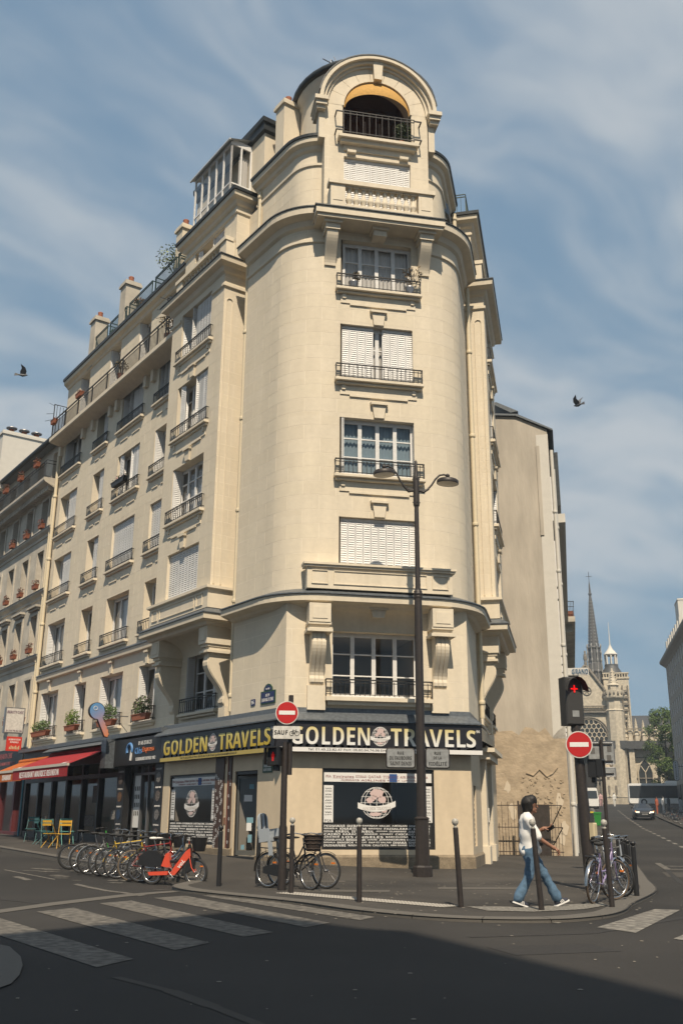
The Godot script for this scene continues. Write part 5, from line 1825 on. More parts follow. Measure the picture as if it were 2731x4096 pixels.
func make_shops(house: Node3D) -> void:
	var I := Transform3D()
	# ground floor walls of the corner house
	var w := MB.new()
	plain_wall(w, -2.5, 2.5, 0, 4.1, [[-1.48, 1.48, 0.68, 2.66]], 0)
	w.xf = FRAME_L
	plain_wall(w, -7.1, 0, 0, 4.1, [[-2.45, -1.25, 0.3, 2.64], [-6.5, -3.55, 0.7, 2.65]], 0)
	w.quad(Vector3(-7.1, 0, -0.5), Vector3(-7.1, 0, 0), Vector3(-7.1, 4.1, 0), Vector3(-7.1, 4.1, -0.5))
	w.xf = FRAME_R
	plain_wall(w, 0, 2.75, 0, 4.1, [[0.5, 1.15, 0.75, 2.3]], 0)
	plain_wall(w, 2.75, 9.6, 0, 4.1, [[3.6, 5.0, 0, 2.9], [6.2, 7.2, 1.0, 2.8]], -0.05)
	part("wall", w, M.plaster, house)
	for q in [[I, -1.48, 1.48, 0.68, 2.66], [FRAME_L, -2.45, -1.25, 0.3, 2.64], [FRAME_L, -6.5, -3.55, 0.7, 2.65], [FRAME_R, 0.5, 1.15, 0.75, 2.3]]:
		var rv := MB.new()
		rv.xf = q[0]
		var d := -0.15
		rv.quad(Vector3(q[1], q[3], 0), Vector3(q[1], q[3], d), Vector3(q[1], q[4], d), Vector3(q[1], q[4], 0))
		rv.quad(Vector3(q[2], q[3], d), Vector3(q[2], q[3], 0), Vector3(q[2], q[4], 0), Vector3(q[2], q[4], d))
		rv.quad(Vector3(q[1], q[4], d), Vector3(q[2], q[4], d), Vector3(q[2], q[4], 0), Vector3(q[1], q[4], 0))
		rv.quad(Vector3(q[1], q[3], 0), Vector3(q[2], q[3], 0), Vector3(q[2], q[3], d), Vector3(q[1], q[3], d))
		part("reveal", rv, M.plaster, house)
	var path := plan(FRAME_L, [[-1.2, 0], [0, 0]])
	path.append_array(PackedVector2Array([Vector2(2.5, 0)]))
	path.append_array(plan(FRAME_R, [[2.75, 0]]))
	var pl := MB.new()
	pl.sweep(path, [Vector2(0.055, 0), Vector2(0.055, 0.5), Vector2(0.04, 0.515), Vector2(0.0, 0.56)])
	pl.sweep(plan(FRAME_L, [[-7.1, 0], [-2.5, 0]]), [Vector2(0.055, 0), Vector2(0.055, 0.62), Vector2(0.0, 0.66)])
	part("plinth", pl, M.plinth, house)
	shop_window(house, I, -1.48, 1.48, 0.68, 2.66, [["PESHAWAR", "DUBAI", "SHARJAH", "DALLAS", "ABIDJAN", "ROME", "MUMBAI"], ["MANILA", "KHARTOUM", "MADRAS", "FAISALABAD", "MILAN"], ["DOHA", "KABUL", "ISTANBUL", "JEDDAH", "ISLAMABAD", "AMRITSAR"], ["CAIRO", "KARACHI", "MADRID", "SYDNEY", "CHICAGO", "MOSCOW"], ["ZAGREB", "LOS ANGELES", "BARCELONA", "TOKYO"], ["CASABLANCA", "BRISBANE", "LAHORE", "JOHANESBURG", "OSAKA", "QUETTA"], ["DOUALA", "BANGKOK", "MUSCAT", "DAR ES SALAM", "DHAKA", "KHARTOUM"], ["DUSHANBE", "WASHINGTON", "CALCUTA", "ABU DHABI", "MONASTIR"]], 1.12)
	shop_window(house, FRAME_L, -6.5, -3.55, 0.7, 2.65, [["HARARE", "ATHENS", "COPENHAGEN", "CHITTAGONG", "COLOMBO"], ["SHINGHAI", "HAWAII", "BOGOTA", "SINGAPORE", "SAN TIAGO"], ["MELBOURNE", "QUEBEC", "MARAKECH", "GENEVA", "BERLIN"], ["RIYADH", "KUALA LUMPUR", "OSLO", "KUWAIT"], ["BEYROUTH", "HONG KONG", "MIAMI", "BERN"], ["BAHRAIN", "CAMEROON", "YOKOHAMA"], ["BAKU", "BUENOS AIRES", "MONTREAL"]], 1.05)
	fascia_sign(I, -2.72, 2.74, 0.28, false, "black fascia sign with white and gold GOLDEN TRAVELS lettering on the prow front", [-2.35, -0.3, 0.26, 2.56])
	fascia_sign(FRAME_L, -6.72, -0.02, 0.26, true, "black fascia sign with all-gold GOLDEN TRAVELS lettering above the shop door side", [-6.5, -3.68, -2.98, -0.22])
	# zinc ledge over the signs
	var zp := plan(FRAME_L, [[-7.1, 0], [0, 0]])
	zp.append_array(PackedVector2Array([Vector2(2.5, 0)]))
	zp.append_array(plan(FRAME_R, [[2.75, 0]]))
	var zl := MB.new()
	zl.sweep(zp, [Vector2(0.3, 3.81), Vector2(0.34, 3.815), Vector2(0.34, 3.85), Vector2(0.1, 4.02), Vector2(0.03, 4.06), Vector2(0.02, 4.18)])
	part("flashing", zl, M.zinc, house)
	# right-hand street door, grille, hood
	var gr := MB.new()
	gr.xf = FRAME_R
	gr.box(0.5, 0.75, -0.12, 1.15, 2.3, -0.1)
	for i in 12:
		gr.box(0.5, 0.78 + i * 0.127, -0.09, 1.15, 0.82 + i * 0.127, -0.05)
	for i in 5:
		gr.box(0.53 + i * 0.135, 0.75, -0.1, 0.56 + i * 0.135, 2.3, -0.06)
	part("window_grille", gr, M.iron, house)
	var en := MB.new()
	en.xf = FRAME_R
	for x in [2.9, 5.1]:
		en.box(x, 0, -0.06, x + 0.5, 3.1, 0.14)
		en.box(x - 0.05, 0, -0.06, x + 0.55, 0.7, 0.2)
	en.box(2.7, 3.1, -0.06, 5.8, 3.3, 0.3)
	en.box(2.6, 3.3, -0.06, 5.9, 3.42, 0.45)
	en.quad(Vector3(2.6, 3.425, 0.45), Vector3(5.9, 3.425, 0.45), Vector3(5.9, 3.7, -0.05), Vector3(2.6, 3.7, -0.05))
	part("door_surround", en, M.trim, house)
	var sd := MB.new()
	sd.xf = FRAME_R
	sd.box(3.6, 0, -0.4, 5.0, 2.9, -0.34)
	for i in 8:
		sd.box(3.65 + i * 0.17, 1.2, -0.34, 3.68 + i * 0.17, 2.8, -0.3)
	sd.box(6.2, 1.0, -0.3, 7.2, 2.8, -0.25)
	part("street_door", sd, M.black_paint, house)
	var ip := MB.new()
	ip.xf = FRAME_R
	ip.box(3.3, 1.35, 0.14, 3.42, 1.75, 0.17)
	part("intercom", ip, M.sign_white, house)
	# mosaic pier with a stripped brick channel
	var ms := MB.new()
	ms.xf = FRAME_L
	ms.box(-3.53, 0, -0.1, -3.03, 3.04, 0.035)
	ms.box(-2.74, 0, -0.1, -2.6, 3.04, 0.035)
	var pier := part("mosaic_pier", ms, mt("mosaic", Color(0.15, 0.075, 0.045), 0.45, 0, {"tex": noise_tex(512, 0.12, 0.35, 1.0, 62, 3, FastNoiseLite.TYPE_CELLULAR), "scale": 1.4}), house)
	rng.seed = 12
	var fl := MB.new()
	for i in 52:
		var x: float = rng.randf_range(-3.5, -3.06) if i < 44 else rng.randf_range(-2.72, -2.63)
		var y := 0.4 + 2.6 * i / 52.0 if i < 44 else 0.5 + (i - 44) * 0.3
		fl.xf = FRAME_L * Transform3D(Basis(), Vector3(x, y, 0.037))
		for k in 6:
			var a := TAU * k / 6.0
			fl.quad(Vector3(cos(a) * 0.022, sin(a) * 0.022, 0), Vector3(cos(a + 0.4) * 0.044, sin(a + 0.4) * 0.044, 0), Vector3(cos(a + 0.9) * 0.044, sin(a + 0.9) * 0.044, 0), Vector3(cos(a + 1.0) * 0.022, sin(a + 1.0) * 0.022, 0))
	var fo := part("mosaic_flowers", fl, M.white_print, pier)
	fo.set_meta("kind", "stuff")
	for i in 13:
		var bm := MB.new()
		bm.xf = FRAME_L
		var y := 0.1 + i * 0.228
		var a := -3.03 + rng.randf_range(0.0, 0.06)
		bm.cbox(a, y, -0.2, -2.9 + rng.randf_range(-0.06, 0.02), y + 0.2, rng.randf_range(-0.06, 0.02), 0.02)
		part("brick", bm, mt("brick", Color(0.24, 0.085, 0.05), 0.9, 0, {"tex": noise_tex(256, 0.06, 0.6, 1.0, 63), "scale": 2.0}), pier)
	var rp := MB.new()
	rp.xf = FRAME_L
	rp.bar(Vector3(-2.82, 0.2, -0.02), Vector3(-2.82, 3.04, -0.02), 0.05, 8)
	rp.box(-3.05, 0, -0.25, -2.6, 3.04, -0.2)
	part("pipe", rp, mt("rust", Color(0.13, 0.04, 0.028), 0.8), pier)
	# doorway with an open glazed door
	var dw := MB.new()
	dw.xf = FRAME_L
	dw.quad(Vector3(-2.45, 0.3, -4.5), Vector3(-1.25, 0.3, -4.5), Vector3(-1.25, 2.64, -4.5), Vector3(-2.45, 2.64, -4.5))
	dw.quad(Vector3(-2.45, 0.3, -0.1), Vector3(-2.45, 0.3, -4.5), Vector3(-2.45, 2.64, -4.5), Vector3(-2.45, 2.64, -0.1))
	dw.quad(Vector3(-1.25, 0.3, -4.5), Vector3(-1.25, 0.3, -0.1), Vector3(-1.25, 2.64, -0.1), Vector3(-1.25, 2.64, -4.5))
	dw.quad(Vector3(-2.45, 2.64, -4.5), Vector3(-1.25, 2.64, -4.5), Vector3(-1.25, 2.64, -0.1), Vector3(-2.45, 2.64, -0.1))
	dw.quad(Vector3(-2.45, 0.45, -0.1), Vector3(-1.25, 0.45, -0.1), Vector3(-1.25, 0.45, -4.5), Vector3(-2.45, 0.45, -4.5))
	part("doorway", dw, M.shop_room, house)
	var dr := MB.new()
	dr.xf = FRAME_L
	for q in [[-2.45, -2.4], [-1.3, -1.25]]:
		dr.box(q[0], 0.45, -0.12, q[1], 2.64, -0.04)
	dr.box(-2.4, 2.55, -0.12, -1.3, 2.64, -0.04)
	dr.box(-2.55, 0.38, -0.1, -1.2, 0.46, 0.12)
	var door := part("door", dr, M.black_paint, house)
	var lf := MB.new()
	lf.xf = FRAME_L * Transform3D(Basis(Vector3.UP, 0.55), Vector3(-2.4, 0, -0.08))
	for q in [[0, 0.48, 0.05, 2.52], [0.58, 0.48, 0.63, 2.52], [0.05, 2.46, 0.58, 2.52], [0.05, 0.48, 0.58, 0.6]]:
		lf.box(q[0], q[1], -0.025, q[2], q[3], 0.025)
	part("door_leaf", lf, mt("grey_frame", Color(0.12, 0.12, 0.11), 0.5, 0.4), door)
	var pg := MB.new()
	pg.xf = lf.xf
	pg.quad(Vector3(0.05, 0.6, 0), Vector3(0.58, 0.6, 0), Vector3(0.58, 2.46, 0), Vector3(0.05, 2.46, 0))
	part("pane", pg, M.shop_glass, door)
	for q in [[0.2, 1.85, 0.25, 0.17, "white_print"], [0.35, 2.18, 0.14, 0.12, "sticker_blue"], [0.3, 1.3, 0.2, 0.14, "sticker_blue"], [0.3, 1.1, 0.15, 0.2, "white_print"], [0.35, 0.8, 0.12, 0.2, "sticker_blue"], [0.15, 0.62, 0.1, 0.12, "sticker_blue"]]:
		var st := MB.new()
		st.xf = lf.xf
		st.box(q[0], q[1], 0.003, q[0] + q[2], q[1] + q[3], 0.006)
		part("sticker", st, M.white_print if q[4] == "white_print" else mt("sticker_blue", Color(0.16, 0.3, 0.36), 0.6), door)
	# name plates
	var np := thing("street_name_plate", "blue enamel street name plate with arched top on the prow wall", "plate", ORIGIN, TURN)
	var b := MB.new()
	b.xf = FRAME_L * Transform3D(Basis(), Vector3(-0.81, 4.5, 0))
	b.box(-0.37, -0.17, 0, 0.37, 0.17, 0.025)
	b.prism(PackedVector2Array([Vector2(-0.22, 0.172), Vector2(0.22, 0.172), Vector2(0.2, 0.26), Vector2(0.1, 0.34), Vector2(0, 0.36), Vector2(-0.1, 0.34), Vector2(-0.2, 0.26)]), 0, 0.025)
	part("rim", b, M.green_enamel, np)
	var bb := MB.new()
	bb.xf = b.xf
	bb.box(-0.34, -0.14, 0.025, 0.34, 0.14, 0.03)
	bb.prism(PackedVector2Array([Vector2(-0.19, 0.185), Vector2(0.19, 0.185), Vector2(0.16, 0.26), Vector2(0, 0.33), Vector2(-0.16, 0.26)]), 0.025, 0.03)
	part("plate", bb, M.blue_enamel, np)
	var bt := MB.new()
	for q in [["RUE DU", 0.055, 0.2, 0.07], ["FAUBOURG ST DENIS", -0.06, 0.6, 0.085], ["10e ARR", 0.225, 0.2, 0.045]]:
		bt.xf = b.xf * Transform3D(Basis(), Vector3(0, q[1], 0.032))
		bt.text(q[0], q[2], q[3], 0.003, serif, 5.0)
	part("lettering", bt, M.white_print, np)
	var hn := thing("house_number", "small blue house number plate reading 96 on the prow wall", "plate", ORIGIN, TURN)
	var hm := MB.new()
	hm.xf = FRAME_L * Transform3D(Basis(), Vector3(-1.6, 4.43, 0))
	hm.box(-0.11, -0.085, 0, 0.11, 0.085, 0.02)
	part("plate", hm, M.blue_enamel, hn)
	var ht := MB.new()
	ht.xf = hm.xf * Transform3D(Basis(), Vector3(0, 0, 0.022))
	ht.text("96", 0.13, 0.1, 0.003, sans_bold, 5.0)
	part("lettering", ht, M.white_print, hn)
	var gn := thing("street_name_plate", "dark green street name plate beside the shop doorway", "plate", ORIGIN, TURN)
	var gm := MB.new()
	gm.xf = FRAME_L * Transform3D(Basis(), Vector3(-0.73, 2.72, 0))
	gm.box(-0.24, -0.17, 0, 0.24, 0.17, 0.02)
	part("plate", gm, M.green_enamel, gn)
	var gt := MB.new()
	for q in [["RUE DU", 0.09, 0.16, 0.05], ["FAUBOURG", 0.0, 0.34, 0.065], ["SAINT-DENIS", -0.09, 0.38, 0.065]]:
		gt.xf = gm.xf * Transform3D(Basis(), Vector3(0, q[1], 0.022))
		gt.text(q[0], q[2], q[3], 0.003, sans_bold, 5.0)
	part("lettering", gt, M.white_print, gn)
	make_left_shops(house)

func make_left_shops(house: Node3D) -> void:
	# locksmith's black shopfront
	var t := thing("locksmith_shopfront", "black locksmith shopfront with glass door beside the gold sign", "shopfront", ORIGIN, TURN)
	var F := FRAME_L * Transform3D(Basis(), Vector3(0, 0, -0.1))
	var b := MB.new()
	b.xf = F
	b.box(-10.5, 3.05, -0.1, -6.86, 3.9, 0.3)
	part("fascia", b, M.black_paint, t)
	var p := MB.new()
	p.xf = F
	p.box(-7.55, 0, -0.1, -6.95, 3.05, 0.12)
	part("pilaster", p, M.black_paint, t)
	var p2 := MB.new()
	p2.xf = F
	p2.box(-10.5, 0, -0.1, -9.9, 3.05, 0.12)
	part("pilaster", p2, M.black_paint, t)
	var icons := [Color(0.4, 0.38, 0.36), Color(0.3, 0.25, 0.22), Color(0.35, 0.33, 0.32), Color(0.25, 0.2, 0.18), Color(0.3, 0.16, 0.08), Color(0.05, 0.1, 0.2)]
	for s in 2:
		for i in 4:
			var d := MB.new()
			d.xf = F * Transform3D(Basis(Vector3.RIGHT, PI / 2).scaled_local(Vector3(1, 1, 1)), Vector3([-7.25, -10.2][s], 2.62 - i * 0.56, 0.125))
			d.lathe([Vector2(0.16, 0), Vector2(0.16, 0.008), Vector2(0.001, 0.008)], 18, false)
			part("round_picture", d, mt("icon%d" % [(i + s * 3) % 6], icons[(i + s * 3) % 6], 0.6, 0, {"tex": noise_tex(128, 0.05, 0.3, 1.0, 70 + i + s * 4, 3), "scale": 3.0}), t)
			var lt := MB.new()
			lt.xf = F * Transform3D(Basis(), Vector3([-7.25, -10.2][s], 2.88 - i * 0.56, 0.124))
			lt.text([["PORTE BLINDEE", "CHANGEMENT DE SERRURE", "OUVERTURE DE PORTE", "DEPANNAGE"], ["CLES", "SERRURES", "BLINDAGE", "COFFRES"]][s][i], 0.4, 0.05, 0.003, sans, 8.0)
			part("lettering", lt, M.white_print, t)
	var st := MB.new()
	st.xf = F * Transform3D(Basis(), Vector3(-8.05, 3.72, 0.305))
	st.text("01 45 23 86 23", 1.0, 0.12, 0.004, sans_bold, 5.0)
	st.xf = F * Transform3D(Basis(), Vector3(-7.95, 3.22, 0.305))
	st.text("SERRURERIE DEPUIS 1982", 1.5, 0.1, 0.004, sans_bold, 5.0)
	part("lettering", st, M.white_print, t)
	var s2 := MB.new()
	s2.xf = F * Transform3D(Basis(), Vector3(-8.5, 3.48, 0.31))
	s2.text("Clés", 0.55, 0.2, 0.02, sans_bold, 4.0)
	part("lettering", s2, mt("blue_sign", Color(0.08, 0.2, 0.42), 0.5), t)
	var s3 := MB.new()
	s3.xf = F * Transform3D(Basis(), Vector3(-7.75, 3.48, 0.31))
	s3.text("Express", 0.85, 0.2, 0.02, sans_bold, 4.0)
	part("lettering", s3, mt("orange_sign", Color(0.5, 0.13, 0.04), 0.5), t)
	var lg := MB.new()
	lg.xf = F * Transform3D(Basis(), Vector3(-9.2, 3.5, 0.31))
	lg.torus(Vector3(0, 0.03, 0), 0.2, 0.05, 20, 6, -0.3, PI + 0.5)
	part("key_emblem", lg, M.blue_sign, t)
	var lg2 := MB.new()
	lg2.xf = F * Transform3D(Basis(), Vector3(-9.2, 3.5, 0.31))
	lg2.bar(Vector3(0.18, 0.02, 0), Vector3(0.12, -0.3, 0), 0.05, 6)
	part("key_emblem", lg2, M.white_print, t)
	var g := MB.new()
	g.xf = F
	for x in [-9.9, -9.3, -8.75, -7.6]:
		g.box(x, 0.3, -0.3, x + 0.06, 3.05, -0.2)
	g.box(-9.9, 2.75, -0.3, -7.55, 2.83, -0.2)
	part("door_frame", g, M.steel, t)
	var gp := MB.new()
	gp.xf = F
	gp.quad(Vector3(-9.9, 0.3, -0.25), Vector3(-7.55, 0.3, -0.25), Vector3(-7.55, 3.05, -0.25), Vector3(-9.9, 3.05, -0.25))
	part("pane", gp, M.shop_glass, t)
	var ps := MB.new()
	ps.xf = F
	ps.box(-9.82, 1.1, -0.24, -9.35, 2.75, -0.23)
	part("poster", ps, M.white_print, t)
	var ks := MB.new()
	for i in 12:
		ks.xf = F * Transform3D(Basis(), Vector3(-9.72 + (i % 3) * 0.14, 1.55 + int(i / 3) * 0.26, -0.225))
		ks.box(-0.03, -0.07, 0, 0.03, 0.07, 0.004)
	var ko := part("key_pictures", ks, M.ink, t)
	ko.set_meta("kind", "stuff")
	var rm := MB.new()
	rm.xf = F
	rm.quad(Vector3(-10.5, 0.2, -5.0), Vector3(-6.95, 0.2, -5.0), Vector3(-6.95, 3.3, -5.0), Vector3(-10.5, 3.3, -5.0))
	rm.quad(Vector3(-10.5, 0.2, -0.1), Vector3(-10.5, 0.2, -5.0), Vector3(-10.5, 3.3, -5.0), Vector3(-10.5, 3.3, -0.1))
	rm.quad(Vector3(-6.95, 0.2, -5.0), Vector3(-6.95, 0.2, -0.1), Vector3(-6.95, 3.3, -0.1), Vector3(-6.95, 3.3, -5.0))
	rm.quad(Vector3(-10.5, 3.06, -5.0), Vector3(-6.95, 3.06, -5.0), Vector3(-6.95, 3.06, -0.1), Vector3(-10.5, 3.06, -0.1))
	part("interior", rm, M.shop_room, t)
	# restaurant
	var r := thing("restaurant_shopfront", "dark restaurant front with glazed panels under the red awning", "shopfront", ORIGIN, TURN)
	var R := FRAME_L * Transform3D(Basis(), Vector3(0, 0, -0.25))
	var rf := MB.new()
	rf.xf = R
	for x in [-20.85, -19.2, -17.6, -16.0, -14.4, -12.8, -10.75]:
		rf.box(x, 0.2, -0.15, x + 0.16, 3.3, 0.05)
	rf.box(-20.85, 2.75, -0.15, -10.55, 2.9, 0.06)
	rf.box(-20.85, 3.25, -0.2, -10.55, 4.0, 0.2)
	rf.box(-20.85, 0.2, -0.14, -10.55, 0.85, 0.03)
	part("frame", rf, mt("dark_wood", Color(0.02, 0.016, 0.014), 0.45), r)
	for i in 6:
		var x := [-20.69, -19.04, -17.44, -15.84, -14.24, -12.64][i] as float
		var x2 := [-19.2, -17.6, -16.0, -14.4, -12.8, -10.75][i] as float
		var gg := MB.new()
		gg.xf = R
		gg.quad(Vector3(x, 0.85, -0.06), Vector3(x2, 0.85, -0.06), Vector3(x2, 2.75, -0.06), Vector3(x, 2.75, -0.06))
		part("pane", gg, M.shop_glass, r)
	for q in [[-19.7, 0.95, 0.4, 0.5], [-18.6, 1.0, 0.5, 0.45], [-17.0, 1.0, 0.4, 0.55], [-14.0, 1.1, 0.9, 0.4], [-11.6, 1.35, 0.34, 0.3], [-13.4, 1.9, 0.5, 0.6]]:
		var m := MB.new()
		m.xf = R
		m.box(q[0], q[1], -0.05, q[0] + q[2], q[1] + q[3], -0.045)
		part("notice", m, mt("notice%d" % int(q[2] * 100), Color(0.3, 0.28, 0.25) if q[2] > 0.36 else Color(0.6, 0.58, 0.54), 0.8, 0, {"tex": noise_tex(128, 0.08, 0.25, 1.0, 80, 3), "scale": 2.0}), r)
	var ri := MB.new()
	ri.xf = R
	ri.quad(Vector3(-20.85, 0.2, -6.0), Vector3(-10.55, 0.2, -6.0), Vector3(-10.55, 3.3, -6.0), Vector3(-20.85, 3.3, -6.0))
	ri.quad(Vector3(-10.55, 0.2, -6.0), Vector3(-10.55, 0.2, -0.1), Vector3(-10.55, 3.3, -0.1), Vector3(-10.55, 3.3, -6.0))
	ri.quad(Vector3(-20.85, 3.24, -6.0), Vector3(-10.55, 3.24, -6.0), Vector3(-10.55, 3.24, -0.1), Vector3(-20.85, 3.24, -0.1))
	part("interior", ri, M.shop_room, r)
	var wl := MB.new()
	wl.xf = FRAME_L
	wl.box(-20.85, 3.98, -0.6, -6.86, 4.12, 0.22)
	part("ledge", wl, M.zinc, r)
	# awnings
	for q in [["restaurant_awning", "red restaurant awning with white lettering on its valance", 11.0, 16.9, 3.72, 10.55, 16.25, 3.1, 1.75, "red_cloth", Color(0.36, 0.018, 0.022), "RESTAURANT MAURICE REUNION"], ["shop_awning", "faded orange awning behind the red restaurant awning", 17.1, 20.7, 3.6, 16.6, 20.3, 3.12, 1.3, "orange_cloth", Color(0.55, 0.14, 0.02), "DIAMANT"]]:
		var a := thing(q[0], q[1], "awning", ORIGIN, TURN)
		var c := MB.new()
		c.xf = FRAME_L
		var P := [Vector3(-q[3], q[4], 0.1), Vector3(-q[2], q[4], 0.1), Vector3(-q[5], q[7], q[8]), Vector3(-q[6], q[7], q[8])]
		c.quad(P[3], P[2], P[1], P[0])
		var cl := mt(q[9], q[10], 0.8, 0, {"back": Color(q[10].r * 0.6, q[10].g * 0.6, q[10].b * 0.6).linear_to_srgb(), "tex": noise_tex(256, 0.02, 0.85, 1.0, 64), "scale": 0.4})
		part("canopy", c, cl, a)
		var v := MB.new()
		v.xf = FRAME_L
		v.box(-q[6], q[7] - 0.4, q[8] + 0.02, -q[5], q[7] - 0.06, q[8] + 0.026)
		part("valance", v, cl, a)
		var br := MB.new()
		br.xf = FRAME_L
		br.box(-q[6], q[7] - 0.06, q[8] - 0.03, -q[5], q[7] + 0.03, q[8] + 0.05)
		part("front_bar", br, mt("awning_bar", Color(0.5, 0.45, 0.38), 0.5), a)
		var cs := MB.new()
		cs.xf = FRAME_L
		cs.bar(Vector3(-q[3], q[4], 0.12), Vector3(-q[2], q[4], 0.12), 0.1, 10)
		part("roller", cs, cl, a)
		var ar := MB.new()
		ar.xf = FRAME_L
		for x in [-q[2] - 0.6, -q[3] + 0.6]:
			ar.tube([Vector3(x, q[4] - 0.12, 0.1), Vector3(x + 0.5, q[4] - 0.35, q[8] * 0.5), Vector3(x, q[7], q[8])], 0.03)
		part("arm", ar, M.steel, a)
		var tx := MB.new()
		tx.xf = FRAME_L * Transform3D(Basis(), Vector3(-(q[5] + q[6]) / 2 + 0.0, q[7] - 0.24, q[8] + 0.03))
		tx.text(q[11], (q[6] - q[5]) * (0.72 if q[9] == "red_cloth" else 0.3), 0.2, 0.004, sans_bold, 4.0)
		part("lettering", tx, M.white_print, a)
	# zinc cheek between awning and locksmith
	var ck := thing("awning_housing", "grey zinc awning housing above the restaurant", "housing", ORIGIN, TURN)
	var cm := MB.new()
	cm.xf = FRAME_L
	cm.box(-10.95, 3.0, -0.1, -10.52, 3.95, 0.5)
	part("cheek", cm, M.zinc, ck)
	var cm2 := MB.new()
	cm2.xf = FRAME_L
	cm2.quad(Vector3(-17.0, 3.8, 0.5), Vector3(-10.5, 3.8, 0.5), Vector3(-10.5, 4.0, 0.12), Vector3(-17.0, 4.0, 0.12))
	part("roof", cm2, M.zinc, ck)
	# hanging key sign
	var k := thing("key_sign", "hanging key-shaped sign, blue bow and orange blade", "sign", ORIGIN, TURN)
	var KF := FRAME_L * Transform3D(Basis(Vector3(0, 0, -1), Vector3(0, 1, 0), Vector3(1, 0, 0)), Vector3(-10.25, 0, 0))   # x = towards the wall, faces the tower
	var kb := MB.new()
	kb.xf = KF * Transform3D(Basis(Vector3.BACK, 0.47), Vector3(-1.05, 4.84, 0))
	var pts := PackedVector2Array()
	for i in 20:
		var an := -PI / 2 + 0.34 + (TAU - 0.68) * i / 19.0
		pts.push_back(Vector2(cos(an) * 0.28, sin(an) * 0.28))
	for q in [[-0.09, -0.9], [0.0, -0.97], [0.09, -0.9], [0.09, -0.82], [0.13, -0.76], [0.09, -0.7], [0.13, -0.64], [0.09, -0.57], [0.12, -0.5], [0.09, -0.42]]:
		pts.push_back(Vector2(q[0], q[1]))
	kb.prism(pts, -0.06, 0.06)
	part("board", kb, M.black_paint, k)
	var kf := MB.new()
	kf.xf = kb.xf * Transform3D(Basis().scaled(Vector3(0.92, 0.97, 1)), Vector3(0, -0.008, 0))
	kf.prism(pts, 0.061, 0.066)
	for i in kf.v.size():
		var q: Vector3 = kf.xf.affine_inverse() * kf.v[i]
		kf.c[i] = Color(0.10, 0.26, 0.5).lerp(Color(0.6, 0.22, 0.1), smoothstep(0.2, -0.95, q.y))
	part("face", kf, mt("key_print", Color(1, 1, 1), 0.5, 0, {"vc": true}), k)
	var kr := MB.new()
	kr.xf = kb.xf
	kr.torus(Vector3(-0.02, 0.1, 0.07), 0.065, 0.01, 16, 5)
	part("ring", kr, M.white_print, k)
	var kk := MB.new()
	kk.xf = KF
	kk.bar(Vector3(-0.75, 4.72, 0), Vector3(0.1, 4.72, 0), 0.02)
	kk.bar(Vector3(-0.4, 4.72, 0), Vector3(0.1, 4.2, 0), 0.012)
	part("arm", kk, M.steel, k)
	# signs on the neighbour's corner
	var bc := thing("beauty_sign", "white projecting light box sign on the old house's corner", "sign", ORIGIN, TURN)
	var BF := FRAME_L * Transform3D(Basis(Vector3(0, 0, -1), Vector3(0, 1, 0), Vector3(1, 0, 0)), Vector3(-21.2, 0, 0))
	var m1 := MB.new()
	m1.xf = BF
	m1.box(-0.85, 4.82, -0.1, -0.02, 5.9, 0.1)
	part("case", m1, M.steel, bc)
	var m2 := MB.new()
	m2.xf = BF
	m2.box(-0.81, 4.86, 0.1, -0.06, 5.86, 0.105)
	part("face", m2, M.sign_white, bc)
	var m3 := MB.new()
	m3.xf = BF * Transform3D(Basis(), Vector3(-0.43, 5.7, 0.11))
	m3.text("BEAUTY CHIC", 0.7, 0.12, 0.004, sans_bold, 5.0)
	m3.xf = BF * Transform3D(Basis(), Vector3(-0.43, 4.92, 0.11))
	m3.text("01 73 75 92 38", 0.68, 0.06, 0.004, sans_bold, 5.0)
	part("lettering", m3, mt("purple_print", Color(0.12, 0.06, 0.1), 0.6), bc)
	var al := thing("grocery_sign", "small red projecting sign below the white light box", "sign", ORIGIN, TURN)
	var a1 := MB.new()
	a1.xf = BF
	a1.box(-0.66, 4.08, -0.05, -0.02, 4.68, 0.05)
	part("case", a1, mt("red_sign", Color(0.5, 0.035, 0.02), 0.5), al)
	var a2 := MB.new()
	for q in [["ALIMENTATION", 4.56, 0.5, 0.07], ["GENERALE", 4.45, 0.36, 0.07]]:
		a2.xf = BF * Transform3D(Basis(), Vector3(-0.34, q[1], 0.053))
		a2.text(q[0], q[2], q[3], 0.004, sans_bold, 5.0)
	part("lettering", a2, M.white_print, al)
	var a3 := MB.new()
	for i in 7:
		a3.xf = BF * Transform3D(Basis(), Vector3(-0.54 + i * 0.065, 4.15, 0.053))
		a3.box(0, 0, 0, 0.04, 0.1 + 0.06 * sin(i * 1.9) * sin(i * 1.9), 0.004)
	part("bottle_picture", a3, mt("beige_print", Color(0.5, 0.42, 0.25), 0.6), al)

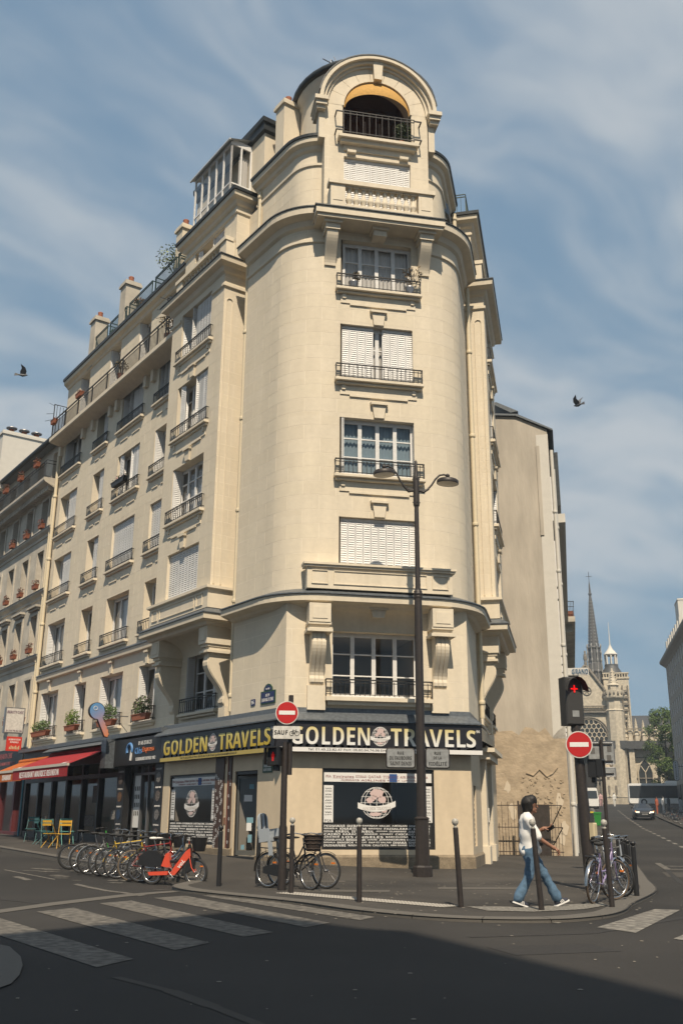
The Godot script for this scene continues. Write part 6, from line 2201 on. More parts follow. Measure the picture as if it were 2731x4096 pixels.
# ---------------------------------------------------------------- roof things of the corner house, neighbours
func chimney(house: Node3D, F: Transform3D, x0: float, x1: float, z0: float, z1: float, y0: float, y1: float, pots: int, m: Material) -> void:
	var c := MB.new()
	c.xf = F
	c.box(x0, y0, z0, x1, y1 - 0.22, z1)
	c.box(x0 - 0.07, y1 - 0.22, z0 - 0.07, x1 + 0.07, y1 - 0.1, z1 + 0.07)
	c.box(x0 - 0.03, y1 - 0.1, z0 - 0.03, x1 + 0.03, y1, z1 + 0.03)
	var o := part("chimney", c, m, house)
	for i in pots:
		var p := MB.new()
		var t := (i + 0.5) / pots
		p.xf = F * Transform3D(Basis(), Vector3(lerpf(x0, x1, 0.5 if z1 - z0 > x1 - x0 else t), y1, lerpf(z0, z1, t if z1 - z0 > x1 - x0 else 0.5)))
		p.lathe([Vector2(0.13, 0), Vector2(0.11, 0.3), Vector2(0.13, 0.33), Vector2(0.1, 0.36), Vector2(0.01, 0.36)], 10)
		part("chimney_pot", p, M.terracotta, o)

func make_roof_things(house: Node3D) -> void:
	var F := FRAME_L
	chimney(house, F, -3.1, -2.55, -1.65, -1.0, 21.5, 25.6, 1, M.trim)
	chimney(house, F, -18.3, -17.7, -0.9, -0.3, 21.0, 23.6, 1, M.old_plaster)
	chimney(house, F, -15.0, -14.4, -1.0, -0.35, 21.0, 23.9, 1, M.old_plaster)
	chimney(house, F, -9.8, -9.25, -1.0, -0.5, 21.0, 24.0, 1, M.trim)
	var a := MB.new()
	a.xf = F
	a.box(-9.0, 21.4, -4.5, -3.75, 25.2, -0.95)
	part("penthouse", a, M.trim, house)
	zinc_edge(house, plan(F, [[-9.0, -0.95], [-3.75, -0.95], [-3.75, -4.5]]), [Vector2(0, 24.9), Vector2(0.12, 24.95), Vector2(0.14, 25.2), Vector2(0.2, 25.24), Vector2(0.22, 25.4), Vector2(-0.5, 25.45)], M.dark_zinc)
	# white glazed veranda
	var x0 := -7.5
	var x1 := -4.65
	var z0 := -0.95
	var z1 := -0.1
	var v := MB.new()
	v.xf = F
	v.box(x0, 21.9, z1 - 0.06, x1, 22.55, z1)
	v.box(x1 - 0.06, 21.9, z0, x1, 22.55, z1 - 0.06)
	for i in 6:
		var x := lerpf(x0, x1 - 0.06, i / 5.0)
		v.box(x, 22.55, z1 - 0.06, x + 0.06, 24.62, z1)
	v.box(x0, 24.62, z1 - 0.07, x1, 24.74, z1 + 0.01)
	v.box(x0, 22.98, z1 - 0.05, x1, 23.04, z1 - 0.01)
	for i in 3:
		var zz := lerpf(z0, z1 - 0.06, i / 2.0)
		v.box(x1 - 0.06, 22.55, zz, x1, 24.62, zz + 0.06)
	v.box(x1 - 0.05, 22.98, z0, x1 - 0.01, 23.04, z1)
	v.box(x1 - 0.06, 24.62, z0, x1, 24.85, z1 - 0.07)
	var vo := part("veranda", v, M.white_paint, house)
	for i in 5:
		var g := MB.new()
		g.xf = F
		var xa := lerpf(x0, x1 - 0.06, i / 5.0) + 0.06
		var xb := lerpf(x0, x1 - 0.06, (i + 1) / 5.0)
		g.quad(Vector3(xa, 22.55, z1 - 0.03), Vector3(xb, 22.55, z1 - 0.03), Vector3(xb, 24.62, z1 - 0.03), Vector3(xa, 24.62, z1 - 0.03))
		part("pane", g, M.glass, vo)
	for i in 2:
		var g := MB.new()
		g.xf = F
		var za := lerpf(z0, z1 - 0.06, i / 2.0) + 0.06
		var zb := lerpf(z0, z1 - 0.06, (i + 1) / 2.0)
		g.quad(Vector3(x1 - 0.03, 22.55, zb), Vector3(x1 - 0.03, 22.55, za), Vector3(x1 - 0.03, 24.62, za), Vector3(x1 - 0.03, 24.62, zb))
		part("pane", g, M.glass, vo)
	var r := MB.new()
	r.xf = F
	r.quad(Vector3(x0 - 0.15, 24.72, z1 + 0.15), Vector3(x1 + 0.12, 24.72, z1 + 0.15), Vector3(x1 + 0.12, 25.05, z0), Vector3(x0 - 0.15, 25.05, z0))
	r.box(x0 - 0.15, 24.68, z1 + 0.1, x1 + 0.12, 24.74, z1 + 0.16)
	part("veranda_roof", r, mt("cloudy_sheet", Color(0.45, 0.48, 0.5), 0.4, 0, {}), house)
	var cu := MB.new()
	cu.xf = F
	for i in 7:
		cu.box(x1 - 0.25 + 0.02 * (i % 2), 22.0, lerpf(z0 + 0.05, z0 + 0.4, i / 7.0), x1 - 0.22 + 0.02 * (i % 2), 24.4, lerpf(z0 + 0.05, z0 + 0.4, (i + 1) / 7.0))
	part("curtain", cu, M.curtain, house)
	# aerials and a rail on the drum roof
	var an := MB.new()
	for q in [[-1.2, -1.6, 1.5], [1.1, -2.0, 1.2]]:
		an.bar(Vector3(q[0], 26.1, q[1]), Vector3(q[0], 26.5, q[1]), 0.015)
		an.bar(Vector3(q[0], 26.5, q[1]), Vector3(q[0] + q[2] * 0.5, 26.5, q[1] - 0.6), 0.02)
		an.bar(Vector3(q[0] - 0.3, 26.4, q[1] + 0.1), Vector3(q[0] + q[2] * 0.4, 26.4, q[1] - 0.3), 0.02)
		an.bar(Vector3(q[0] + 0.25, 26.35, q[1]), Vector3(q[0] + 0.1, 26.65, q[1]), 0.012)
	part("roof_rail", an, M.steel, house)

func plain_windows(house: Node3D, F: Transform3D, xs: Array, rows: Array, w: float, paint: String, head := false) -> Array:
	var holes := []
	for x in xs:
		for r in rows:
			holes.push_back([x - w / 2, x + w / 2, r[0], r[0] + r[1]])
			window(house, F, x, r[0], w, r[1], {"cols": 2, "rows": [0.4, 0.7], "rail": false, "sill": false, "stone": paint, "deep": 0.28, "shut": "", "curtain": "f." if int(x * 3.0 + r[0]) % 2 else ".f"})
			if head:
				var m := MB.new()
				m.xf = F
				m.box(x - w / 2 - 0.14, r[0], -0.01, x - w / 2, r[0] + r[1] + 0.12, 0.05)
				m.box(x + w / 2, r[0], -0.01, x + w / 2 + 0.14, r[0] + r[1] + 0.12, 0.05)
				m.box(x - w / 2, r[0] + r[1], -0.01, x + w / 2, r[0] + r[1] + 0.12, 0.05)
				if r.size() > 2:
					m.box(x - w / 2 - 0.22, r[0] + r[1] + 0.32, -0.01, x + w / 2 + 0.22, r[0] + r[1] + 0.42, 0.24)
					m.box(x - w / 2 - 0.16, r[0] + r[1] + 0.22, -0.01, x + w / 2 + 0.16, r[0] + r[1] + 0.32, 0.14)
				part("window_surround", m, M.get(paint), house)
	return holes

func make_old_house() -> void:
	var h := thing("old_house", "old off-white plaster house with balcony and geranium boxes at the left edge", "building", ORIGIN, TURN)
	var F := FRAME_L * Transform3D(Basis(), Vector3(0, 0, -0.42))
	var xs := []
	for k in 5:
		xs.push_back(-22.5 - 2.2 * k)
	var holes := plain_windows(h, F, xs, [[5.35, 1.95], [8.42, 1.82, 1], [11.4, 1.9], [14.35, 1.5]], 0.92, "old_plaster", true)
	holes.append_array(plain_windows(h, F * Transform3D(Basis(), Vector3(0, 0, -0.25)), xs, [[16.65, 1.75]], 0.9, "old_plaster"))
	var w := MB.new()
	w.xf = F
	plain_wall(w, -44, -21.05, 4.3, 16.4, holes, 0)
	plain_wall(w, -44, -21.05, 16.4, 18.75, holes, -0.25)
	w.quad(Vector3(-21.05, 0, 0), Vector3(-21.05, 0, -8), Vector3(-21.05, 18.7, -8), Vector3(-21.05, 18.7, 0))
	part("wall", w, M.old_plaster, h)
	var sp := plan(F, [[-44, 0], [-21.05, 0]])
	for y in [8.25, 11.25, 14.22]:
		var s := MB.new()
		s.sweep(sp, [Vector2(0, y - 0.35), Vector2(0.05, y - 0.33), Vector2(0.05, y - 0.2), Vector2(0.2, y - 0.08), Vector2(0.22, y), Vector2(0, y + 0.02)])
		part("string_course", s, M.old_plaster, h)
		zinc_edge(h, sp, [Vector2(0.15, y + 0.005), Vector2(0.24, y + 0.01), Vector2(0.24, y + 0.03), Vector2(0, y + 0.07)], M.zinc)
	var b := MB.new()
	b.sweep(sp, [Vector2(0, 15.95), Vector2(0.12, 16.0), Vector2(0.12, 16.1), Vector2(0.65, 16.3), Vector2(0.7, 16.38), Vector2(0.7, 16.5), Vector2(0, 16.52)])
	part("balcony", b, M.old_plaster, h)
	for i in 44:
		var d := MB.new()
		d.xf = F
		d.box(-21.4 - i * 0.27, 15.98, 0.1, -21.24 - i * 0.27, 16.22, 0.42)
		part("dentil", d, M.old_plaster, h)
	var r := MB.new()
	r.xf = F
	for y in [16.56, 17.2, 17.36]:
		r.box(-44, y, 0.6, -21.1, y + 0.025, 0.625)
		r.box(-21.12, y, 0.0, -21.1, y + 0.025, 0.6)
	for i in 200:
		r.box(-44 + i * 0.1145, 16.5, 0.605, -43.985 + i * 0.1145, 17.36, 0.62)
	for i in 40:
		r.torus(Vector3(-43.8 + i * 0.5725, 17.29, 0.61), 0.05, 0.006, 8, 4)
	part("railing", r, M.iron, h)
	var g := MB.new()
	g.xf = F
	g.bar(Vector3(-44, 18.85, 0.2), Vector3(-21.0, 18.85, 0.2), 0.13, 10)
	part("gutter", g, M.dark_zinc, h)
	var rf := MB.new()
	rf.xf = F
	rf.quad(Vector3(-44, 18.8, 0.2), Vector3(-21.0, 18.8, 0.2), Vector3(-21.0, 20.5, -5), Vector3(-44, 20.5, -5))
	rf.quad(Vector3(-44, 18.75, -0.26), Vector3(-21.0, 18.75, -0.26), Vector3(-21.0, 18.8, 0.2), Vector3(-44, 18.8, 0.2))
	part("roof", rf, M.zinc, h)
	chimney(h, FRAME_L, -30.6, -30.0, -4.5, 0.0, 18.5, 21.9, 0, M.white_wall)
	for i in 3:
		var p := MB.new()
		p.xf = FRAME_L * Transform3D(Basis(), Vector3(-30.3, 21.9, -0.5 - i * 0.7))
		p.lathe([Vector2(0.16, 0), Vector2(0.14, 0.22), Vector2(0.02, 0.24)], 10)
		part("chimney_pot", p, M.terracotta, h)
		var q := MB.new()
		q.xf = p.xf
		q.lathe([Vector2(0.3, 0.26), Vector2(0.31, 0.3), Vector2(0.02, 0.4)], 12)
		part("chimney_cowl", q, M.steel, h)
	downpipe("downpipe", h, [F * Vector3(-21.35, 4.3, 0.1), F * Vector3(-21.35, 15.9, 0.1)], 0.05, M.pipe_paint, [F * Vector3(-21.35, 8.0, 0.1), F * Vector3(-21.35, 11.0, 0.1)])
	# ground floor shop
	var s := thing("beauty_shopfront", "dark red and black beauty shop at the left edge below the old house", "shopfront", ORIGIN, TURN)
	var sh := MB.new()
	sh.xf = F
	sh.box(-30, 3.2, -0.1, -21.1, 4.25, 0.35)
	part("fascia", sh, M.black_paint, s)
	var st := MB.new()
	for q in [["ONGLES MAINS ET DES PIEDS", 3.65, 2.6, 0.14], ["BEAUTY CHIC", 3.98, 1.8, 0.22]]:
		st.xf = F * Transform3D(Basis(), Vector3(-23.4, q[1], 0.36))
		st.text(q[0], q[2], q[3], 0.004, sans, 5.0)
	part("lettering", st, mt("pink_sign", Color(0.4, 0.12, 0.13), 0.6), s)
	var s2 := MB.new()
	s2.xf = F
	for x in [-30.0, -27.5, -25.0, -22.9, -21.5]:
		s2.box(x, 0.2, -0.2, x + 0.25, 3.2, 0.05)
	s2.box(-30, 0.2, -0.2, -21.25, 0.8, 0.06)
	part("frame", s2, mt("wine_paint", Color(0.1, 0.02, 0.022), 0.5), s)
	var s3 := MB.new()
	s3.xf = F
	s3.quad(Vector3(-30, 0.8, -0.1), Vector3(-21.3, 0.8, -0.1), Vector3(-21.3, 3.2, -0.1), Vector3(-30, 3.2, -0.1))
	part("pane", s3, M.shop_glass, s)
	var s4 := MB.new()
	s4.xf = F
	s4.quad(Vector3(-30, 0.2, -1.5), Vector3(-21.1, 0.2, -1.5), Vector3(-21.1, 3.3, -1.5), Vector3(-30, 3.3, -1.5))
	part("interior", s4, mt("dim_room", Color(0.2, 0.12, 0.1), 0.9), s)
	var s5 := MB.new()
	s5.xf = F
	s5.bar(Vector3(-21.35, 0.3, 0.12), Vector3(-21.35, 3.0, 0.12), 0.05, 8)
	part("pipe", s5, mt("teal_paint", Color(0.05, 0.2, 0.26), 0.5), s)

func make_gable_house() -> void:
	var h := thing("blind_gable_house", "tall blind gable wall of stained beige render facing the crossing", "building", ORIGIN, TURN)
	var F := Transform3D(Basis(NR, Vector3.UP, -DR), right_local(12.3, 0))     # x = out into the street, z = towards the camera
	var w := MB.new()
	w.xf = F
	w.prism(PackedVector2Array([Vector2(-9, -0.2), Vector2(2.45, -0.2), Vector2(2.45, 17.1), Vector2(1.2, 17.8), Vector2(-0.5, 18.0), Vector2(-9, 18.2)]), -26, 0)
	part("wall", w, M.gable, h)
	var q := MB.new()
	q.xf = F
	q.box(1.98, 4.4, 0, 2.47, 16.9, 0.012)
	part("white_strip", q, M.white_wall, h)
	var fl := MB.new()
	fl.xf = F
	fl.box(1.96, 12.5, 0.012, 2.1, 16.4, 0.05)
	part("flue", fl, M.gable, h)
	# lighter repaired coat low on the wall, flaking at its upper edge, with loose render
	var pt := MB.new()
	pt.xf = F
	rng.seed = 19
	var poly := PackedVector2Array([Vector2(-2, 0), Vector2(2.45, 0)])
	for i in 18:
		poly.push_back(Vector2(2.45 - i * 0.25, 4.75 + rng.randf_range(-0.12, 0.14) - (0.35 if i % 5 == 2 else 0.0)))
	pt.prism(poly, 0, 0.012)
	part("repaired_coat", pt, mt("coat", Color(0.56, 0.45, 0.32), 0.95, 0, {"tex": noise_tex(512, 0.02, 0.86, 1.0, 65, 5), "scale": 0.25, "detail": noise_tex(512, 0.01, 0.85, 1.0, 66, 5), "detail_scale": 0.3, "bump": noise_tex(512, 0.04, 0, 1, 67, 4), "depth": 1.2}), h)
	var ck := MB.new()
	ck.xf = F
	var line := [Vector2(0.9, 3.12), Vector2(1.17, 3.02), Vector2(1.41, 3.25), Vector2(1.67, 2.98), Vector2(1.9, 3.1), Vector2(2.1, 3.33)]
	for i in 5:
		var a: Vector2 = line[i]
		var b: Vector2 = line[i + 1]
		ck.prism(PackedVector2Array([a, b, b + Vector2(0, 0.03), a + Vector2(0, 0.03)]), 0.012, 0.05)
	part("render_edge", ck, M.coat, h)
	var fk := MB.new()
	for i in 70:
		fk.xf = F * Transform3D(Basis(Vector3.BACK, rng.randf_range(0, 3.1)) * Basis(Vector3.RIGHT, rng.randf_range(-0.5, 0.2)), Vector3(rng.randf_range(0.7, 2.3), rng.randf_range(1.6, 3.0), 0.02))
		var s := rng.randf_range(0.02, 0.07)
		fk.prism(PackedVector2Array([Vector2(-s, -s * 0.5), Vector2(s, -s * 0.4), Vector2(s * 0.7, s * 0.5), Vector2(-s * 0.5, s * 0.6)]), 0, 0.012)
	var fo := part("loose_render", fk, M.coat, h)
	fo.set_meta("kind", "stuff")
	for i in 5:
		var pm := MB.new()
		pm.xf = F
		var c := [Vector2(0.35, 1.75), Vector2(2.05, 2.1), Vector2(2.2, 1.2), Vector2(0.2, 2.6), Vector2(2.1, 0.8)][i] as Vector2
		var pl := PackedVector2Array()
		for t in 11:
			pl.push_back(c + Vector2(cos(TAU * t / 11) * 0.16, sin(TAU * t / 11) * 0.3) * rng.randf_range(0.5, 1.2))
		pm.prism(pl, 0.012, 0.02)
		part("bare_plaster_patch", pm, mt("bare_plaster", Color(0.57, 0.49, 0.38), 0.95), h)
	var rf := MB.new()
	rf.xf = F
	rf.prism(PackedVector2Array([Vector2(2.7, 17.02), Vector2(2.68, 17.1), Vector2(1.25, 17.9), Vector2(-0.5, 18.1), Vector2(-9, 18.3), Vector2(-9, 18.2), Vector2(-0.5, 18.02), Vector2(1.2, 17.82)]), -26, 0.1)
	rf.prism(PackedVector2Array([Vector2(1.0, 18.0), Vector2(1.3, 18.05), Vector2(0.4, 18.55), Vector2(0.2, 18.5)]), -3, 0.05)
	part("roof", rf, M.zinc, h)
	var mz := MB.new()
	mz.xf = F
	mz.box(2.45, 14.7, -14, 2.85, 17.2, -3)
	part("mansard", mz, M.dark_zinc, h)
	var co := MB.new()
	co.xf = F
	co.box(2.45, 13.9, -26, 3.0, 14.3, -3)
	part("cornice", co, M.white_wall, h)
	for x in [2.58, 2.62]:
		var dp := []
		for y in [2.0, 5.0, 8.0, 11.0, 13.5]:
			dp.push_back(F * Vector3(x, y, -0.1 if x < 2.6 else -2.5))
		downpipe("downpipe", h, [F * Vector3(x, 0, -0.1 if x < 2.6 else -2.5), F * Vector3(x, 16.2, -0.1 if x < 2.6 else -2.5)], 0.075, M.white_wall, dp)
	# street windows seen edge on
	var S := Transform3D(Basis(DR, Vector3.UP, NR), right_local(12.3, 2.45))
	for k in 5:
		for j in 4:
			var sm := MB.new()
			sm.xf = S
			sm.box(2.0 + k * 2.4, 5.0 + j * 2.9, 0.0, 2.5 + k * 2.4, 7.0 + j * 2.9, 0.06)
			part("shutter", sm, M.white_paint, h)
	var bl := thing("balcony_house", "house with a balcony and plants beyond the blind gable", "building", ORIGIN, TURN)
	var bm := MB.new()
	bm.xf = S
	bm.box(26, -0.2, -8, 60, 16.5, 0.25)
	part("wall", bm, M.white_wall, bl)
	var bb := MB.new()
	bb.xf = S
	bb.box(26, 13.9, 0.25, 60, 14.25, 1.0)
	bb.box(27, 13.4, 0.25, 27.4, 13.9, 0.8)
	part("balcony", bb, M.old_plaster, bl)
	var br := MB.new()
	br.xf = S
	for i in 8:
		br.box(26.05, 14.25, 0.3 + i * 0.09, 26.07, 15.25, 0.32 + i * 0.09)
	br.box(26.04, 15.25, 0.28, 26.08, 15.29, 0.98)
	br.box(26.04, 14.9, 0.28, 26.08, 14.93, 0.98)
	br.box(26, 15.25, 0.95, 60, 15.29, 0.98)
	part("railing", br, M.iron, bl)
	var bp := MB.new()
	bp.xf = S
	bp.box(26.4, 14.27, 0.5, 26.8, 14.7, 0.9)
	part("flower_tub", bp, M.terracotta, bl)
	var rs := thing("hotel_sign", "pale blue letters of a hotel sign high above the side street", "sign", ORIGIN, TURN)
	var RF := Transform3D(Basis(NR, Vector3.UP, -DR), right_local(40, 0))
	var rm := MB.new()
	rm.xf = RF
	rm.box(2.7, 10.62, -0.1, 4.12, 11.1, 0)
	part("board", rm, M.sign_white, rs)
	var rt := MB.new()
	rt.xf = RF * Transform3D(Basis(), Vector3(3.55, 10.85, 0.02))
	rt.text("GRAND", 1.05, 0.32, 0.03, sans_bold, 4.0)
	part("lettering", rt, mt("letter_blue", Color(0.06, 0.12, 0.2), 0.5), rs)
	# iron gate in front of the gable
	var g := thing("iron_gate", "rusty iron bar fence and gate in front of the blind gable", "fence", ORIGIN, TURN)
	var G := Transform3D(Basis(NR, Vector3.UP, -DR), right_local(11.4, 0))
	var gm := MB.new()
	gm.xf = G
	for y in [0.3, 1.15, 1.92]:
		gm.box(-0.3, y, -0.012, 2.15, y + 0.03, 0.012)
	part("rail", gm, mt("rusty_iron", Color(0.035, 0.024, 0.02), 0.8), g)
	for i in 22:
		var bar := MB.new()
		bar.xf = G
		var x := -0.25 + i * 0.112
		bar.box(x, 0.12, -0.03, x + 0.016, 2.07 if i % 2 == 0 else 1.32, -0.013)
		part("bar", bar, M.rusty_iron, g)
	var gp := MB.new()
	gp.xf = G
	gp.box(0.56, 0.05, -0.03, 0.62, 2.1, 0.03)
	gp.bar(Vector3(2.15, 1.93, 0), Vector3(1.75, 1.2, -0.5), 0.02)
	gp.bar(Vector3(2.15, 1.16, 0), Vector3(1.7, 0.4, -0.5), 0.02)
	part("post", gp, M.rusty_iron, g)
	var dm := MB.new()
	dm.xf = F
	dm.box(0.55, 0, 0.012, 1.7, 1.98, 0.06)
	part("cellar_door", dm, mt("brown_door", Color(0.05, 0.04, 0.034), 0.8, 0, {"tex": noise_tex(256, 0.03, 0.7, 1.0, 68), "scale": 0.6}), h)

func make_shade_house() -> void:
	# the house behind the camera whose shadow lies on the crossing
	var h := thing("apartment_house_opposite", "tall apartment house across the crossing whose shadow falls on the road", "building")
	var w := MB.new()
	w.xf = Transform3D(Basis(Vector3(1, 0, 0), Vector3(0, 0, 1), Vector3(0, -1, 0)), Vector3.ZERO)
	var K := Vector2(-0.05, 5.75)
	var poly := PackedVector2Array([K, K + Vector2(-0.61, 0.79) * 40, K + Vector2(-10, 60), K + Vector2(16.5, 52), K + Vector2(10.3, 21.9), K + Vector2(2.5, 2.6), K + Vector2(1.9, 2.3)])
	w.prism(poly, -30, 0.3)
	part("wall", w, M.old_plaster, h)
	var r := MB.new()
	r.xf = w.xf
	r.prism(poly, -30.25, -30.002)
	part("roof", r, M.zinc, h)

# ---------------------------------------------------------------- far end of the side street
func pinnacle(p: Node, F: Transform3D, x: float, z: float, y0: float, y1: float, r: float, m: Material) -> void:
	var b := MB.new()
	b.xf = F * Transform3D(Basis(), Vector3(x, 0, z))
	var h := y1 - y0
	b.lathe([Vector2(r * 1.2, y0), Vector2(r * 1.2, y0 + h * 0.3), Vector2(r * 1.5, y0 + h * 0.32), Vector2(r * 1.1, y0 + h * 0.4), Vector2(r * 0.15, y1)], 6, false)
	for k in 5:
		var t := 0.44 + k * 0.1
		var rr := r * lerpf(1.05, 0.2, (t - 0.4) / 0.6)
		for q in 4:
			var a := TAU * q / 4 + 0.4
			b.ball(Vector3(cos(a) * rr, y0 + h * t, sin(a) * rr), r * 0.2, 5, 3)
	part("pinnacle", b, m, p)

func make_church() -> void:
	var c := thing("gothic_church", "pale gothic church with slender grey spire and lantern tower at the street's end", "church", ORIGIN, TURN)
	var F := Transform3D(Basis(NR, Vector3.UP, -DR), right_local(150, 0))
	var st: Material = M.church_stone
	var gy := 3.2
	# transept front with a pointed gable
	var w := MB.new()
	w.xf = F
	w.prism(PackedVector2Array([Vector2(-3, gy), Vector2(9.4, gy), Vector2(9.4, 20.3), Vector2(9.3, 22.8), Vector2(6.2, 27.4), Vector2(-1.5, 20.3), Vector2(-3, 20.3)]), -9, 0)
	part("transept", w, st, c)
	var cp := MB.new()
	cp.xf = F
	for q in [[6.2, 27.5, 9.5, 22.6], [6.2, 27.5, 1.0, 22.4]]:
		cp.tube([Vector3(q[0], q[1], 0.1), Vector3(q[2], q[3], 0.1)], 0.28, 6)
	cp.xf = F * Transform3D(Basis(), Vector3(6.25, 27.4, 0.1))
	cp.lathe([Vector2(0.25, 0), Vector2(0.3, 0.5), Vector2(0.2, 0.7), Vector2(0.35, 1.2), Vector2(0.3, 1.9), Vector2(0.12, 2.2), Vector2(0.2, 2.5), Vector2(0.02, 2.7)], 8)
	part("coping", cp, M.church_grey, c)
	var pb := MB.new()
	pb.xf = F
	pb.box(-3, 19.2, 0, 9.2, 19.5, 0.5)
	pb.box(-3, 20.2, 0.2, 9.2, 20.4, 0.5)
	for i in 26:
		pb.torus(Vector3(-2.7 + i * 0.46, 19.85, 0.35), 0.2, 0.06, 8, 4)
	pb.box(-3, 18.9, 0, 9.2, 19.2, 0.3)
	part("parapet", pb, M.church_grey, c)
	var rw := MB.new()
	rw.xf = F * Transform3D(Basis(), Vector3(6.15, 23.0, 0.05))
	rw.torus(Vector3.ZERO, 0.72, 0.1, 18, 5)
	for k in 6:
		rw.bar(Vector3.ZERO, Vector3(cos(k * PI / 3), sin(k * PI / 3), 0) * 0.7, 0.07, 4)
	part("roundel", rw, M.church_grey, c)
	# great tracery window
	var gl := MB.new()
	gl.xf = F
	var arch := PackedVector2Array()
	for i in 25:
		var t := PI * i / 24.0
		arch.push_back(Vector2(6.1 + cos(t) * 2.95, 15.1 + sin(t) * 2.95))
	arch.push_back(Vector2(3.15, 13.0)); arch.push_back(Vector2(9.05, 13.0))
	gl.prism(arch, 0.005, 0.02)
	var win := part("window", gl, mt("church_glass", Color(0.03, 0.034, 0.035), 0.3), c)
	var tr := MB.new()
	tr.xf = F
	for iy in 7:
		for ix in 8:
			var x := 3.4 + ix * 0.78 + (0.39 if iy % 2 else 0.0)
			var y := 13.3 + iy * 0.72
			if Vector2(x - 6.1, maxf(y - 15.1, 0)).length() < 2.8:
				var pts := []
				for k in 9:
					var t := TAU * k / 8
					pts.push_back(Vector3(x + sin(t) * 0.37 * (1.0 - 0.15 * cos(2 * t)), y + cos(t) * 0.46, 0.08))
				tr.tube(pts, 0.07, 4, false)
	var tp := part("tracery", tr, st, win)
	var ar := MB.new()
	ar.xf = F
	ar.torus(Vector3(6.1, 15.1, 0.05), 3.05, 0.16, 24, 6, 0, PI)
	ar.torus(Vector3(6.1, 15.1, 0.15), 3.35, 0.12, 24, 6, 0, PI)
	part("arch_moulding", ar, M.church_grey, win)
	for y in [8.2, 11.6, 16.4]:
		var sl := MB.new()
		sl.xf = F
		sl.box(11.9, y, -1.0, 34, y + 0.16, -0.82)
		part("string_course", sl, M.church_grey, c)
	# stair turret between transept and tower
	var tu := MB.new()
	tu.xf = F * Transform3D(Basis(), Vector3(10.6, 0, 0.3))
	tu.lathe([Vector2(1.45, gy), Vector2(1.45, 19.3), Vector2(1.55, 19.5), Vector2(1.35, 19.7), Vector2(1.3, 21.1), Vector2(1.75, 21.6), Vector2(1.8, 21.8), Vector2(1.8, 22.9), Vector2(1.5, 22.95), Vector2(1.3, 22.95), Vector2(1.3, 22.4)], 8, false)
	part("stair_turret", tu, st, c)
	var tb := MB.new()
	tb.xf = tu.xf
	for k in 16:
		var a := TAU * k / 16
		tb.ball(Vector3(cos(a) * 1.72, 22.3, sin(a) * 1.72), Vector3(0.2, 0.34, 0.2), 6, 4)
	part("turret_parapet", tb, M.church_grey, c).set_meta("kind", "stuff")
	pinnacle(c, F, 10.6, 0.3, 22.4, 26.8, 0.75, st)
	# tower with lantern
	var to := MB.new()
	to.xf = F
	to.box(9.2, gy, -9, 13.5, 25.4, -3)
	to.box(9.05, 25.4, -9.2, 13.65, 25.7, -2.85)
	for i in 10:
		to.box(9.2 + i * 0.45, 25.7, -3.2, 9.38 + i * 0.45, 26.3, -2.9)
	to.box(9.1, 26.3, -9.1, 13.6, 26.5, -2.85)
	part("tower", to, st, c)
	var tw := MB.new()
	tw.xf = F
	for y in range(0, 6):
		tw.box(12.4, 17.5 + y * 1.1, -2.99, 13.1, 17.9 + y * 1.1, -2.7)
	tw.box(12.2, 17.0, -3.0, 12.4, 24.2, -2.7)
	tw.box(13.1, 17.0, -3.0, 13.3, 24.2, -2.7)
	part("louvre", tw, M.church_grey, c)
	var L := F * Transform3D(Basis(), Vector3(10.85, 0, -5))
	var ls := MB.new()
	ls.xf = L
	ls.lathe([Vector2(1.9, 26.5), Vector2(1.2, 27.7), Vector2(1.2, 28.2)], 12)
	part("lantern_base", ls, M.lead, c)
	var lc := MB.new()
	lc.xf = L
	for k in 8:
		var a := TAU * k / 8
		lc.bar(Vector3(cos(a) * 1.0, 28.2, sin(a) * 1.0), Vector3(cos(a) * 1.0, 29.9, sin(a) * 1.0), 0.16, 6)
	part("lantern_columns", lc, M.white_wall, c)
	var lp := MB.new()
	lp.xf = L
	lp.lathe([Vector2(1.0, 29.8), Vector2(1.25, 29.95), Vector2(1.2, 30.1), Vector2(0.8, 30.6), Vector2(0.4, 31.1), Vector2(0.1, 31.9), Vector2(0.03, 36.0)], 10)
	part("lantern_roof", lp, M.white_wall, c)
	# crossing spire
	var S := F * Transform3D(Basis(), Vector3(8.0, 0, -5))
	var sp := MB.new()
	sp.xf = S
	sp.lathe([Vector2(1.35, 22), Vector2(1.35, 24.6), Vector2(1.1, 24.8), Vector2(1.1, 26.6), Vector2(1.4, 27.0), Vector2(1.3, 28.4), Vector2(1.05, 28.6), Vector2(1.05, 31.0), Vector2(1.2, 31.3), Vector2(0.95, 31.6), Vector2(0.3, 40.3), Vector2(0.2, 41.0), Vector2(0.36, 41.4), Vector2(0.2, 41.6), Vector2(0.14, 43.0), Vector2(0.03, 44.0)], 8, false)
	part("spire", sp, mt("spire_lead", Color(0.2, 0.2, 0.2), 0.6, 0.1, {"tex": noise_tex(256, 0.1, 0.45, 1.0, 26, 4), "scale": 0.5}), c)
	var sc := MB.new()
	sc.xf = S
	for k in 8:
		var a := TAU * k / 8 + 0.39
		for j in 14:
			var t := j / 14.0
			var r := lerpf(0.98, 0.3, t)
			sc.ball(Vector3(cos(a) * r, 32 + t * 8.4, sin(a) * r), Vector3(0.1, 0.13, 0.1), 4, 3)
		for y in [26.8, 28.8, 30.2, 31.4]:
			sc.bar(Vector3(cos(a) * 1.3, y - 1.4, sin(a) * 1.3), Vector3(cos(a) * 1.25, y, sin(a) * 1.25), 0.09, 4)
			sc.ball(Vector3(cos(a) * 1.27, y + 0.2, sin(a) * 1.27), Vector3(0.16, 0.42, 0.16), 5, 4)
	var so := part("spire_ornament", sc, mt("spire_pale", Color(0.26, 0.26, 0.25), 0.7), c)
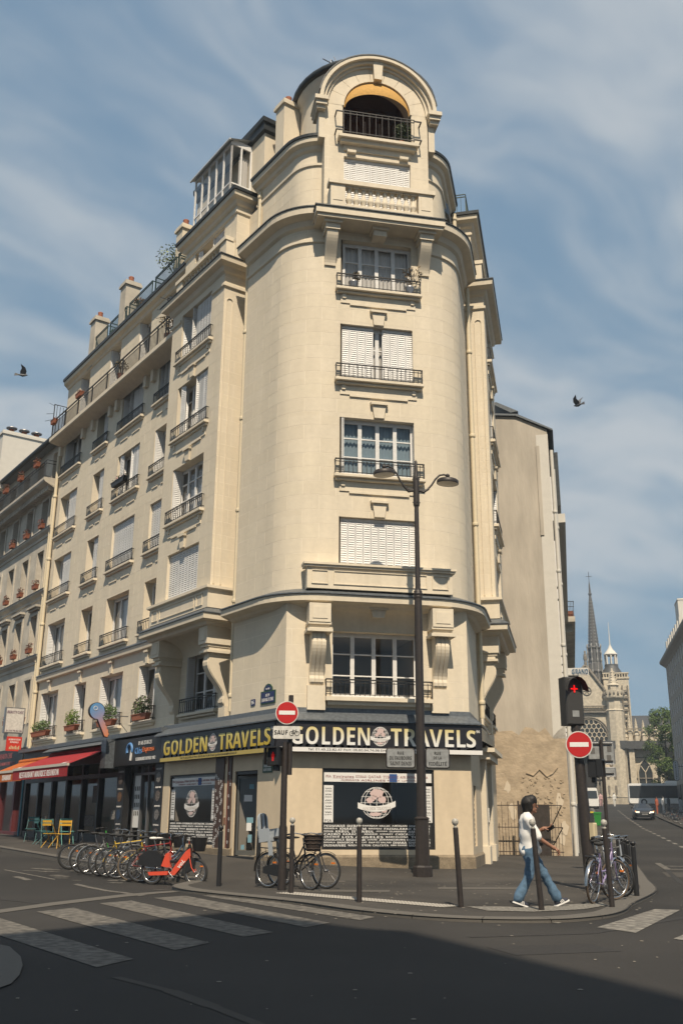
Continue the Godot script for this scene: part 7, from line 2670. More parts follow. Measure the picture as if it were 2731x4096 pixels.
	so.set_meta("kind", "stuff")
	var cr := MB.new()
	cr.xf = S
	cr.bar(Vector3(0, 44, 0), Vector3(0, 45.6, 0), 0.05, 4)
	cr.bar(Vector3(-0.55, 44.7, 0), Vector3(0.55, 44.7, 0), 0.05, 4)
	part("cross", cr, M.lead, c)
	# nave aisle to the right
	var na := MB.new()
	na.xf = F
	na.box(11.5, gy, -9, 34, 14.0, -1.0)
	for x in [12.4, 17.2, 22.0, 26.8]:
		na.box(x, gy, -1.0, x + 0.9, 14.6, 0.2)
	part("aisle_wall", na, st, c)
	for x in [14.9, 19.8]:
		var gw := MB.new()
		gw.xf = F
		var pa := PackedVector2Array([Vector2(x - 1.2, 5.5), Vector2(x + 1.2, 5.5), Vector2(x + 1.2, 9.2), Vector2(x + 0.8, 10.5), Vector2(x, 11.5), Vector2(x - 0.8, 10.5), Vector2(x - 1.2, 9.2)])
		gw.prism(pa, -1.0, -0.97)
		var g2 := part("window", gw, M.church_glass, c)
		var gt := MB.new()
		gt.xf = F
		gt.bar(Vector3(x, 5.5, -0.95), Vector3(x, 9.4, -0.95), 0.09, 4)
		gt.bar(Vector3(x, 9.2, -0.95), Vector3(x - 0.7, 10.3, -0.95), 0.09, 4)
		gt.bar(Vector3(x, 9.2, -0.95), Vector3(x + 0.7, 10.3, -0.95), 0.09, 4)
		for k in 7:
			var a: Vector2 = pa[k]
			var b: Vector2 = pa[(k + 1) % 7]
			gt.bar(Vector3(a.x, a.y, -0.9), Vector3(b.x, b.y, -0.9), 0.14, 4)
		part("tracery", gt, st, g2)
	var lb := MB.new()
	lb.xf = F
	lb.box(-2, 13.05, 0.0, 12.2, 14.35, 1.6)
	lb.box(12.2, 13.05, -1.0, 34, 14.35, 0.6)
	part("lead_roof", lb, M.lead, c)
	var sr := MB.new()
	sr.xf = F
	sr.quad(Vector3(13.5, 14.6, -3), Vector3(34, 14.6, -3), Vector3(34, 19.4, -8), Vector3(13.5, 19.4, -8))
	part("roof", sr, M.slate, c)
	var nb := MB.new()
	nb.xf = F
	nb.box(12.5, 14.35, -2.6, 34, 16.2, -2.2)
	part("clerestory", nb, st, c)
	for q in [[14.0, 18.3, 0.38], [15.2, 18.0, 0.36], [16.4, 17.4, 0.34], [17.2, 18.6, 0.42], [18.6, 18.1, 0.36], [20.2, 18.0, 0.36], [12.9, 19.5, 0.4], [12.2, 17.2, 0.35]]:
		pinnacle(c, F, q[0], -1.6, 14.2, q[1], q[2], st)
	# porch
	var po := MB.new()
	po.xf = F
	po.box(-2, gy, 0, 3.4, 13.0, 1.5)
	po.box(8.2, gy, 0, 10.9, 9.6, 1.5)
	po.prism(PackedVector2Array([Vector2(3.4, 9.4), Vector2(5.7, 12.9), Vector2(8.2, 9.6), Vector2(8.2, 13.0), Vector2(3.4, 13.0)]), 0, 1.45)
	part("porch", po, st, c)
	var dk := MB.new()
	dk.xf = F
	dk.quad(Vector3(3.4, gy, 0.02), Vector3(8.2, gy, 0.02), Vector3(8.2, 12, 0.02), Vector3(3.4, 12, 0.02))
	part("doorway", dk, mt("painted_opening_shade", Color(0.02, 0.017, 0.015), 0.9), c)  # shade inside the open portal, painted as a near-black sheet
	for i in 7:
		var sm := MB.new()
		sm.xf = F * Transform3D(Basis(), Vector3(6.9 + i * 0.58, 0, 1.2 + 0.1 * (i % 2)))
		sm.lathe([Vector2(0.2, gy), Vector2(0.2, 5.0), Vector2(0.34, 5.1), Vector2(0.22, 5.3), Vector2(0.3, 5.9), Vector2(0.32, 6.8), Vector2(0.12, 7.3), Vector2(0.18, 7.6), Vector2(0.02, 7.8)], 7)
		sm.lathe([Vector2(0.3, 8.0), Vector2(0.36, 8.5), Vector2(0.05, 9.3)], 6, false)
		part("statue", sm, M.church_grey, c)
	var fe := thing("church_railing", "low iron railing in front of the church porch", "fence", ORIGIN, TURN)
	var fm := MB.new()
	fm.xf = F
	for i in 70:
		fm.box(8.0 + i * 0.16, 3.6, 3.0, 8.03 + i * 0.16, 5.1, 3.03)
	fm.box(8, 5.0, 2.98, 19.2, 5.08, 3.05)
	part("bars", fm, M.iron, fe)

func make_right_house() -> void:
	var h := thing("shaded_apartment_house", "shaded grey apartment house on the right edge of the side street", "building", ORIGIN, TURN)
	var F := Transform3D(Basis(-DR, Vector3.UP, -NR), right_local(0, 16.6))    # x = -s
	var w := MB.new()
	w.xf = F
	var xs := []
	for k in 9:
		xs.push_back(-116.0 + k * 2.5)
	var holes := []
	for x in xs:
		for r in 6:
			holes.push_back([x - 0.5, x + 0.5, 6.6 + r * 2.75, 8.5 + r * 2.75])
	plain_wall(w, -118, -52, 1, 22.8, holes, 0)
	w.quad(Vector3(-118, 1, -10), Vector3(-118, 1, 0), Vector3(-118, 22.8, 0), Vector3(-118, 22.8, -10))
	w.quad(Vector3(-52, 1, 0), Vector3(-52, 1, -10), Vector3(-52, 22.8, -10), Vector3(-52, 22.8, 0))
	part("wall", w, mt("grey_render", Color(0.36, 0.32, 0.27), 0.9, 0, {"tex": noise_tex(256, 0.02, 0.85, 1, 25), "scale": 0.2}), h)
	for x in xs:
		for r in 6:
			var m := MB.new()
			m.xf = F
			m.box(x - 0.5, 6.6 + r * 2.75, -0.3, x - 0.44, 8.5 + r * 2.75, -0.2)
			m.box(x + 0.44, 6.6 + r * 2.75, -0.3, x + 0.5, 8.5 + r * 2.75, -0.2)
			m.box(x - 0.03, 6.6 + r * 2.75, -0.3, x + 0.03, 8.5 + r * 2.75, -0.22)
			m.quad(Vector3(x - 0.5, 6.6 + r * 2.75, 0), Vector3(x - 0.5, 6.6 + r * 2.75, -0.3), Vector3(x - 0.5, 8.5 + r * 2.75, -0.3), Vector3(x - 0.5, 8.5 + r * 2.75, 0))
			m.quad(Vector3(x + 0.5, 6.6 + r * 2.75, -0.3), Vector3(x + 0.5, 6.6 + r * 2.75, 0), Vector3(x + 0.5, 8.5 + r * 2.75, 0), Vector3(x + 0.5, 8.5 + r * 2.75, -0.3))
			var o := part("window", m, M.white_paint, h)
			var g := MB.new()
			g.xf = F
			g.quad(Vector3(x - 0.44, 6.6 + r * 2.75, -0.26), Vector3(x + 0.44, 6.6 + r * 2.75, -0.26), Vector3(x + 0.44, 8.5 + r * 2.75, -0.26), Vector3(x - 0.44, 8.5 + r * 2.75, -0.26))
			part("pane", g, mt("far_glass", Color(0.03, 0.035, 0.04), 0.08), o)
	var co := MB.new()
	co.sweep(plan(F, [[-118, 0], [-52, 0]]), [Vector2(0, 22.0), Vector2(0.3, 22.3), Vector2(0.8, 22.6), Vector2(0.85, 22.9), Vector2(0, 22.95)])
	part("cornice", co, M.grey_render, h)
	var rf := MB.new()
	rf.xf = F
	rf.quad(Vector3(-118, 22.9, 0.1), Vector3(-52, 22.9, 0.1), Vector3(-52, 26.2, -1.4), Vector3(-118, 26.2, -1.4))
	rf.quad(Vector3(-118, 26.2, -1.4), Vector3(-52, 26.2, -1.4), Vector3(-52, 27.0, -8), Vector3(-118, 27.0, -8))
	part("roof", rf, M.zinc, h)
	for k in 8:
		var d := MB.new()
		d.xf = F
		d.box(-115.5 + k * 2.5, 23.3, -1.4, -114.5 + k * 2.5, 25.3, 0.0)
		part("dormer", d, M.white_wall, h)
	chimney(h, F, -118, -114, -3.0, -2.0, 26, 31.2, 0, M.white_wall)
	for k in 4:
		var s := MB.new()
		s.xf = F
		s.box(-117.0 + k * 5, 3.0, -0.05, -113.0 + k * 5, 6.0, 0.12)
		part("shop_panel", s, M.black_paint, h)
	var p := thing("vertical_shop_sign", "tall narrow projecting sign reading PARIZONE on the shaded house", "sign", ORIGIN, TURN)
	var P := Transform3D(Basis(NR, Vector3.UP, -DR), right_local(95, 0))
	var pm := MB.new()
	pm.xf = P
	var pl := PackedVector2Array()
	for i in 16:
		var a := TAU * i / 16.0
		pl.push_back(Vector2(14.4 + cos(a) * 0.3, 6.95 + sin(a) * 0.3 + signf(sin(a) + 0.001) * 0.85))
	pm.prism(pl, -0.12, 0.12)
	pm.box(14.6, 7.4, -0.03, 16.6, 7.46, 0.03)
	part("case", pm, M.black_paint, p)
	var pf := MB.new()
	pf.xf = P * Transform3D(Basis().scaled(Vector3(0.86, 0.95, 1)), Vector3(14.4 * 0.14, 6.95 * 0.05, 0.01))
	pf.prism(pl, 0.11, 0.125)
	part("face", pf, mt("sign_pale_blue", Color(0.42, 0.47, 0.52), 0.5), p)
	var pt := MB.new()
	for i in 8:
		pt.xf = P * Transform3D(Basis(), Vector3(14.4, 7.82 - i * 0.25, 0.14))
		pt.text("PARIZONE"[i], 0.0, 0.19, 0.005, sans_bold, 5.0)
	part("lettering", pt, M.ink, p)

# ---------------------------------------------------------------- street furniture
func make_lamp() -> void:
	var at := on_pave(Vector3(1.98, 0, -24.42))
	var t := thing("street_lamp", "tall brown double-armed street lamp with two disc heads on the corner pavement", "street lamp", at, 0.1)
	var b := MB.new()
	b.lathe([Vector2(0.235, -0.1), Vector2(0.235, 0.22), Vector2(0.205, 0.26)], 8, false)
	b.lathe([Vector2(0.175, 0.26), Vector2(0.165, 1.28), Vector2(0.18, 1.3), Vector2(0.18, 1.33), Vector2(0.125, 1.36)], 8, false)
	part("base", b, M.post_paint, t)
	var s := MB.new()
	s.lathe([Vector2(0.118, 1.3), Vector2(0.098, 6.7), Vector2(0.115, 6.72), Vector2(0.115, 6.76), Vector2(0.1, 6.78), Vector2(0.12, 6.8), Vector2(0.12, 6.84), Vector2(0.1, 6.86), Vector2(0.115, 6.88), Vector2(0.07, 6.95), Vector2(0.058, 9.2), Vector2(0.058, 9.25)], 12)
	part("column", s, M.post_paint, t)
	var k := MB.new()
	k.lathe([Vector2(0.075, 9.2), Vector2(0.085, 9.24), Vector2(0.085, 10.0), Vector2(0.06, 10.05), Vector2(0.045, 10.3), Vector2(0.04, 10.45), Vector2(0.01, 10.5)], 10)
	for y in [9.3, 9.95]:
		for a in 4:
			k.ball(Vector3(cos(a * PI / 2) * 0.09, y, sin(a * PI / 2) * 0.09), 0.018, 5, 3)
	part("bracket", k, M.post_paint, t)
	for sd in [-1, 1]:
		var a := MB.new()
		var pts := []
		for q in [[0.05, 9.66], [0.18, 9.64], [0.3, 9.7], [0.42, 9.86], [0.52, 10.05], [0.64, 10.2], [0.76, 10.24], [0.86, 10.21]]:
			pts.push_back(Vector3(sd * q[0], q[1] + (0.06 if sd < 0 else -0.12) * smoothstep(0.1, 0.8, q[0]), 0))
		a.tube(pts, 0.026, 8)
		var g := pts[0] as Vector3
		a.tube([g + Vector3(0, -0.02, 0), Vector3(sd * 0.2, 9.6, 0), Vector3(sd * 0.34, 9.74 + (0.02 if sd < 0 else -0.04), 0)], 0.035, 6)
		var e := pts[-1] as Vector3
		a.ball(e, 0.06, 8, 6)
		a.bar(e, e + Vector3(0, -0.13, 0), 0.03)
		var o := part("arm", a, M.post_paint, t)
		var h := MB.new()
		h.xf = Transform3D(Basis(Vector3.BACK, -0.06 * sd) * Basis(Vector3.RIGHT, 0.06), e + Vector3(0, -0.13, 0))
		h.lathe([Vector2(0.285, -0.1), Vector2(0.295, -0.08), Vector2(0.29, -0.01), Vector2(0.25, 0.025), Vector2(0.06, 0.045), Vector2(0.01, 0.05)], 24)
		part("lamp_head", h, M.post_paint, o)
		var d := MB.new()
		d.xf = h.xf
		d.lathe([Vector2(0.01, -0.115), Vector2(0.18, -0.108), Vector2(0.275, -0.095)], 24)
		part("diffuser", d, mt("lamp_glass", Color(0.24, 0.21, 0.16), 0.35), o)
	# name signs clamped to the column
	for q in [[-0.5, 2.72, 0.68, "grey street sign RUE DU FAUBOURG SAINT DENIS clamped left of the lamp column", [["RUE", 0.12, 0.16, 0.07], ["DU FAUBOURG", 0.0, 0.54, 0.085], ["SAINT DENIS", -0.125, 0.52, 0.085]]], [0.4, 2.72, 0.56, "grey street sign RUE DE LA FIDELITE clamped right of the lamp column", [["RUE", 0.12, 0.16, 0.07], ["DE LA", 0.01, 0.2, 0.065], ["FIDÉLITÉ", -0.12, 0.44, 0.1]]]]:
		var n := thing("street_sign", q[3], "sign", at + Vector3(q[0], 0, 0.05), 0.1)
		var m := MB.new()
		m.prism(round_rect(q[2], 0.44, 0.05, Vector2(0, q[1])), -0.02, 0.02)
		part("plate", m, M.sign_grey, n)
		var rim := MB.new()
		var rr := round_rect(q[2], 0.44, 0.05, Vector2(0, q[1]))
		var pts := []
		for p in rr: pts.push_back(Vector3(p.x, p.y, 0))
		pts.push_back(pts[0])
		rim.tube(pts, 0.024, 5, false)
		part("rim", rim, M.post_paint, n)
		var tx := MB.new()
		for w in q[4]:
			tx.xf = Transform3D(Basis(), Vector3(0, q[1] + w[1], 0.024))
			tx.text(w[0], w[2], w[3], 0.004, sans_bold, 4.0)
		part("lettering", tx, M.ink, n)

func round_rect(w: float, h: float, r: float, c := Vector2.ZERO) -> PackedVector2Array:
	var p := PackedVector2Array()
	for k in 4:
		var m := c + Vector2((w / 2 - r) * (1 if k == 0 or k == 3 else -1), (h / 2 - r) * (1 if k < 2 else -1))
		for i in 5:
			var a := PI / 2 * k + PI / 8 * i
			p.push_back(m + Vector2(cos(a), sin(a)) * r)
	return p

func no_entry(label: String, at: Vector3, turn: float, r: float) -> void:
	var t := thing("no_entry_sign", label, "sign", at, turn)
	var d := func(rad: float, z0: float, z1: float) -> MB:
		var m := MB.new()
		var p := PackedVector2Array()
		for i in 36:
			p.push_back(Vector2(cos(TAU * i / 36), sin(TAU * i / 36)) * rad)
		m.prism(p, z0, z1)
		return m
	part("rim", d.call(r, -0.03, 0.01), M.sign_white, t)
	part("disc", d.call(r * 0.92, 0.01, 0.014), M.sign_red, t)
	var b := MB.new()
	b.box(-r * 0.7, -r * 0.17, 0.014, r * 0.7, r * 0.17, 0.018)
	part("bar", b, M.white_print, t)

func make_poles() -> void:
	# left-hand pole
	var at := on_pave(Vector3(-1.1, 0, -19.99))
	var t := thing("signal_pole", "dark pole with a red pedestrian light beside the black city bicycle", "signal", at, 0.0)
	var m := MB.new()
	m.lathe([Vector2(0.085, -0.1), Vector2(0.082, 1.15), Vector2(0.065, 1.2), Vector2(0.06, 2.78)], 10)
	part("pole", m, M.post_paint, t)
	var m2 := MB.new()
	m2.bar(Vector3(0.1, 2.15, -0.02), Vector3(0.1, 3.72, -0.02), 0.05, 8)
	part("sign_post", m2, M.post_paint, t)
	ped_light(t, Vector3(-0.2, 2.5, 0.05), -0.35)
	no_entry("round red no entry sign above the SAUF plate on the left pole", at + Vector3(0.03, 3.36, 0.08), 0.05, 0.232)
	var s := thing("except_bicycles_plate", "white plate reading SAUF with a bicycle pictogram under the no entry sign", "sign", at + Vector3(0.03, 2.97, 0.08), 0.05)
	var p := MB.new()
	p.prism(round_rect(0.54, 0.25, 0.03), -0.02, 0.01)
	part("plate", p, M.sign_white, s)
	var x := MB.new()
	x.xf = Transform3D(Basis(), Vector3(-0.11, 0, 0.014))
	x.text("SAUF", 0.27, 0.085, 0.004, sans_bold, 4.0)
	part("lettering", x, M.ink, s)
	var bi := MB.new()
	for c in [0.1, 0.21]:
		bi.torus(Vector3(c, -0.02, 0.014), 0.042, 0.005, 14, 4)
	for q in [[0.1, -0.02, 0.13, 0.035], [0.13, 0.035, 0.19, 0.035], [0.19, 0.045, 0.21, -0.02], [0.13, 0.035, 0.155, -0.02], [0.155, -0.02, 0.19, 0.035], [0.1, -0.02, 0.155, -0.02], [0.115, 0.05, 0.14, 0.05], [0.18, 0.06, 0.2, 0.06]]:
		bi.bar(Vector3(q[0], q[1], 0.014), Vector3(q[2], q[3], 0.014), 0.005, 4)
	part("bicycle_pictogram", bi, M.ink, s)
	# right-hand traffic light
	var ar := on_pave(Vector3(5.0, 0, -20.72))
	var r := thing("traffic_light", "brown traffic signal post with a lit red cross beside the lilac bicycle", "traffic light", ar, -0.1)
	var pm := MB.new()
	pm.tube([Vector3(0.06, -0.1, 0), Vector3(0.0, 1.2, 0), Vector3(-0.06, 3.25, 0)], [0.13, 0.125, 0.085], 8)
	part("post", pm, M.post_paint, r)
	var hb := MB.new()
	hb.xf = Transform3D(Basis(Vector3.UP, 0.3), Vector3(-0.1, 3.72, 0))
	hb.cbox(-0.2, -0.5, -0.2, 0.2, 0.5, 0.12, 0.03)
	hb.box(-0.17, -0.47, -0.26, 0.17, 0.47, -0.2)
	hb.bar(Vector3(0, -0.62, 0), Vector3(0, -0.48, 0), 0.07, 8)
	part("signal_head", hb, mt("signal_grey", Color(0.035, 0.034, 0.033), 0.55), r)
	var vs := MB.new()
	vs.xf = hb.xf
	var rows := []
	for j in 2:
		var line := []
		for i in 9:
			var a := PI * i / 8.0
			line.push_back(Vector3(-cos(a) * (0.19 + 0.05 * j), 0.24 + sin(a) * 0.25 - 0.08 * j * (1.0 - sin(a)), 0.12 + 0.2 * j))
		rows.push_back(line)
	vs.grid(rows, true)
	part("visor", vs, M.signal_grey, r)
	var cx := MB.new()
	cx.xf = hb.xf
	cx.box(-0.075, 0.237, 0.121, 0.075, 0.263, 0.128)
	cx.box(-0.013, 0.175, 0.1285, 0.013, 0.325, 0.132)
	part("red_cross", cx, mt("red_glow", Color(0.6, 0.01, 0.01), 0.5, 0, {"glow": Color(1, 0.05, 0.03), "power": 0.9}), r)
	var lp := MB.new()
	lp.xf = hb.xf
	lp.box(-0.07, -0.33, 0.12, 0.08, -0.2, 0.124)
	part("label_plate", lp, M.sign_grey, r)
	var pl := OmniLight3D.new()
	pl.name = "red_cross_light"
	pl.light_color = Color(1, 0.08, 0.05)
	pl.light_energy = 0.002
	pl.light_size = 0.05
	pl.shadow_enabled = true
	r.add_child(pl)
	pl.position = hb.xf * Vector3(0, 0.25, 0.18)
	ped_light(r, Vector3(0.26, 2.35, -0.05), 1.2)
	var bt := MB.new()
	bt.xf = Transform3D(Basis(Vector3.UP, 0.9), Vector3(0.12, 1.12, 0.1))
	bt.cbox(-0.07, -0.16, -0.03, 0.07, 0.16, 0.08, 0.025)
	part("call_button", bt, mt("button_beige", Color(0.5, 0.42, 0.27), 0.5), r)
	no_entry("round red no entry sign below the traffic signal head", ar + Vector3(-0.06, 2.82, 0.16), -0.15, 0.272)
	# backs of two road signs
	var sp := thing("sign_post", "grey backs of paired parking signs on a thin brown post", "sign", on_pave(Vector3(7.35, 0, -28.0)), -0.1)
	var q1 := MB.new()
	q1.bar(Vector3(0, -0.1, 0), Vector3(0, 3.5, 0), 0.05, 8)
	part("post", q1, M.post_paint, sp)
	for q in [[-0.19, 2.83, 3.42], [0.19, 2.83, 3.42], [-0.19, 2.5, 2.74], [0.19, 2.5, 2.74]]:
		var bk := MB.new()
		bk.prism(round_rect(0.33, q[2] - q[1], 0.04, Vector2(q[0], (q[1] + q[2]) / 2)), -0.08, -0.06)
		part("sign_back", bk, M.sign_grey, sp)
		var fr := MB.new()
		var pts := []
		for p3 in round_rect(0.33, q[2] - q[1], 0.04, Vector2(q[0], (q[1] + q[2]) / 2)): pts.push_back(Vector3(p3.x, p3.y, -0.06))
		pts.push_back(pts[0])
		fr.tube(pts, 0.012, 4, false)
		part("sign_rim", fr, M.steel, sp)
	for q in [[-0.24, 3.2], [0.22, 3.25], [0.2, 3.0], [-0.22, 2.64]]:
		var st := MB.new()
		st.box(q[0] - 0.06, q[1] - 0.09, -0.06, q[0] + 0.06, q[1] + 0.08, -0.057)
		part("sticker", st, mt("sticker_grey", Color(0.22, 0.21, 0.2), 0.7, 0, {"tex": noise_tex(128, 0.1, 0.4, 1.0, 69), "scale": 5.0}), sp)
	var cl := MB.new()
	for y in [2.56, 2.9, 3.36]:
		cl.box(-0.3, y, -0.055, 0.3, y + 0.03, -0.03)
	part("clamp", cl, M.post_paint, sp)

func ped_light(t: Node3D, at: Vector3, turn: float) -> void:
	var X := Transform3D(Basis(Vector3.UP, turn), at)
	var b := MB.new()
	b.xf = X
	b.cbox(-0.13, -0.18, -0.1, 0.13, 0.18, 0.08, 0.015)
	b.box(-0.15, 0.16, -0.08, 0.15, 0.185, 0.2)
	b.box(-0.15, -0.16, 0.08, -0.13, 0.16, 0.2)
	b.box(0.13, -0.16, 0.08, 0.15, 0.16, 0.2)
	b.box(-0.02, -0.28, -0.06, 0.1, -0.18, 0.02)
	part("pedestrian_signal", b, M.black_paint, t)
	var f := MB.new()
	f.xf = X * Transform3D(Basis(), Vector3(0, 0.0, 0.082))
	f.box(-0.02, -0.02, 0, 0.02, 0.05, 0.004)
	f.ball(Vector3(0, 0.07, 0), Vector3(0.016, 0.018, 0.004), 6, 4)
	f.box(-0.018, -0.09, 0, -0.004, -0.02, 0.004)
	f.box(0.004, -0.09, 0, 0.018, -0.02, 0.004)
	f.box(-0.034, -0.015, 0, -0.024, 0.045, 0.004)
	f.box(0.024, -0.015, 0, 0.034, 0.045, 0.004)
	part("red_figure", f, mt("red_dim", Color(0.5, 0.01, 0.01), 0.5, 0, {"glow": Color(1, 0.06, 0.03), "power": 0.12}), t)

func make_bollards() -> void:
	var W := [[-0.88, -19.16, 0.0, "white-topped bollard between the black city bicycle and the tactile strip"], [0.34, -17.32, 0.0, "white-topped bollard in front of the city names window"], [1.93, -16.49, 0.045, "leaning white-topped bollard right of the street lamp"], [3.11, -16.02, 0.06, "leaning white-topped bollard in front of the walking woman"], [4.37, -16.69, 0.03, "white-topped bollard in front of the lilac bicycle"]]
	var first: Node3D
	for q in W:
		if first == null:
			first = thing("bollard", q[3], "bollard", on_pave(Vector3(q[0], 0, q[1])), 0, "white-topped bollards along the kerb")
			var m := MB.new()
			m.lathe([Vector2(0.046, -0.1), Vector2(0.042, 1.19), Vector2(0.044, 1.2), Vector2(0.03, 1.205)], 12)
			part("post", m, M.post_paint, first)
			var b := MB.new()
			b.lathe([Vector2(0.03, 1.2), Vector2(0.033, 1.215), Vector2(0.02, 1.235), Vector2(0.04, 1.25), Vector2(0.055, 1.285), Vector2(0.046, 1.325), Vector2(0.025, 1.34), Vector2(0.002, 1.345)], 14)
			part("knob", b, mt("knob_white", Color(0.5, 0.48, 0.43), 0.5, 0, {"tex": noise_tex(128, 0.05, 0.7, 1.0, 71), "scale": 4.0}), first)
			first.rotation.z = q[2]
		else:
			var o := twin(first, q[3], on_pave(Vector3(q[0], 0, q[1])), 0)
			o.rotation.z = q[2]
	var Bk := [[-2.43, -21.0, "black ball-top bollard beside the orange electric bicycle"], [-1.72, -21.94, "black ball-top bollard behind the rear wheel of the city bicycle"], [5.48, -19.14, "nearest black bollard of the row on the right-hand kerb"], [5.85, -20.81, "second black bollard of the row on the right-hand kerb"], [6.2, -22.2, "third black bollard of the row on the right-hand kerb"], [6.5, -23.6, "fourth black bollard of the row on the right-hand kerb"], [6.85, -25.2, "farthest black bollard of the row on the right-hand kerb"]]
	first = null
	for q in Bk:
		var tall := 1.16 if q[0] < 0 else 0.95
		if first == null:
			first = thing("black_bollard", q[2], "bollard", on_pave(Vector3(q[0], 0, q[1])), 0, "black bollards on the pavement edge")
			var m := MB.new()
			m.lathe([Vector2(0.05, -0.1), Vector2(0.046, 1.05), Vector2(0.05, 1.06), Vector2(0.028, 1.07)], 12)
			part("post", m, M.black_paint, first)
			var b := MB.new()
			b.lathe([Vector2(0.028, 1.07), Vector2(0.03, 1.08), Vector2(0.055, 1.12), Vector2(0.045, 1.165), Vector2(0.002, 1.18)], 12)
			part("knob", b, M.black_paint, first)
		else:
			var o := twin(first, q[2], on_pave(Vector3(q[0], 0, q[1])), 0)
			o.scale.y = tall / 1.16

# ---------------------------------------------------------------- vehicles in the side street
func make_vehicles() -> void:
	var D := HOUSE.basis * DR
	var turn := atan2(-D.x, -D.z)                 # facing down the street towards the camera (+z forward)
	var cp := right(72, 8.9)
	cp.y = road_y(cp)
	var c := thing("dark_car", "dark blue-grey saloon car driving towards the camera up the side street", "car", cp, turn)
	var body := MB.new()
	var rows := []
	# cross-sections along the length: z, half width, belt height, top height, roof half width
	for q in [[2.25, 0.62, 0.42, 0.5, 0.55], [2.2, 0.82, 0.6, 0.66, 0.7], [1.9, 0.9, 0.7, 0.78, 0.76], [1.1, 0.92, 0.86, 0.95, 0.8], [0.75, 0.92, 0.92, 0.99, 0.78], [-0.05, 0.92, 0.94, 1.4, 0.58], [-0.9, 0.92, 0.95, 1.42, 0.57], [-1.6, 0.91, 0.97, 1.12, 0.68], [-2.1, 0.88, 0.9, 1.05, 0.72], [-2.25, 0.8, 0.7, 0.9, 0.7]]:
		var z: float = q[0]
		rows.push_back([Vector3(-q[1] * 0.92, 0.22, z), Vector3(-q[1], 0.45, z), Vector3(-q[1], q[2], z), Vector3(-q[4], q[3], z), Vector3(-q[4] * 0.4, q[3] + 0.03, z), Vector3(q[4] * 0.4, q[3] + 0.03, z), Vector3(q[4], q[3], z), Vector3(q[1], q[2], z), Vector3(q[1], 0.45, z), Vector3(q[1] * 0.92, 0.22, z)])
	body.grid(rows, true)
	for e in [0, rows.size() - 1]:
		for i in range(1, 9):
			if e == 0: body.tri(rows[0][0], rows[0][i + 1], rows[0][i])
			else: body.tri(rows[e][0], rows[e][i], rows[e][i + 1])
	part("body", body, mt("car_paint", Color(0.012, 0.014, 0.019), 0.4, 0.0, {"coat": 0.25}), c)
	var ws := MB.new()
	ws.quad(Vector3(-0.72, 1.0, 0.76), Vector3(0.72, 1.0, 0.76), Vector3(0.55, 1.38, 0.04), Vector3(-0.55, 1.38, 0.04))
	part("windscreen", ws, mt("car_glass", Color(0.03, 0.035, 0.04), 0.05), c)
	for s in [-1, 1]:
		var hl := MB.new()
		hl.box(s * 0.62 - 0.17, 0.6, 2.1, s * 0.62 + 0.17, 0.68, 2.22)
		part("headlight", hl, mt("drl", Color(0.8, 0.8, 0.75), 0.3, 0, {"glow": Color(1, 0.95, 0.85), "power": 1.2}), c)
		var il := MB.new()
		il.box(s * 0.78 - 0.06, 0.68, 2.02, s * 0.78 + 0.06, 0.74, 2.1)
		part("indicator", il, mt("amber", Color(0.8, 0.35, 0.03), 0.3, 0, {"glow": Color(1, 0.5, 0.05), "power": 1.0}), c)
		var mr := MB.new()
		mr.box(s * 1.0 - 0.1, 0.95, 0.5, s * 1.0 + 0.1, 1.08, 0.62)
		part("mirror", mr, M.car_paint, c)
		for z in [1.4, -1.35]:
			var w := MB.new()
			w.xf = Transform3D(Basis(Vector3.UP, PI / 2), Vector3(s * 0.8, 0.32, z))
			w.torus(Vector3.ZERO, 0.24, 0.09, 18, 8)
			part("wheel", w, M.rubber, c)
	var gr := MB.new()
	gr.prism(PackedVector2Array([Vector2(-0.34, 0.3), Vector2(0.34, 0.3), Vector2(0.42, 0.6), Vector2(-0.42, 0.6)]), 2.2, 2.27)
	part("grille", gr, M.black_paint, c)
	var np := MB.new()
	np.box(-0.26, 0.4, 2.27, 0.26, 0.5, 2.29)
	part("number_plate", np, M.sign_grey, c)
	# van
	var vp := right(100, 4.7)
	vp.y = road_y(vp)
	var v := thing("white_van", "white delivery van parked behind the traffic post up the side street", "van", vp, turn)
	var vb := MB.new()
	vb.prism(PackedVector2Array([Vector2(-0.95, 0.3), Vector2(0.95, 0.3), Vector2(0.95, 1.3), Vector2(0.82, 2.35), Vector2(0.7, 2.45), Vector2(-0.7, 2.45), Vector2(-0.82, 2.35), Vector2(-0.95, 1.3)]), -4.5, 0)
	vb.prism(PackedVector2Array([Vector2(-0.93, 0.3), Vector2(0.93, 0.3), Vector2(0.93, 1.15), Vector2(-0.93, 1.15)]), 0, 0.8)
	part("body", vb, mt("van_white", Color(0.7, 0.7, 0.68), 0.35), v)
	var vw := MB.new()
	vw.quad(Vector3(-0.85, 1.2, 0.25), Vector3(0.85, 1.2, 0.25), Vector3(0.75, 2.1, 0.01), Vector3(-0.75, 2.1, 0.01))
	part("windscreen", vw, M.car_glass, v)
	for s in [-1, 1]:
		var w := MB.new()
		w.xf = Transform3D(Basis(Vector3.UP, PI / 2), Vector3(s * 0.82, 0.34, 0.1))
		w.torus(Vector3.ZERO, 0.25, 0.09, 18, 8)
		part("wheel", w, M.rubber, v)
	# bus crossing at the end of the street
	var bp := right(124, 16.5)
	bp.y = road_y(bp) - 0.1
	var b := thing("white_bus", "white city bus with dark windows crossing the end of the street", "bus", bp, turn)
	var bm := MB.new()
	bm.prism(round_rect(12.0, 2.75, 0.25, Vector2(0, 1.65)), -2.5, 0)
	bm.prism(round_rect(6.5, 0.5, 0.24, Vector2(2.4, 3.15)), -2.2, -0.4)
	part("body", bm, M.van_white, b)
	var bw := MB.new()
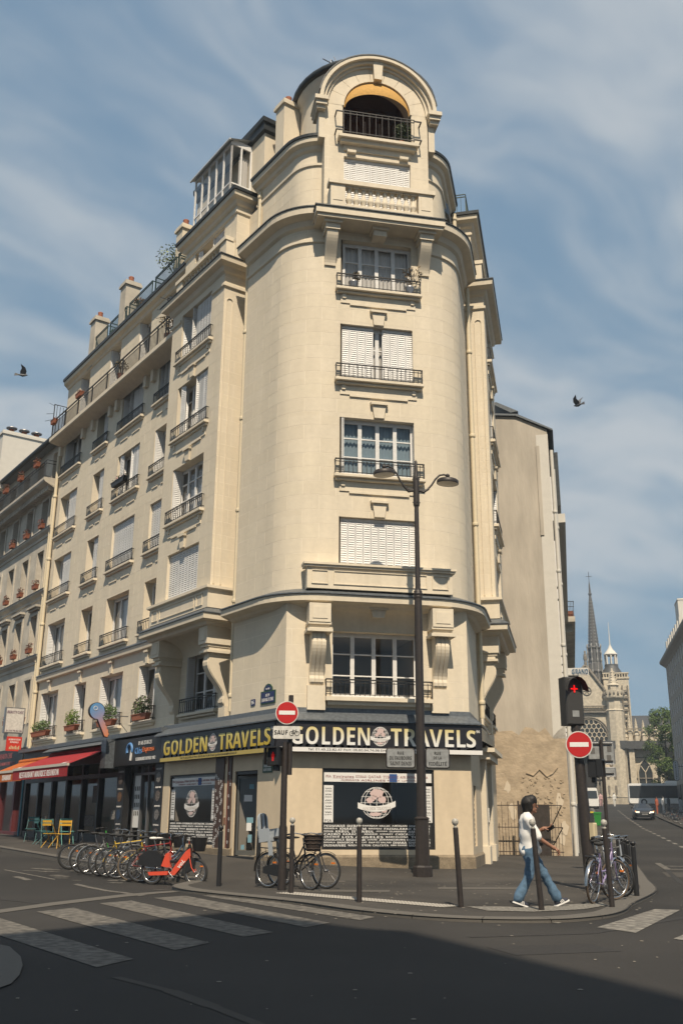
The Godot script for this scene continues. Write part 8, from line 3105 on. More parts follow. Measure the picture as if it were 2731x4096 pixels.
	bw.box(-5.9, 1.0, 0.0, 5.9, 2.7, 0.03)
	part("window_band", bw, M.car_glass, b)
	for i in 6:
		var p := MB.new()
		p.box(-4.6 + i * 1.75, 1.0, 0.03, -4.52 + i * 1.75, 2.7, 0.04)
		part("window_post", p, M.black_paint, b)
	for x in [-4.0, 3.5]:
		var w := MB.new()
		w.torus(Vector3(x, 0.45, -0.05), 0.34, 0.12, 18, 8)
		part("wheel", w, M.rubber, b)
	# bins
	for q in [[54.0, 4.35, Color(0.02, 0.2, 0.03), "bright green wheeled bin at the kerb of the side street", "bin_green"], [55.2, 3.85, Color(0.03, 0.035, 0.033), "dark grey wheeled bin beside the green bin", "bin_grey"]]:
		var w := right(q[0], q[1])
		w.y = pave_y(w)
		var o := thing("wheeled_bin", q[3], "bin", w, turn, "bins at the kerb of the side street")
		var m := MB.new()
		var rr := []
		for k in [[0.2, 0.05], [0.27, 0.85], [0.29, 0.86], [0.29, 0.92]]:
			rr.push_back([Vector3(-k[0], k[1], k[0]), Vector3(k[0], k[1], k[0]), Vector3(k[0], k[1], -k[0]), Vector3(-k[0], k[1], -k[0])])
		m.grid(rr, false, true)
		part("body", m, mt(q[4], q[2], 0.5), o)
		var l := MB.new()
		l.box(-0.31, 0.92, -0.34, 0.31, 0.99, 0.31)
		l.box(-0.25, 0.99, -0.3, 0.25, 1.03, 0.25)
		part("lid", l, M.get(q[4]) if q[4] == "bin_green" else mt("bin_yellow", Color(0.5, 0.4, 0.03), 0.5), o)
		for s in [-1, 1]:
			var wh := MB.new()
			wh.xf = Transform3D(Basis(Vector3.UP, PI / 2), Vector3(s * 0.24, 0.1, -0.25))
			wh.torus(Vector3.ZERO, 0.07, 0.03, 12, 6)
			part("wheel", wh, M.rubber, o)

# ---------------------------------------------------------------- bicycles
func wheel(t: Node3D, at: Vector3, r: float, turn: float, tyre: Material, fat := 0.02) -> void:
	var X := Transform3D(Basis(Vector3.UP, turn), at)
	var m := MB.new()
	m.xf = X
	m.torus(Vector3.ZERO, r - fat, fat, 30, 7)
	var o := part("wheel", m, tyre, t)
	var q := MB.new()
	q.xf = X
	q.torus(Vector3.ZERO, r - fat * 2.2, 0.011, 30, 5)
	part("rim", q, M.chrome, o)
	var s := MB.new()
	s.xf = X
	for i in 18:
		var a := TAU * i / 18
		s.bar(Vector3(cos(a + 0.5) * 0.03, sin(a + 0.5) * 0.03, 0.02 if i % 2 else -0.02), Vector3(cos(a), sin(a), 0) * (r - fat * 2.2), 0.0022, 3)
	s.xf = X * Transform3D(Basis(Vector3.RIGHT, PI / 2), Vector3.ZERO)
	s.lathe([Vector2(0.005, -0.05), Vector2(0.028, -0.045), Vector2(0.02, 0), Vector2(0.028, 0.045), Vector2(0.005, 0.05)], 8)
	part("spokes", s, M.steel, o)

func bicycle(label: String, at: Vector3, dir: Vector2, o := {}) -> Node3D:
	# x forward, wheels touching y = 0
	var t := thing(o.get("name", "bicycle"), label, "bicycle", at, atan2(-dir.y, dir.x), o.get("group", "bicycles parked along the kerb"))
	var r: float = o.get("r", 0.34)
	var wb := 0.54
	var col: Material = o.paint
	var steer: float = o.get("steer", 0.0)
	var tyre: Material = o.get("tyre", M.rubber)
	wheel(t, Vector3(-wb, r, 0), r, 0.0, tyre, o.get("fat", 0.02))
	wheel(t, Vector3(wb, r, 0), r, steer, tyre, o.get("fat", 0.02))
	var bb := Vector3(-0.1, 0.29, 0)
	var seat := Vector3(-0.27, 0.8, 0)
	var head := Vector3(0.36, 0.86, 0)
	var low := Vector3(0.4, 0.66, 0)
	var f := MB.new()
	var th: float = o.get("thick", 0.016)
	f.bar(bb, seat, th, 7)
	f.bar(bb, low, th * 1.15, 7)
	f.bar(low - (head - low) * 0.2, head, th * 1.2, 7)
	if o.get("step", true):
		f.tube([Vector3(-0.16, 0.5, 0), Vector3(0.05, 0.5, 0), Vector3(0.24, 0.62, 0), head - Vector3(0.01, 0.06, 0)], th, 7)
	else:
		f.bar(seat - Vector3(0, 0.06, 0), head - Vector3(0, 0.04, 0), th, 7)
	for s in [-1, 1]:
		f.bar(bb + Vector3(0, 0, 0.03 * s), Vector3(-wb, r, 0.06 * s), 0.009, 5)
		f.bar(seat - Vector3(0, 0.08, -0.015 * s), Vector3(-wb, r, 0.06 * s), 0.008, 5)
	part("frame", f, col, t)
	var k := MB.new()
	for s in [-1, 1]:
		k.tube([head + Vector3(0.03, -0.22, 0.05 * s), Vector3(wb - 0.08, r + 0.1, 0.055 * s), Vector3(wb, r, 0.05 * s)], 0.012, 6)
	k.bar(head, head + Vector3(-0.02, 0.1, 0), 0.013, 6)
	part("fork", k, o.get("fork", col), t)
	var h := MB.new()
	var hx := head + Vector3(-0.03, 0.16, 0)
	h.tube([hx + Vector3(-0.17, 0.0, 0.27), hx + Vector3(-0.02, 0.03, 0.22), hx + Vector3(0.06, 0, 0), hx + Vector3(-0.02, 0.03, -0.22), hx + Vector3(-0.17, 0.0, -0.27)], 0.011, 6)
	h.bar(head, hx + Vector3(0.05, 0, 0), 0.012, 6)
	var hb := part("handlebar", h, M.chrome if o.get("bar", "") == "" else M.black_paint, t)
	var g := MB.new()
	for s in [-1, 1]:
		g.bar(hx + Vector3(-0.12, 0.01, 0.255 * s), hx + Vector3(-0.2, -0.005, 0.28 * s), 0.018, 7)
	part("grip", g, o.get("grip", M.rubber), hb)
	var sd := MB.new()
	sd.ball(seat + Vector3(-0.05, 0.15, 0), Vector3(0.1, 0.035, 0.085), 10, 6)
	sd.ball(seat + Vector3(0.07, 0.155, 0), Vector3(0.11, 0.022, 0.03), 8, 5)
	part("saddle", sd, o.get("saddle", M.rubber), t)
	var sp := MB.new()
	sp.bar(seat, seat + Vector3(-0.03, 0.13, 0), 0.012, 6)
	part("seat_post", sp, M.chrome, t)
	var c := MB.new()
	c.torus(bb + Vector3(0, 0, 0.05), 0.09, 0.006, 18, 4)
	c.bar(bb + Vector3(0, 0, 0.06), bb + Vector3(0.12, -0.12, 0.06), 0.01, 5)
	c.bar(bb + Vector3(0, 0, -0.06), bb + Vector3(-0.12, 0.12, -0.06), 0.01, 5)
	c.box(bb.x + 0.07, bb.y - 0.13, 0.07, bb.x + 0.17, bb.y - 0.11, 0.16)
	c.box(bb.x - 0.17, bb.y + 0.11, -0.16, bb.x - 0.07, bb.y + 0.13, -0.07)
	part("crank", c, M.steel, t)
	if o.has("guard"):
		for w in [-1, 1]:
			var m := MB.new()
			var rows := []
			for i in 15:
				var a := lerpf(-0.25, PI + 0.1, i / 14.0) if w < 0 else lerpf(0.9, PI + 0.35, i / 14.0)
				var line := []
				for j in 3:
					line.push_back(Vector3(w * wb + cos(a) * (r + 0.028 - 0.008 * absf(j - 1)), r + sin(a) * (r + 0.028 - 0.008 * absf(j - 1)), (j - 1) * 0.026))
				rows.push_back(line)
			m.grid(rows, true)
			part("mudguard", m, o.guard, t)
	if o.get("rack", false):
		var m := MB.new()
		for z in [-0.06, 0.0, 0.06]:
			m.bar(Vector3(-0.3, 0.74, z), Vector3(-0.82, 0.76, z), 0.006, 4)
		for z in [-0.07, 0.07]:
			m.bar(Vector3(-0.7, 0.75, z), Vector3(-wb, r, z), 0.006, 4)
		part("rack", m, M.black_paint, t)
	if o.get("case", false):
		var m := MB.new()
		m.prism(PackedVector2Array([Vector2(-0.62, 0.28), Vector2(0.02, 0.2), Vector2(0.04, 0.38), Vector2(-0.3, 0.46), Vector2(-0.62, 0.4)]), 0.055, 0.075)
		part("chain_case", m, M.black_paint, t)
	if o.get("basket", "") != "":
		var m := MB.new()
		var wick: bool = o.basket == "wicker"
		var cx := head + Vector3(0.24, 0.0, 0)
		var rows := []
		for q in [[0.12, -0.14], [0.15, 0.0], [0.175, 0.14], [0.18, 0.15]]:
			var line := []
			for i in 16:
				var a := -TAU * i / 16
				line.push_back(cx + Vector3(cos(a) * q[0], q[1], sin(a) * q[0] * 1.25))
			rows.push_back(line)
		m.grid(rows, false, true)
		if wick:
			for q in [[0.18, 0.15], [0.165, 0.07], [0.15, 0.0], [0.13, -0.1]]:
				var pts := []
				for i in 17:
					var a := TAU * i / 16
					pts.push_back(cx + Vector3(cos(a) * q[0], q[1] + 0.008 * (i % 2), sin(a) * q[0] * 1.25))
				m.tube(pts, 0.012, 5, false)
		part("basket", m, mt("wicker", Color(0.035, 0.024, 0.018), 0.8) if wick else M.black_paint, t)
	if o.get("child_seat", false):
		var m := MB.new()
		m.xf = Transform3D(Basis(Vector3.UP, PI / 2) * Basis(Vector3.RIGHT, -0.12), Vector3(-0.55, 0.82, 0))
		m.prism(round_rect(0.28, 0.56, 0.12, Vector2(0, 0.34)), -0.14, -0.1)
		m.box(-0.15, 0.05, -0.12, 0.15, 0.12, 0.2)
		m.box(-0.16, 0.05, -0.1, -0.13, 0.3, 0.16)
		m.box(0.13, 0.05, -0.1, 0.16, 0.3, 0.16)
		for s in [-1, 1]:
			m.box(s * 0.13 - 0.03, -0.22, 0.12, s * 0.13 + 0.03, 0.06, 0.19)
		var cs := part("child_seat", m, mt("seat_grey", Color(0.3, 0.33, 0.36), 0.5), t)
		var st := MB.new()
		st.xf = m.xf
		st.box(-0.08, 0.2, -0.1, -0.05, 0.6, -0.085)
		st.box(0.05, 0.2, -0.1, 0.08, 0.6, -0.085)
		part("harness", st, M.black_paint, cs)
	if o.has("lamp"):
		var m := MB.new()
		m.ball(head + Vector3(0.08, -0.1, 0), 0.035, 8, 6)
		part("lamp", m, M.chrome, t)
	for w in [-1, 1]:
		var m := MB.new()
		m.xf = Transform3D(Basis(Vector3.UP, steer if w > 0 else 0.0), Vector3(w * wb, r, 0))
		m.box(r * 0.35, r * 0.38, -0.008, r * 0.6, r * 0.47, 0.008)
		part("reflector", m, mt("reflector", Color(0.6, 0.16, 0.02), 0.3), t)
	var ks := MB.new()
	ks.bar(Vector3(-0.25, 0.28, -0.04), Vector3(-0.3, 0.01, -0.16), 0.008, 4)
	part("kickstand", ks, M.steel, t)
	t.rotation.x = o.get("lean", 0.0)
	return t

func make_bicycles() -> void:
	var blk := mt("bike_black", Color(0.018, 0.016, 0.016), 0.35, 0, {"coat": 0.6})
	bicycle("black city bicycle with wicker basket and grey child seat chained to the left pole", on_pave(Vector3(-0.98, 0, -20.3)), Vector2(0.8, 0.6), {"paint": blk, "guard": blk, "rack": true, "case": true, "basket": "wicker", "child_seat": true, "lamp": 1, "steer": -0.2, "group": ""})
	bicycle("second dark bicycle half hidden behind the wicker-basket bicycle", on_pave(Vector3(-0.72, 0, -20.75)), Vector2(0.85, 0.5), {"paint": blk, "guard": blk, "rack": true, "group": ""})
	var org := mt("orange_red", Color(0.62, 0.075, 0.035), 0.4, 0, {"coat": 0.5})
	# orange shared electric bicycle
	var p := on_road(Vector3(-3.62, 0, -22.68))
	var v := bicycle("orange-red shared electric bicycle with black basket at the row's right end", p, Vector2(0.93, 0.36), {"name": "electric_bicycle", "paint": M.black_paint, "r": 0.29, "fat": 0.03, "thick": 0.03, "fork": org, "bar": "black", "basket": "box", "steer": 0.1})
	var m := MB.new()
	m.prism(PackedVector2Array([Vector2(-0.1, 0.22), Vector2(0.05, 0.22), Vector2(0.42, 0.62), Vector2(0.4, 0.78), Vector2(0.3, 0.72), Vector2(0.02, 0.38)]), -0.05, 0.05)
	part("down_tube_shell", m, org, v)
	var m2 := MB.new()
	m2.prism(PackedVector2Array([Vector2(-0.62, 0.27), Vector2(-0.1, 0.3), Vector2(-0.12, 0.22), Vector2(-0.58, 0.2)]), -0.07, 0.07)
	part("chain_stay_shell", m2, org, v)
	var m3 := MB.new()
	m3.prism(PackedVector2Array([Vector2(-0.3, 0.4), Vector2(-0.08, 0.36), Vector2(-0.12, 0.68), Vector2(-0.2, 0.66)]), -0.05, 0.05)
	part("battery_shell", m3, org, v)
	var m4 := MB.new()
	m4.prism(PackedVector2Array([Vector2(-0.92, 0.42), Vector2(-0.86, 0.6), Vector2(-0.68, 0.72), Vector2(-0.45, 0.72), Vector2(-0.28, 0.6), Vector2(-0.3, 0.4), Vector2(-0.54, 0.36)]), -0.05, 0.05)
	part("rear_fender", m4, M.black_paint, v)
	var m5 := MB.new()
	m5.prism(PackedVector2Array([Vector2(0.2, 0.2), Vector2(0.26, 0.45), Vector2(0.42, 0.58), Vector2(0.52, 0.58), Vector2(0.5, 0.36)]), -0.045, 0.045)
	part("front_fender", m5, M.black_paint, v)
	var tx := MB.new()
	tx.xf = Transform3D(Basis(Vector3.BACK, 0.82), Vector3(0.2, 0.46, 0.053))
	tx.text("voi.", 0.22, 0.09, 0.004, sans_bold, 4.0)
	tx.xf = Transform3D(Basis(Vector3.BACK, 1.7), Vector3(0.36, 0.98, 0.035))
	tx.text("voi", 0.1, 0.04, 0.004, sans_bold, 4.0)
	part("lettering", tx, M.white_print, v)
	# row pointing at the pavement
	var d := Vector2(0.9, -0.43).normalized()
	var yel := mt("bike_yellow", Color(0.45, 0.3, 0.03), 0.4)
	var gry := mt("bike_grey", Color(0.12, 0.13, 0.15), 0.35, 0.3)
	var wht := mt("bike_silver", Color(0.4, 0.41, 0.42), 0.3, 0.6)
	var red := mt("bike_red", Color(0.2, 0.02, 0.02), 0.4)
	var blu := mt("bike_steel_blue", Color(0.1, 0.14, 0.2), 0.3, 0.4)
	var list := [[-4.45, -23.3, {"paint": blu, "guard": blk, "rack": true, "saddle": mt("saddle_white", Color(0.6, 0.58, 0.54), 0.6)}, "steel-blue bicycle with a white saddle behind the orange electric bicycle"], [-4.72, -23.55, {"paint": red, "basket": "box", "tyre": mt("tan_tyre", Color(0.12, 0.09, 0.06), 0.8), "step": false}, "dark red bicycle with a crate basket in the left row"], [-5.19, -24.19, {"paint": blk, "guard": blk, "basket": "box", "rack": true}, "black bicycle with black mudguards in the middle of the left row"], [-5.5, -24.55, {"paint": gry, "basket": "box", "step": false}, "grey bicycle squeezed between the black and the yellow ones"], [-5.68, -24.75, {"paint": yel, "step": false, "lamp": 1}, "yellow-framed bicycle in the left row"], [-6.05, -25.1, {"paint": wht, "guard": wht, "rack": true}, "silver bicycle with bright metal mudguards left of the yellow one"], [-6.35, -25.6, {"paint": gry, "guard": wht, "step": true}, "grey bicycle with metal mudguards near the row's left end"], [-6.98, -26.75, {"name": "electric_bicycle", "paint": M.black_paint, "fork": mt("lime_green", Color(0.05, 0.4, 0.04), 0.4), "guard": M.black_paint, "fat": 0.03, "r": 0.32, "bar": "black"}, "green-barred shared electric bicycle at the far left end of the row"]]
	var i := 0
	for q in list:
		var dd := d.rotated([0.12, -0.08, 0.05, -0.15, 0.1, -0.05, 0.14, 0.0][i])
		var o: Dictionary = q[2]
		o.lean = [0.04, -0.05, 0.03, 0.06, -0.04, 0.05, 0.02, -0.03][i]
		o.steer = [0.3, -0.2, 0.15, 0.4, -0.3, 0.2, -0.1, 0.25][i]
		bicycle(q[3], on_road(Vector3(q[0] + dd.x * 0.54, 0, q[1] + dd.y * 0.54)) + Vector3(0, 0.0, 0), dd, o)
		i += 1
	# right-hand kerb
	var lil := mt("bike_lilac", Color(0.25, 0.2, 0.36), 0.35, 0, {"coat": 0.4})
	bicycle("lilac lady's bicycle leaning at the traffic signal post", on_pave(Vector3(4.52, 0, -17.75)), Vector2(0.55, -0.83), {"paint": lil, "guard": M.chrome, "tyre": mt("brown_tyre", Color(0.09, 0.065, 0.045), 0.8), "steer": -0.5, "lean": 0.08, "rack": true, "group": "bicycles on the right-hand kerb"})
	bicycle("dark upright bicycle behind the lilac one on the right kerb", on_pave(Vector3(5.05, 0, -19.4)), Vector2(0.2, 0.98), {"paint": blk, "guard": M.chrome, "lamp": 1, "lean": 0.08, "steer": 0.3, "group": "bicycles on the right-hand kerb"})
	for k in 4:
		var w := right(58.0 + k * 5.0, 11.4)
		w.y = road_y(w) + 0.12
		bicycle("far bicycle on the shaded right pavement, %s from the camera" % ["first", "second", "third", "fourth"][k], w, Vector2(0.9, 0.3 - 0.2 * k), {"paint": [red, gry, blu, blk][k], "guard": blk, "group": "bicycles on the far right pavement"})
	bicycle("silver bicycle farthest along the right-hand kerb", on_pave(Vector3(5.5, 0, -21.0)), Vector2(0.3, 0.95), {"paint": wht, "step": false, "lean": -0.06, "group": "bicycles on the right-hand kerb"})

# ---------------------------------------------------------------- terrace chairs
func make_chairs() -> void:
	var cols := {"yellow": mt("chair_yellow", Color(0.5, 0.28, 0.02), 0.45), "turquoise": mt("chair_turquoise", Color(0.12, 0.33, 0.3), 0.45), "teal": mt("chair_teal", Color(0.04, 0.13, 0.13), 0.45)}
	for q in [[10.9, 1.55, "yellow", "yellow folding chair nearest the locksmith", 0.2], [11.7, 1.7, "yellow", "yellow folding chair beside the turquoise-backed chair", 2.6], [11.9, 1.1, "turquoise", "pale turquoise folding chair between the yellow chairs", 0.5], [12.7, 1.5, "teal", "dark teal folding chair left of the yellow chairs", 0.4], [13.5, 1.4, "teal", "second dark teal folding chair under the awning", 2.2], [15.2, 1.2, "teal", "lone teal folding chair near the menu stand", 0.1]]:
		var t := thing("folding_chair", q[3], "chair", on_pave(left(q[0], q[1])), q[4], "folding chairs on the restaurant terrace")
		var m: Material = cols[q[2]]
		for i in 4:
			var s := MB.new()
			s.box(-0.2, 0.44, -0.18 + i * 0.095, 0.2, 0.46, -0.1 + i * 0.095)
			part("seat_slat", s, m, t)
		for i in 2:
			var s := MB.new()
			s.box(-0.2, 0.7 + i * 0.1, -0.24, 0.2, 0.77 + i * 0.1, -0.225)
			part("back_slat", s, m, t)
		for s in [-1, 1]:
			var a := MB.new()
			a.bar(Vector3(s * 0.19, 0, 0.25), Vector3(s * 0.19, 0.88, -0.24), 0.011, 5)
			part("leg", a, m, t)
			var b := MB.new()
			b.bar(Vector3(s * 0.17, 0, -0.25), Vector3(s * 0.17, 0.46, 0.2), 0.011, 5)
			part("leg", b, m, t)

# ---------------------------------------------------------------- plants
func leaves(mb: MB, c: Vector3, r: Vector3, n: int, size: float, a: Color, b: Color) -> void:
	for i in n:
		var d := Vector3(rng.randfn(), rng.randfn(), rng.randfn()).normalized() * pow(rng.randf(), 0.45)
		var p := c + d * r
		var x := Vector3(rng.randfn(), rng.randfn() * 0.6, rng.randfn()).normalized() * size * rng.randf_range(0.6, 1.3)
		var y := x.cross(Vector3(rng.randfn(), rng.randfn(), rng.randfn())).normalized() * size * 0.45
		mb.col = a.lerp(b, rng.randf())
		mb.tri(p - x, p - y, p + x)
		mb.tri(p - x, p + x, p + y)

func flower_box(label: String, F: Transform3D, at: Vector3, w: float, green: Color, bloom: Color, n: int, spread := 0.22, group := "planters on the window ledges", pot := "terracotta") -> void:
	var t := thing("flower_box", label, "planter", HOUSE * (F * at), TURN, group)
	t.basis = HOUSE.basis * F.basis
	var m := MB.new()
	m.prism(PackedVector2Array([Vector2(-w * 0.42, 0), Vector2(w * 0.42, 0), Vector2(w * 0.5, 0.18), Vector2(-w * 0.5, 0.18)]), -0.09, 0.09)
	m.box(-w * 0.52, 0.18, -0.105, w * 0.52, 0.205, 0.105)
	part("box", m, M.get(pot), t)
	var l := MB.new()
	leaves(l, Vector3(0, 0.2 + spread * 0.75, 0), Vector3(w * 0.6, spread, 0.16), n, 0.05, green, green * 1.6)
	leaves(l, Vector3(0, 0.22 + spread, 0), Vector3(w * 0.6, spread * 0.8, 0.16), n / 3, 0.035, bloom, bloom * 1.3)
	for i in 6:
		l.col = Color(0.05, 0.045, 0.02)
		l.tube([Vector3((i - 2.5) * w * 0.14, 0.15, 0), Vector3((i - 2.5) * w * 0.2, 0.2 + spread, 0.05 * sin(i * 2.0))], 0.006, 3, false)
	part("plant", l, M.leaf, t)

func make_plants() -> void:
	rng.seed = 101
	var A := FRAME_L * Transform3D(Basis(), Vector3(0, 0, -0.42))
	var dry := Color(0.1, 0.05, 0.03)
	var fl := ["lowest", "second", "third", "fourth"]
	var nth := ["nearest the drainpipe", "second from the drainpipe", "third from the drainpipe"]
	for r in 4:
		for k in 3:
			flower_box("terracotta geranium box on the old house's %s window row, %s" % [fl[r], nth[k]], A, Vector3(-22.5 - 2.2 * k, [5.42, 8.5, 11.48, 14.42][r], 0.14), 0.5, dry, Color(0.16, 0.03, 0.03), 60, 0.16)
	for k in 3:
		flower_box("terracotta geranium box on the old house's balcony rail, %s" % nth[k], A, Vector3(-22.3 - 2.4 * k, 17.32, 0.72), 0.5, dry, Color(0.18, 0.05, 0.04), 60, 0.18)
	var B := FRAME_L * Transform3D(Basis(), Vector3(0, 0, -0.39))
	var g := Color(0.05, 0.09, 0.02)
	flower_box("planters of grasses and succulents at the first-floor window beside the old house", B, Vector3(-19.5, 4.62, 0.2), 2.0, g, Color(0.12, 0.14, 0.05), 420, 0.26)
	flower_box("planter with feathery green plants at the first-floor narrow window", B, Vector3(-15.9, 4.62, 0.2), 1.2, Color(0.08, 0.13, 0.015), Color(0.16, 0.2, 0.04), 360, 0.36)
	flower_box("leafy green planter at the first-floor window behind the key sign", B, Vector3(-12.4, 4.55, 0.2), 1.5, g, Color(0.1, 0.14, 0.05), 380, 0.34)
	flower_box("planter with a bushy purple-leaved plant at the first-floor window", B, Vector3(-9.4, 4.55, 0.2), 1.2, Color(0.05, 0.08, 0.02), Color(0.09, 0.045, 0.07), 420, 0.36)
	flower_box("dark planters with pink flowers on a third-floor window rail", B, Vector3(-13.0, 13.95, 0.2), 1.3, Color(0.06, 0.06, 0.03), Color(0.4, 0.12, 0.2), 60, 0.1, "planters on the window ledges", "iron")
	flower_box("brown planter on the left end of the top balcony rail", B, Vector3(-17.4, 19.2, 0.62), 0.6, dry, dry, 30, 0.08)
	flower_box("brown planter at the far corner of the top balcony", B, Vector3(-20.6, 19.0, 0.62), 0.5, dry, dry, 20, 0.06)
	for q in [[-8.9, 18.45, 0.35, 0.8, Color(0.12, 0.08, 0.03), 150, "dried climbing plant at the right end of the top balcony"], [-13.2, 18.45, 0.4, 0.6, Color(0.1, 0.08, 0.04), 120, "bare twiggy plant in the middle of the top balcony"], [-16.2, 21.5, -0.3, 0.5, Color(0.05, 0.09, 0.03), 200, "leafy plant by the leftmost roof terrace rail"], [-13.2, 21.5, -0.2, 0.6, Color(0.16, 0.08, 0.04), 260, "browned shrub on the roof terrace beside the chimney"], [-10.2, 21.5, -0.3, 1.6, Color(0.13, 0.15, 0.045), 520, "small tree on the roof terrace"]]:
		var t := thing("potted_plant", q[6], "plant", HOUSE * (B * Vector3(q[0], q[1], q[2])), TURN, "plants on the balconies and terraces")
		var p := MB.new()
		p.lathe([Vector2(0.12, 0), Vector2(0.17, 0.28), Vector2(0.18, 0.3), Vector2(0.14, 0.3)], 12)
		part("pot", p, M.terracotta, t)
		var s := MB.new()
		s.col = Color(0.06, 0.045, 0.03)
		for i in 7:
			var e: Vector3 = Vector3(rng.randf_range(-0.5, 0.5), 1.0, rng.randf_range(-0.3, 0.3)) * float(q[3]) * 0.8
			s.tube([Vector3(0, 0.25, 0), Vector3(e.x * 0.25, 0.25 + e.y * 0.5, e.z * 0.3), e + Vector3(0, 0.25, 0)], [0.014, 0.01, 0.004], 4, false)
		part("stem", s, M.leaf, t)
		var l := MB.new()
		leaves(l, Vector3(0, 0.3 + q[3] * 0.7, 0), Vector3(0.5, 0.42, 0.36) * q[3], q[5], 0.06, q[4], q[4] * 1.7)
		part("foliage", l, M.leaf, t)
	for q in [[0.85, 21.98, -0.12, 0.75, Color(0.035, 0.05, 0.02), 420, "oleander in a terracotta pot on the loggia"], [-0.72, 16.62, 0.02, 0.35, Color(0.09, 0.07, 0.04), 60, "dried plant at the left of the top curtained window"], [1.02, 16.62, 0.05, 0.8, Color(0.14, 0.1, 0.06), 60, "straggling dried plant at the right of the top curtained window"]]:
		var t := thing("potted_plant", q[6], "plant", HOUSE * Vector3(q[0], q[1], q[2]), TURN, "plants on the balconies and terraces")
		var p := MB.new()
		p.lathe([Vector2(0.1, 0), Vector2(0.15, 0.22), Vector2(0.16, 0.24), Vector2(0.12, 0.24)], 12)
		part("pot", p, M.terracotta if q[1] > 20 else M.steel, t)
		var l := MB.new()
		leaves(l, Vector3(0.1, 0.25 + q[3] * 0.55, 0), Vector3(0.4, 0.5, 0.3) * q[3], q[5], 0.06, q[4], q[4] * 1.7)
		l.col = Color(0.05, 0.04, 0.03)
		for i in 5:
			l.tube([Vector3(0, 0.2, 0), Vector3((i - 2) * 0.12 * q[3] + 0.1 * q[3], 0.25 + q[3] * 0.8, 0.05 * (i % 3))], 0.007, 3, false)
		part("foliage", l, M.leaf, t)
	# street trees far right
	for q in [[140.0, 17.6, 19.0, 3.3, "leafy plane tree beside the shaded house"], [144.0, 21.5, 16.5, 3.0, "second tree half hidden by the shaded house"]]:
		var at := right(q[0], q[1])
		at.y = pave_y(at)
		var t := thing("street_tree", q[4], "tree", at, 0.0, "trees near the church")
		var tr := MB.new()
		tr.tube([Vector3.ZERO, Vector3(0.1, 3, 0), Vector3(-0.1, 7, 0.1), Vector3(0.1, q[2] - 5, 0)], [0.28, 0.22, 0.16, 0.06], 8)
		for k in 7:
			var a := k * 2.4
			tr.tube([Vector3(0, 3.2 + k * 0.9, 0), Vector3(cos(a) * 1.2, 4.4 + k * 0.95, sin(a) * 1.2), Vector3(cos(a) * q[3] * 0.8, 5.2 + k, sin(a) * q[3] * 0.8)], [0.09, 0.06, 0.02], 5)
		part("trunk", tr, mt("bark", Color(0.09, 0.075, 0.06), 0.9), t)
		var l := MB.new()
		for k in 70:
			var a := rng.randf() * TAU
			var y := rng.randf_range(2.8, q[2] - 4.2)
			var rr: float = q[3] * (0.45 + 0.55 * sin(clampf((y - 1.5) / (q[2] - 4), 0, 1) * PI)) * rng.randf_range(0.3, 1.0)
			leaves(l, Vector3(cos(a) * rr, y, sin(a) * rr), Vector3(0.9, 0.7, 0.9), 160, 0.18, Color(0.045, 0.085, 0.015), Color(0.1, 0.15, 0.025))
		part("crown", l, M.leaf, t)

func make_birds() -> void:
	var pm := mt("pigeon", Color(0.11, 0.115, 0.125), 0.7)
	for q in [[Vector3(-6.45, 9.92, -17.84), 0.3, "pigeon flying left of the house with wings spread", 0.62], [Vector3(5.76, 11.11, -21.81), 2.3, "pigeon flying over the side street", 0.75]]:
		var t := thing("pigeon", q[2], "bird", q[0], q[1], "flying pigeons")
		t.scale = Vector3.ONE * q[3]
		var b := MB.new()
		b.tube([Vector3(0.17, 0.02, 0), Vector3(0.13, 0.02, 0), Vector3(0.08, 0, 0), Vector3(0, -0.01, 0), Vector3(-0.09, 0, 0), Vector3(-0.14, 0, 0)], [0.006, 0.024, 0.035, 0.05, 0.03, 0.015], 8)
		b.prism(PackedVector2Array([Vector2(-0.1, 0.02), Vector2(-0.24, 0.05), Vector2(-0.25, -0.05), Vector2(-0.1, -0.02)]), -0.006, 0.006)
		part("body", b, pm, t)
		for s in [-1, 1]:
			var w := MB.new()
			w.xf = Transform3D(Basis(Vector3.RIGHT, -s * (1.0 if s > 0 else 0.85)) , Vector3(0.02, 0.02, 0))
			var pts := [[0.07, 0], [0.1, 0.12], [0.05, 0.24], [-0.1, 0.34], [-0.06, 0.2], [-0.1, 0.1], [-0.09, 0]]
			var pl := PackedVector2Array()
			for p in pts: pl.push_back(Vector2(p[0], p[1] * s))
			w.xf = w.xf * Transform3D(Basis(Vector3.RIGHT, PI / 2), Vector3.ZERO)
			w.prism(pl, -0.005, 0.005)
			part("wing", w, pm, t)

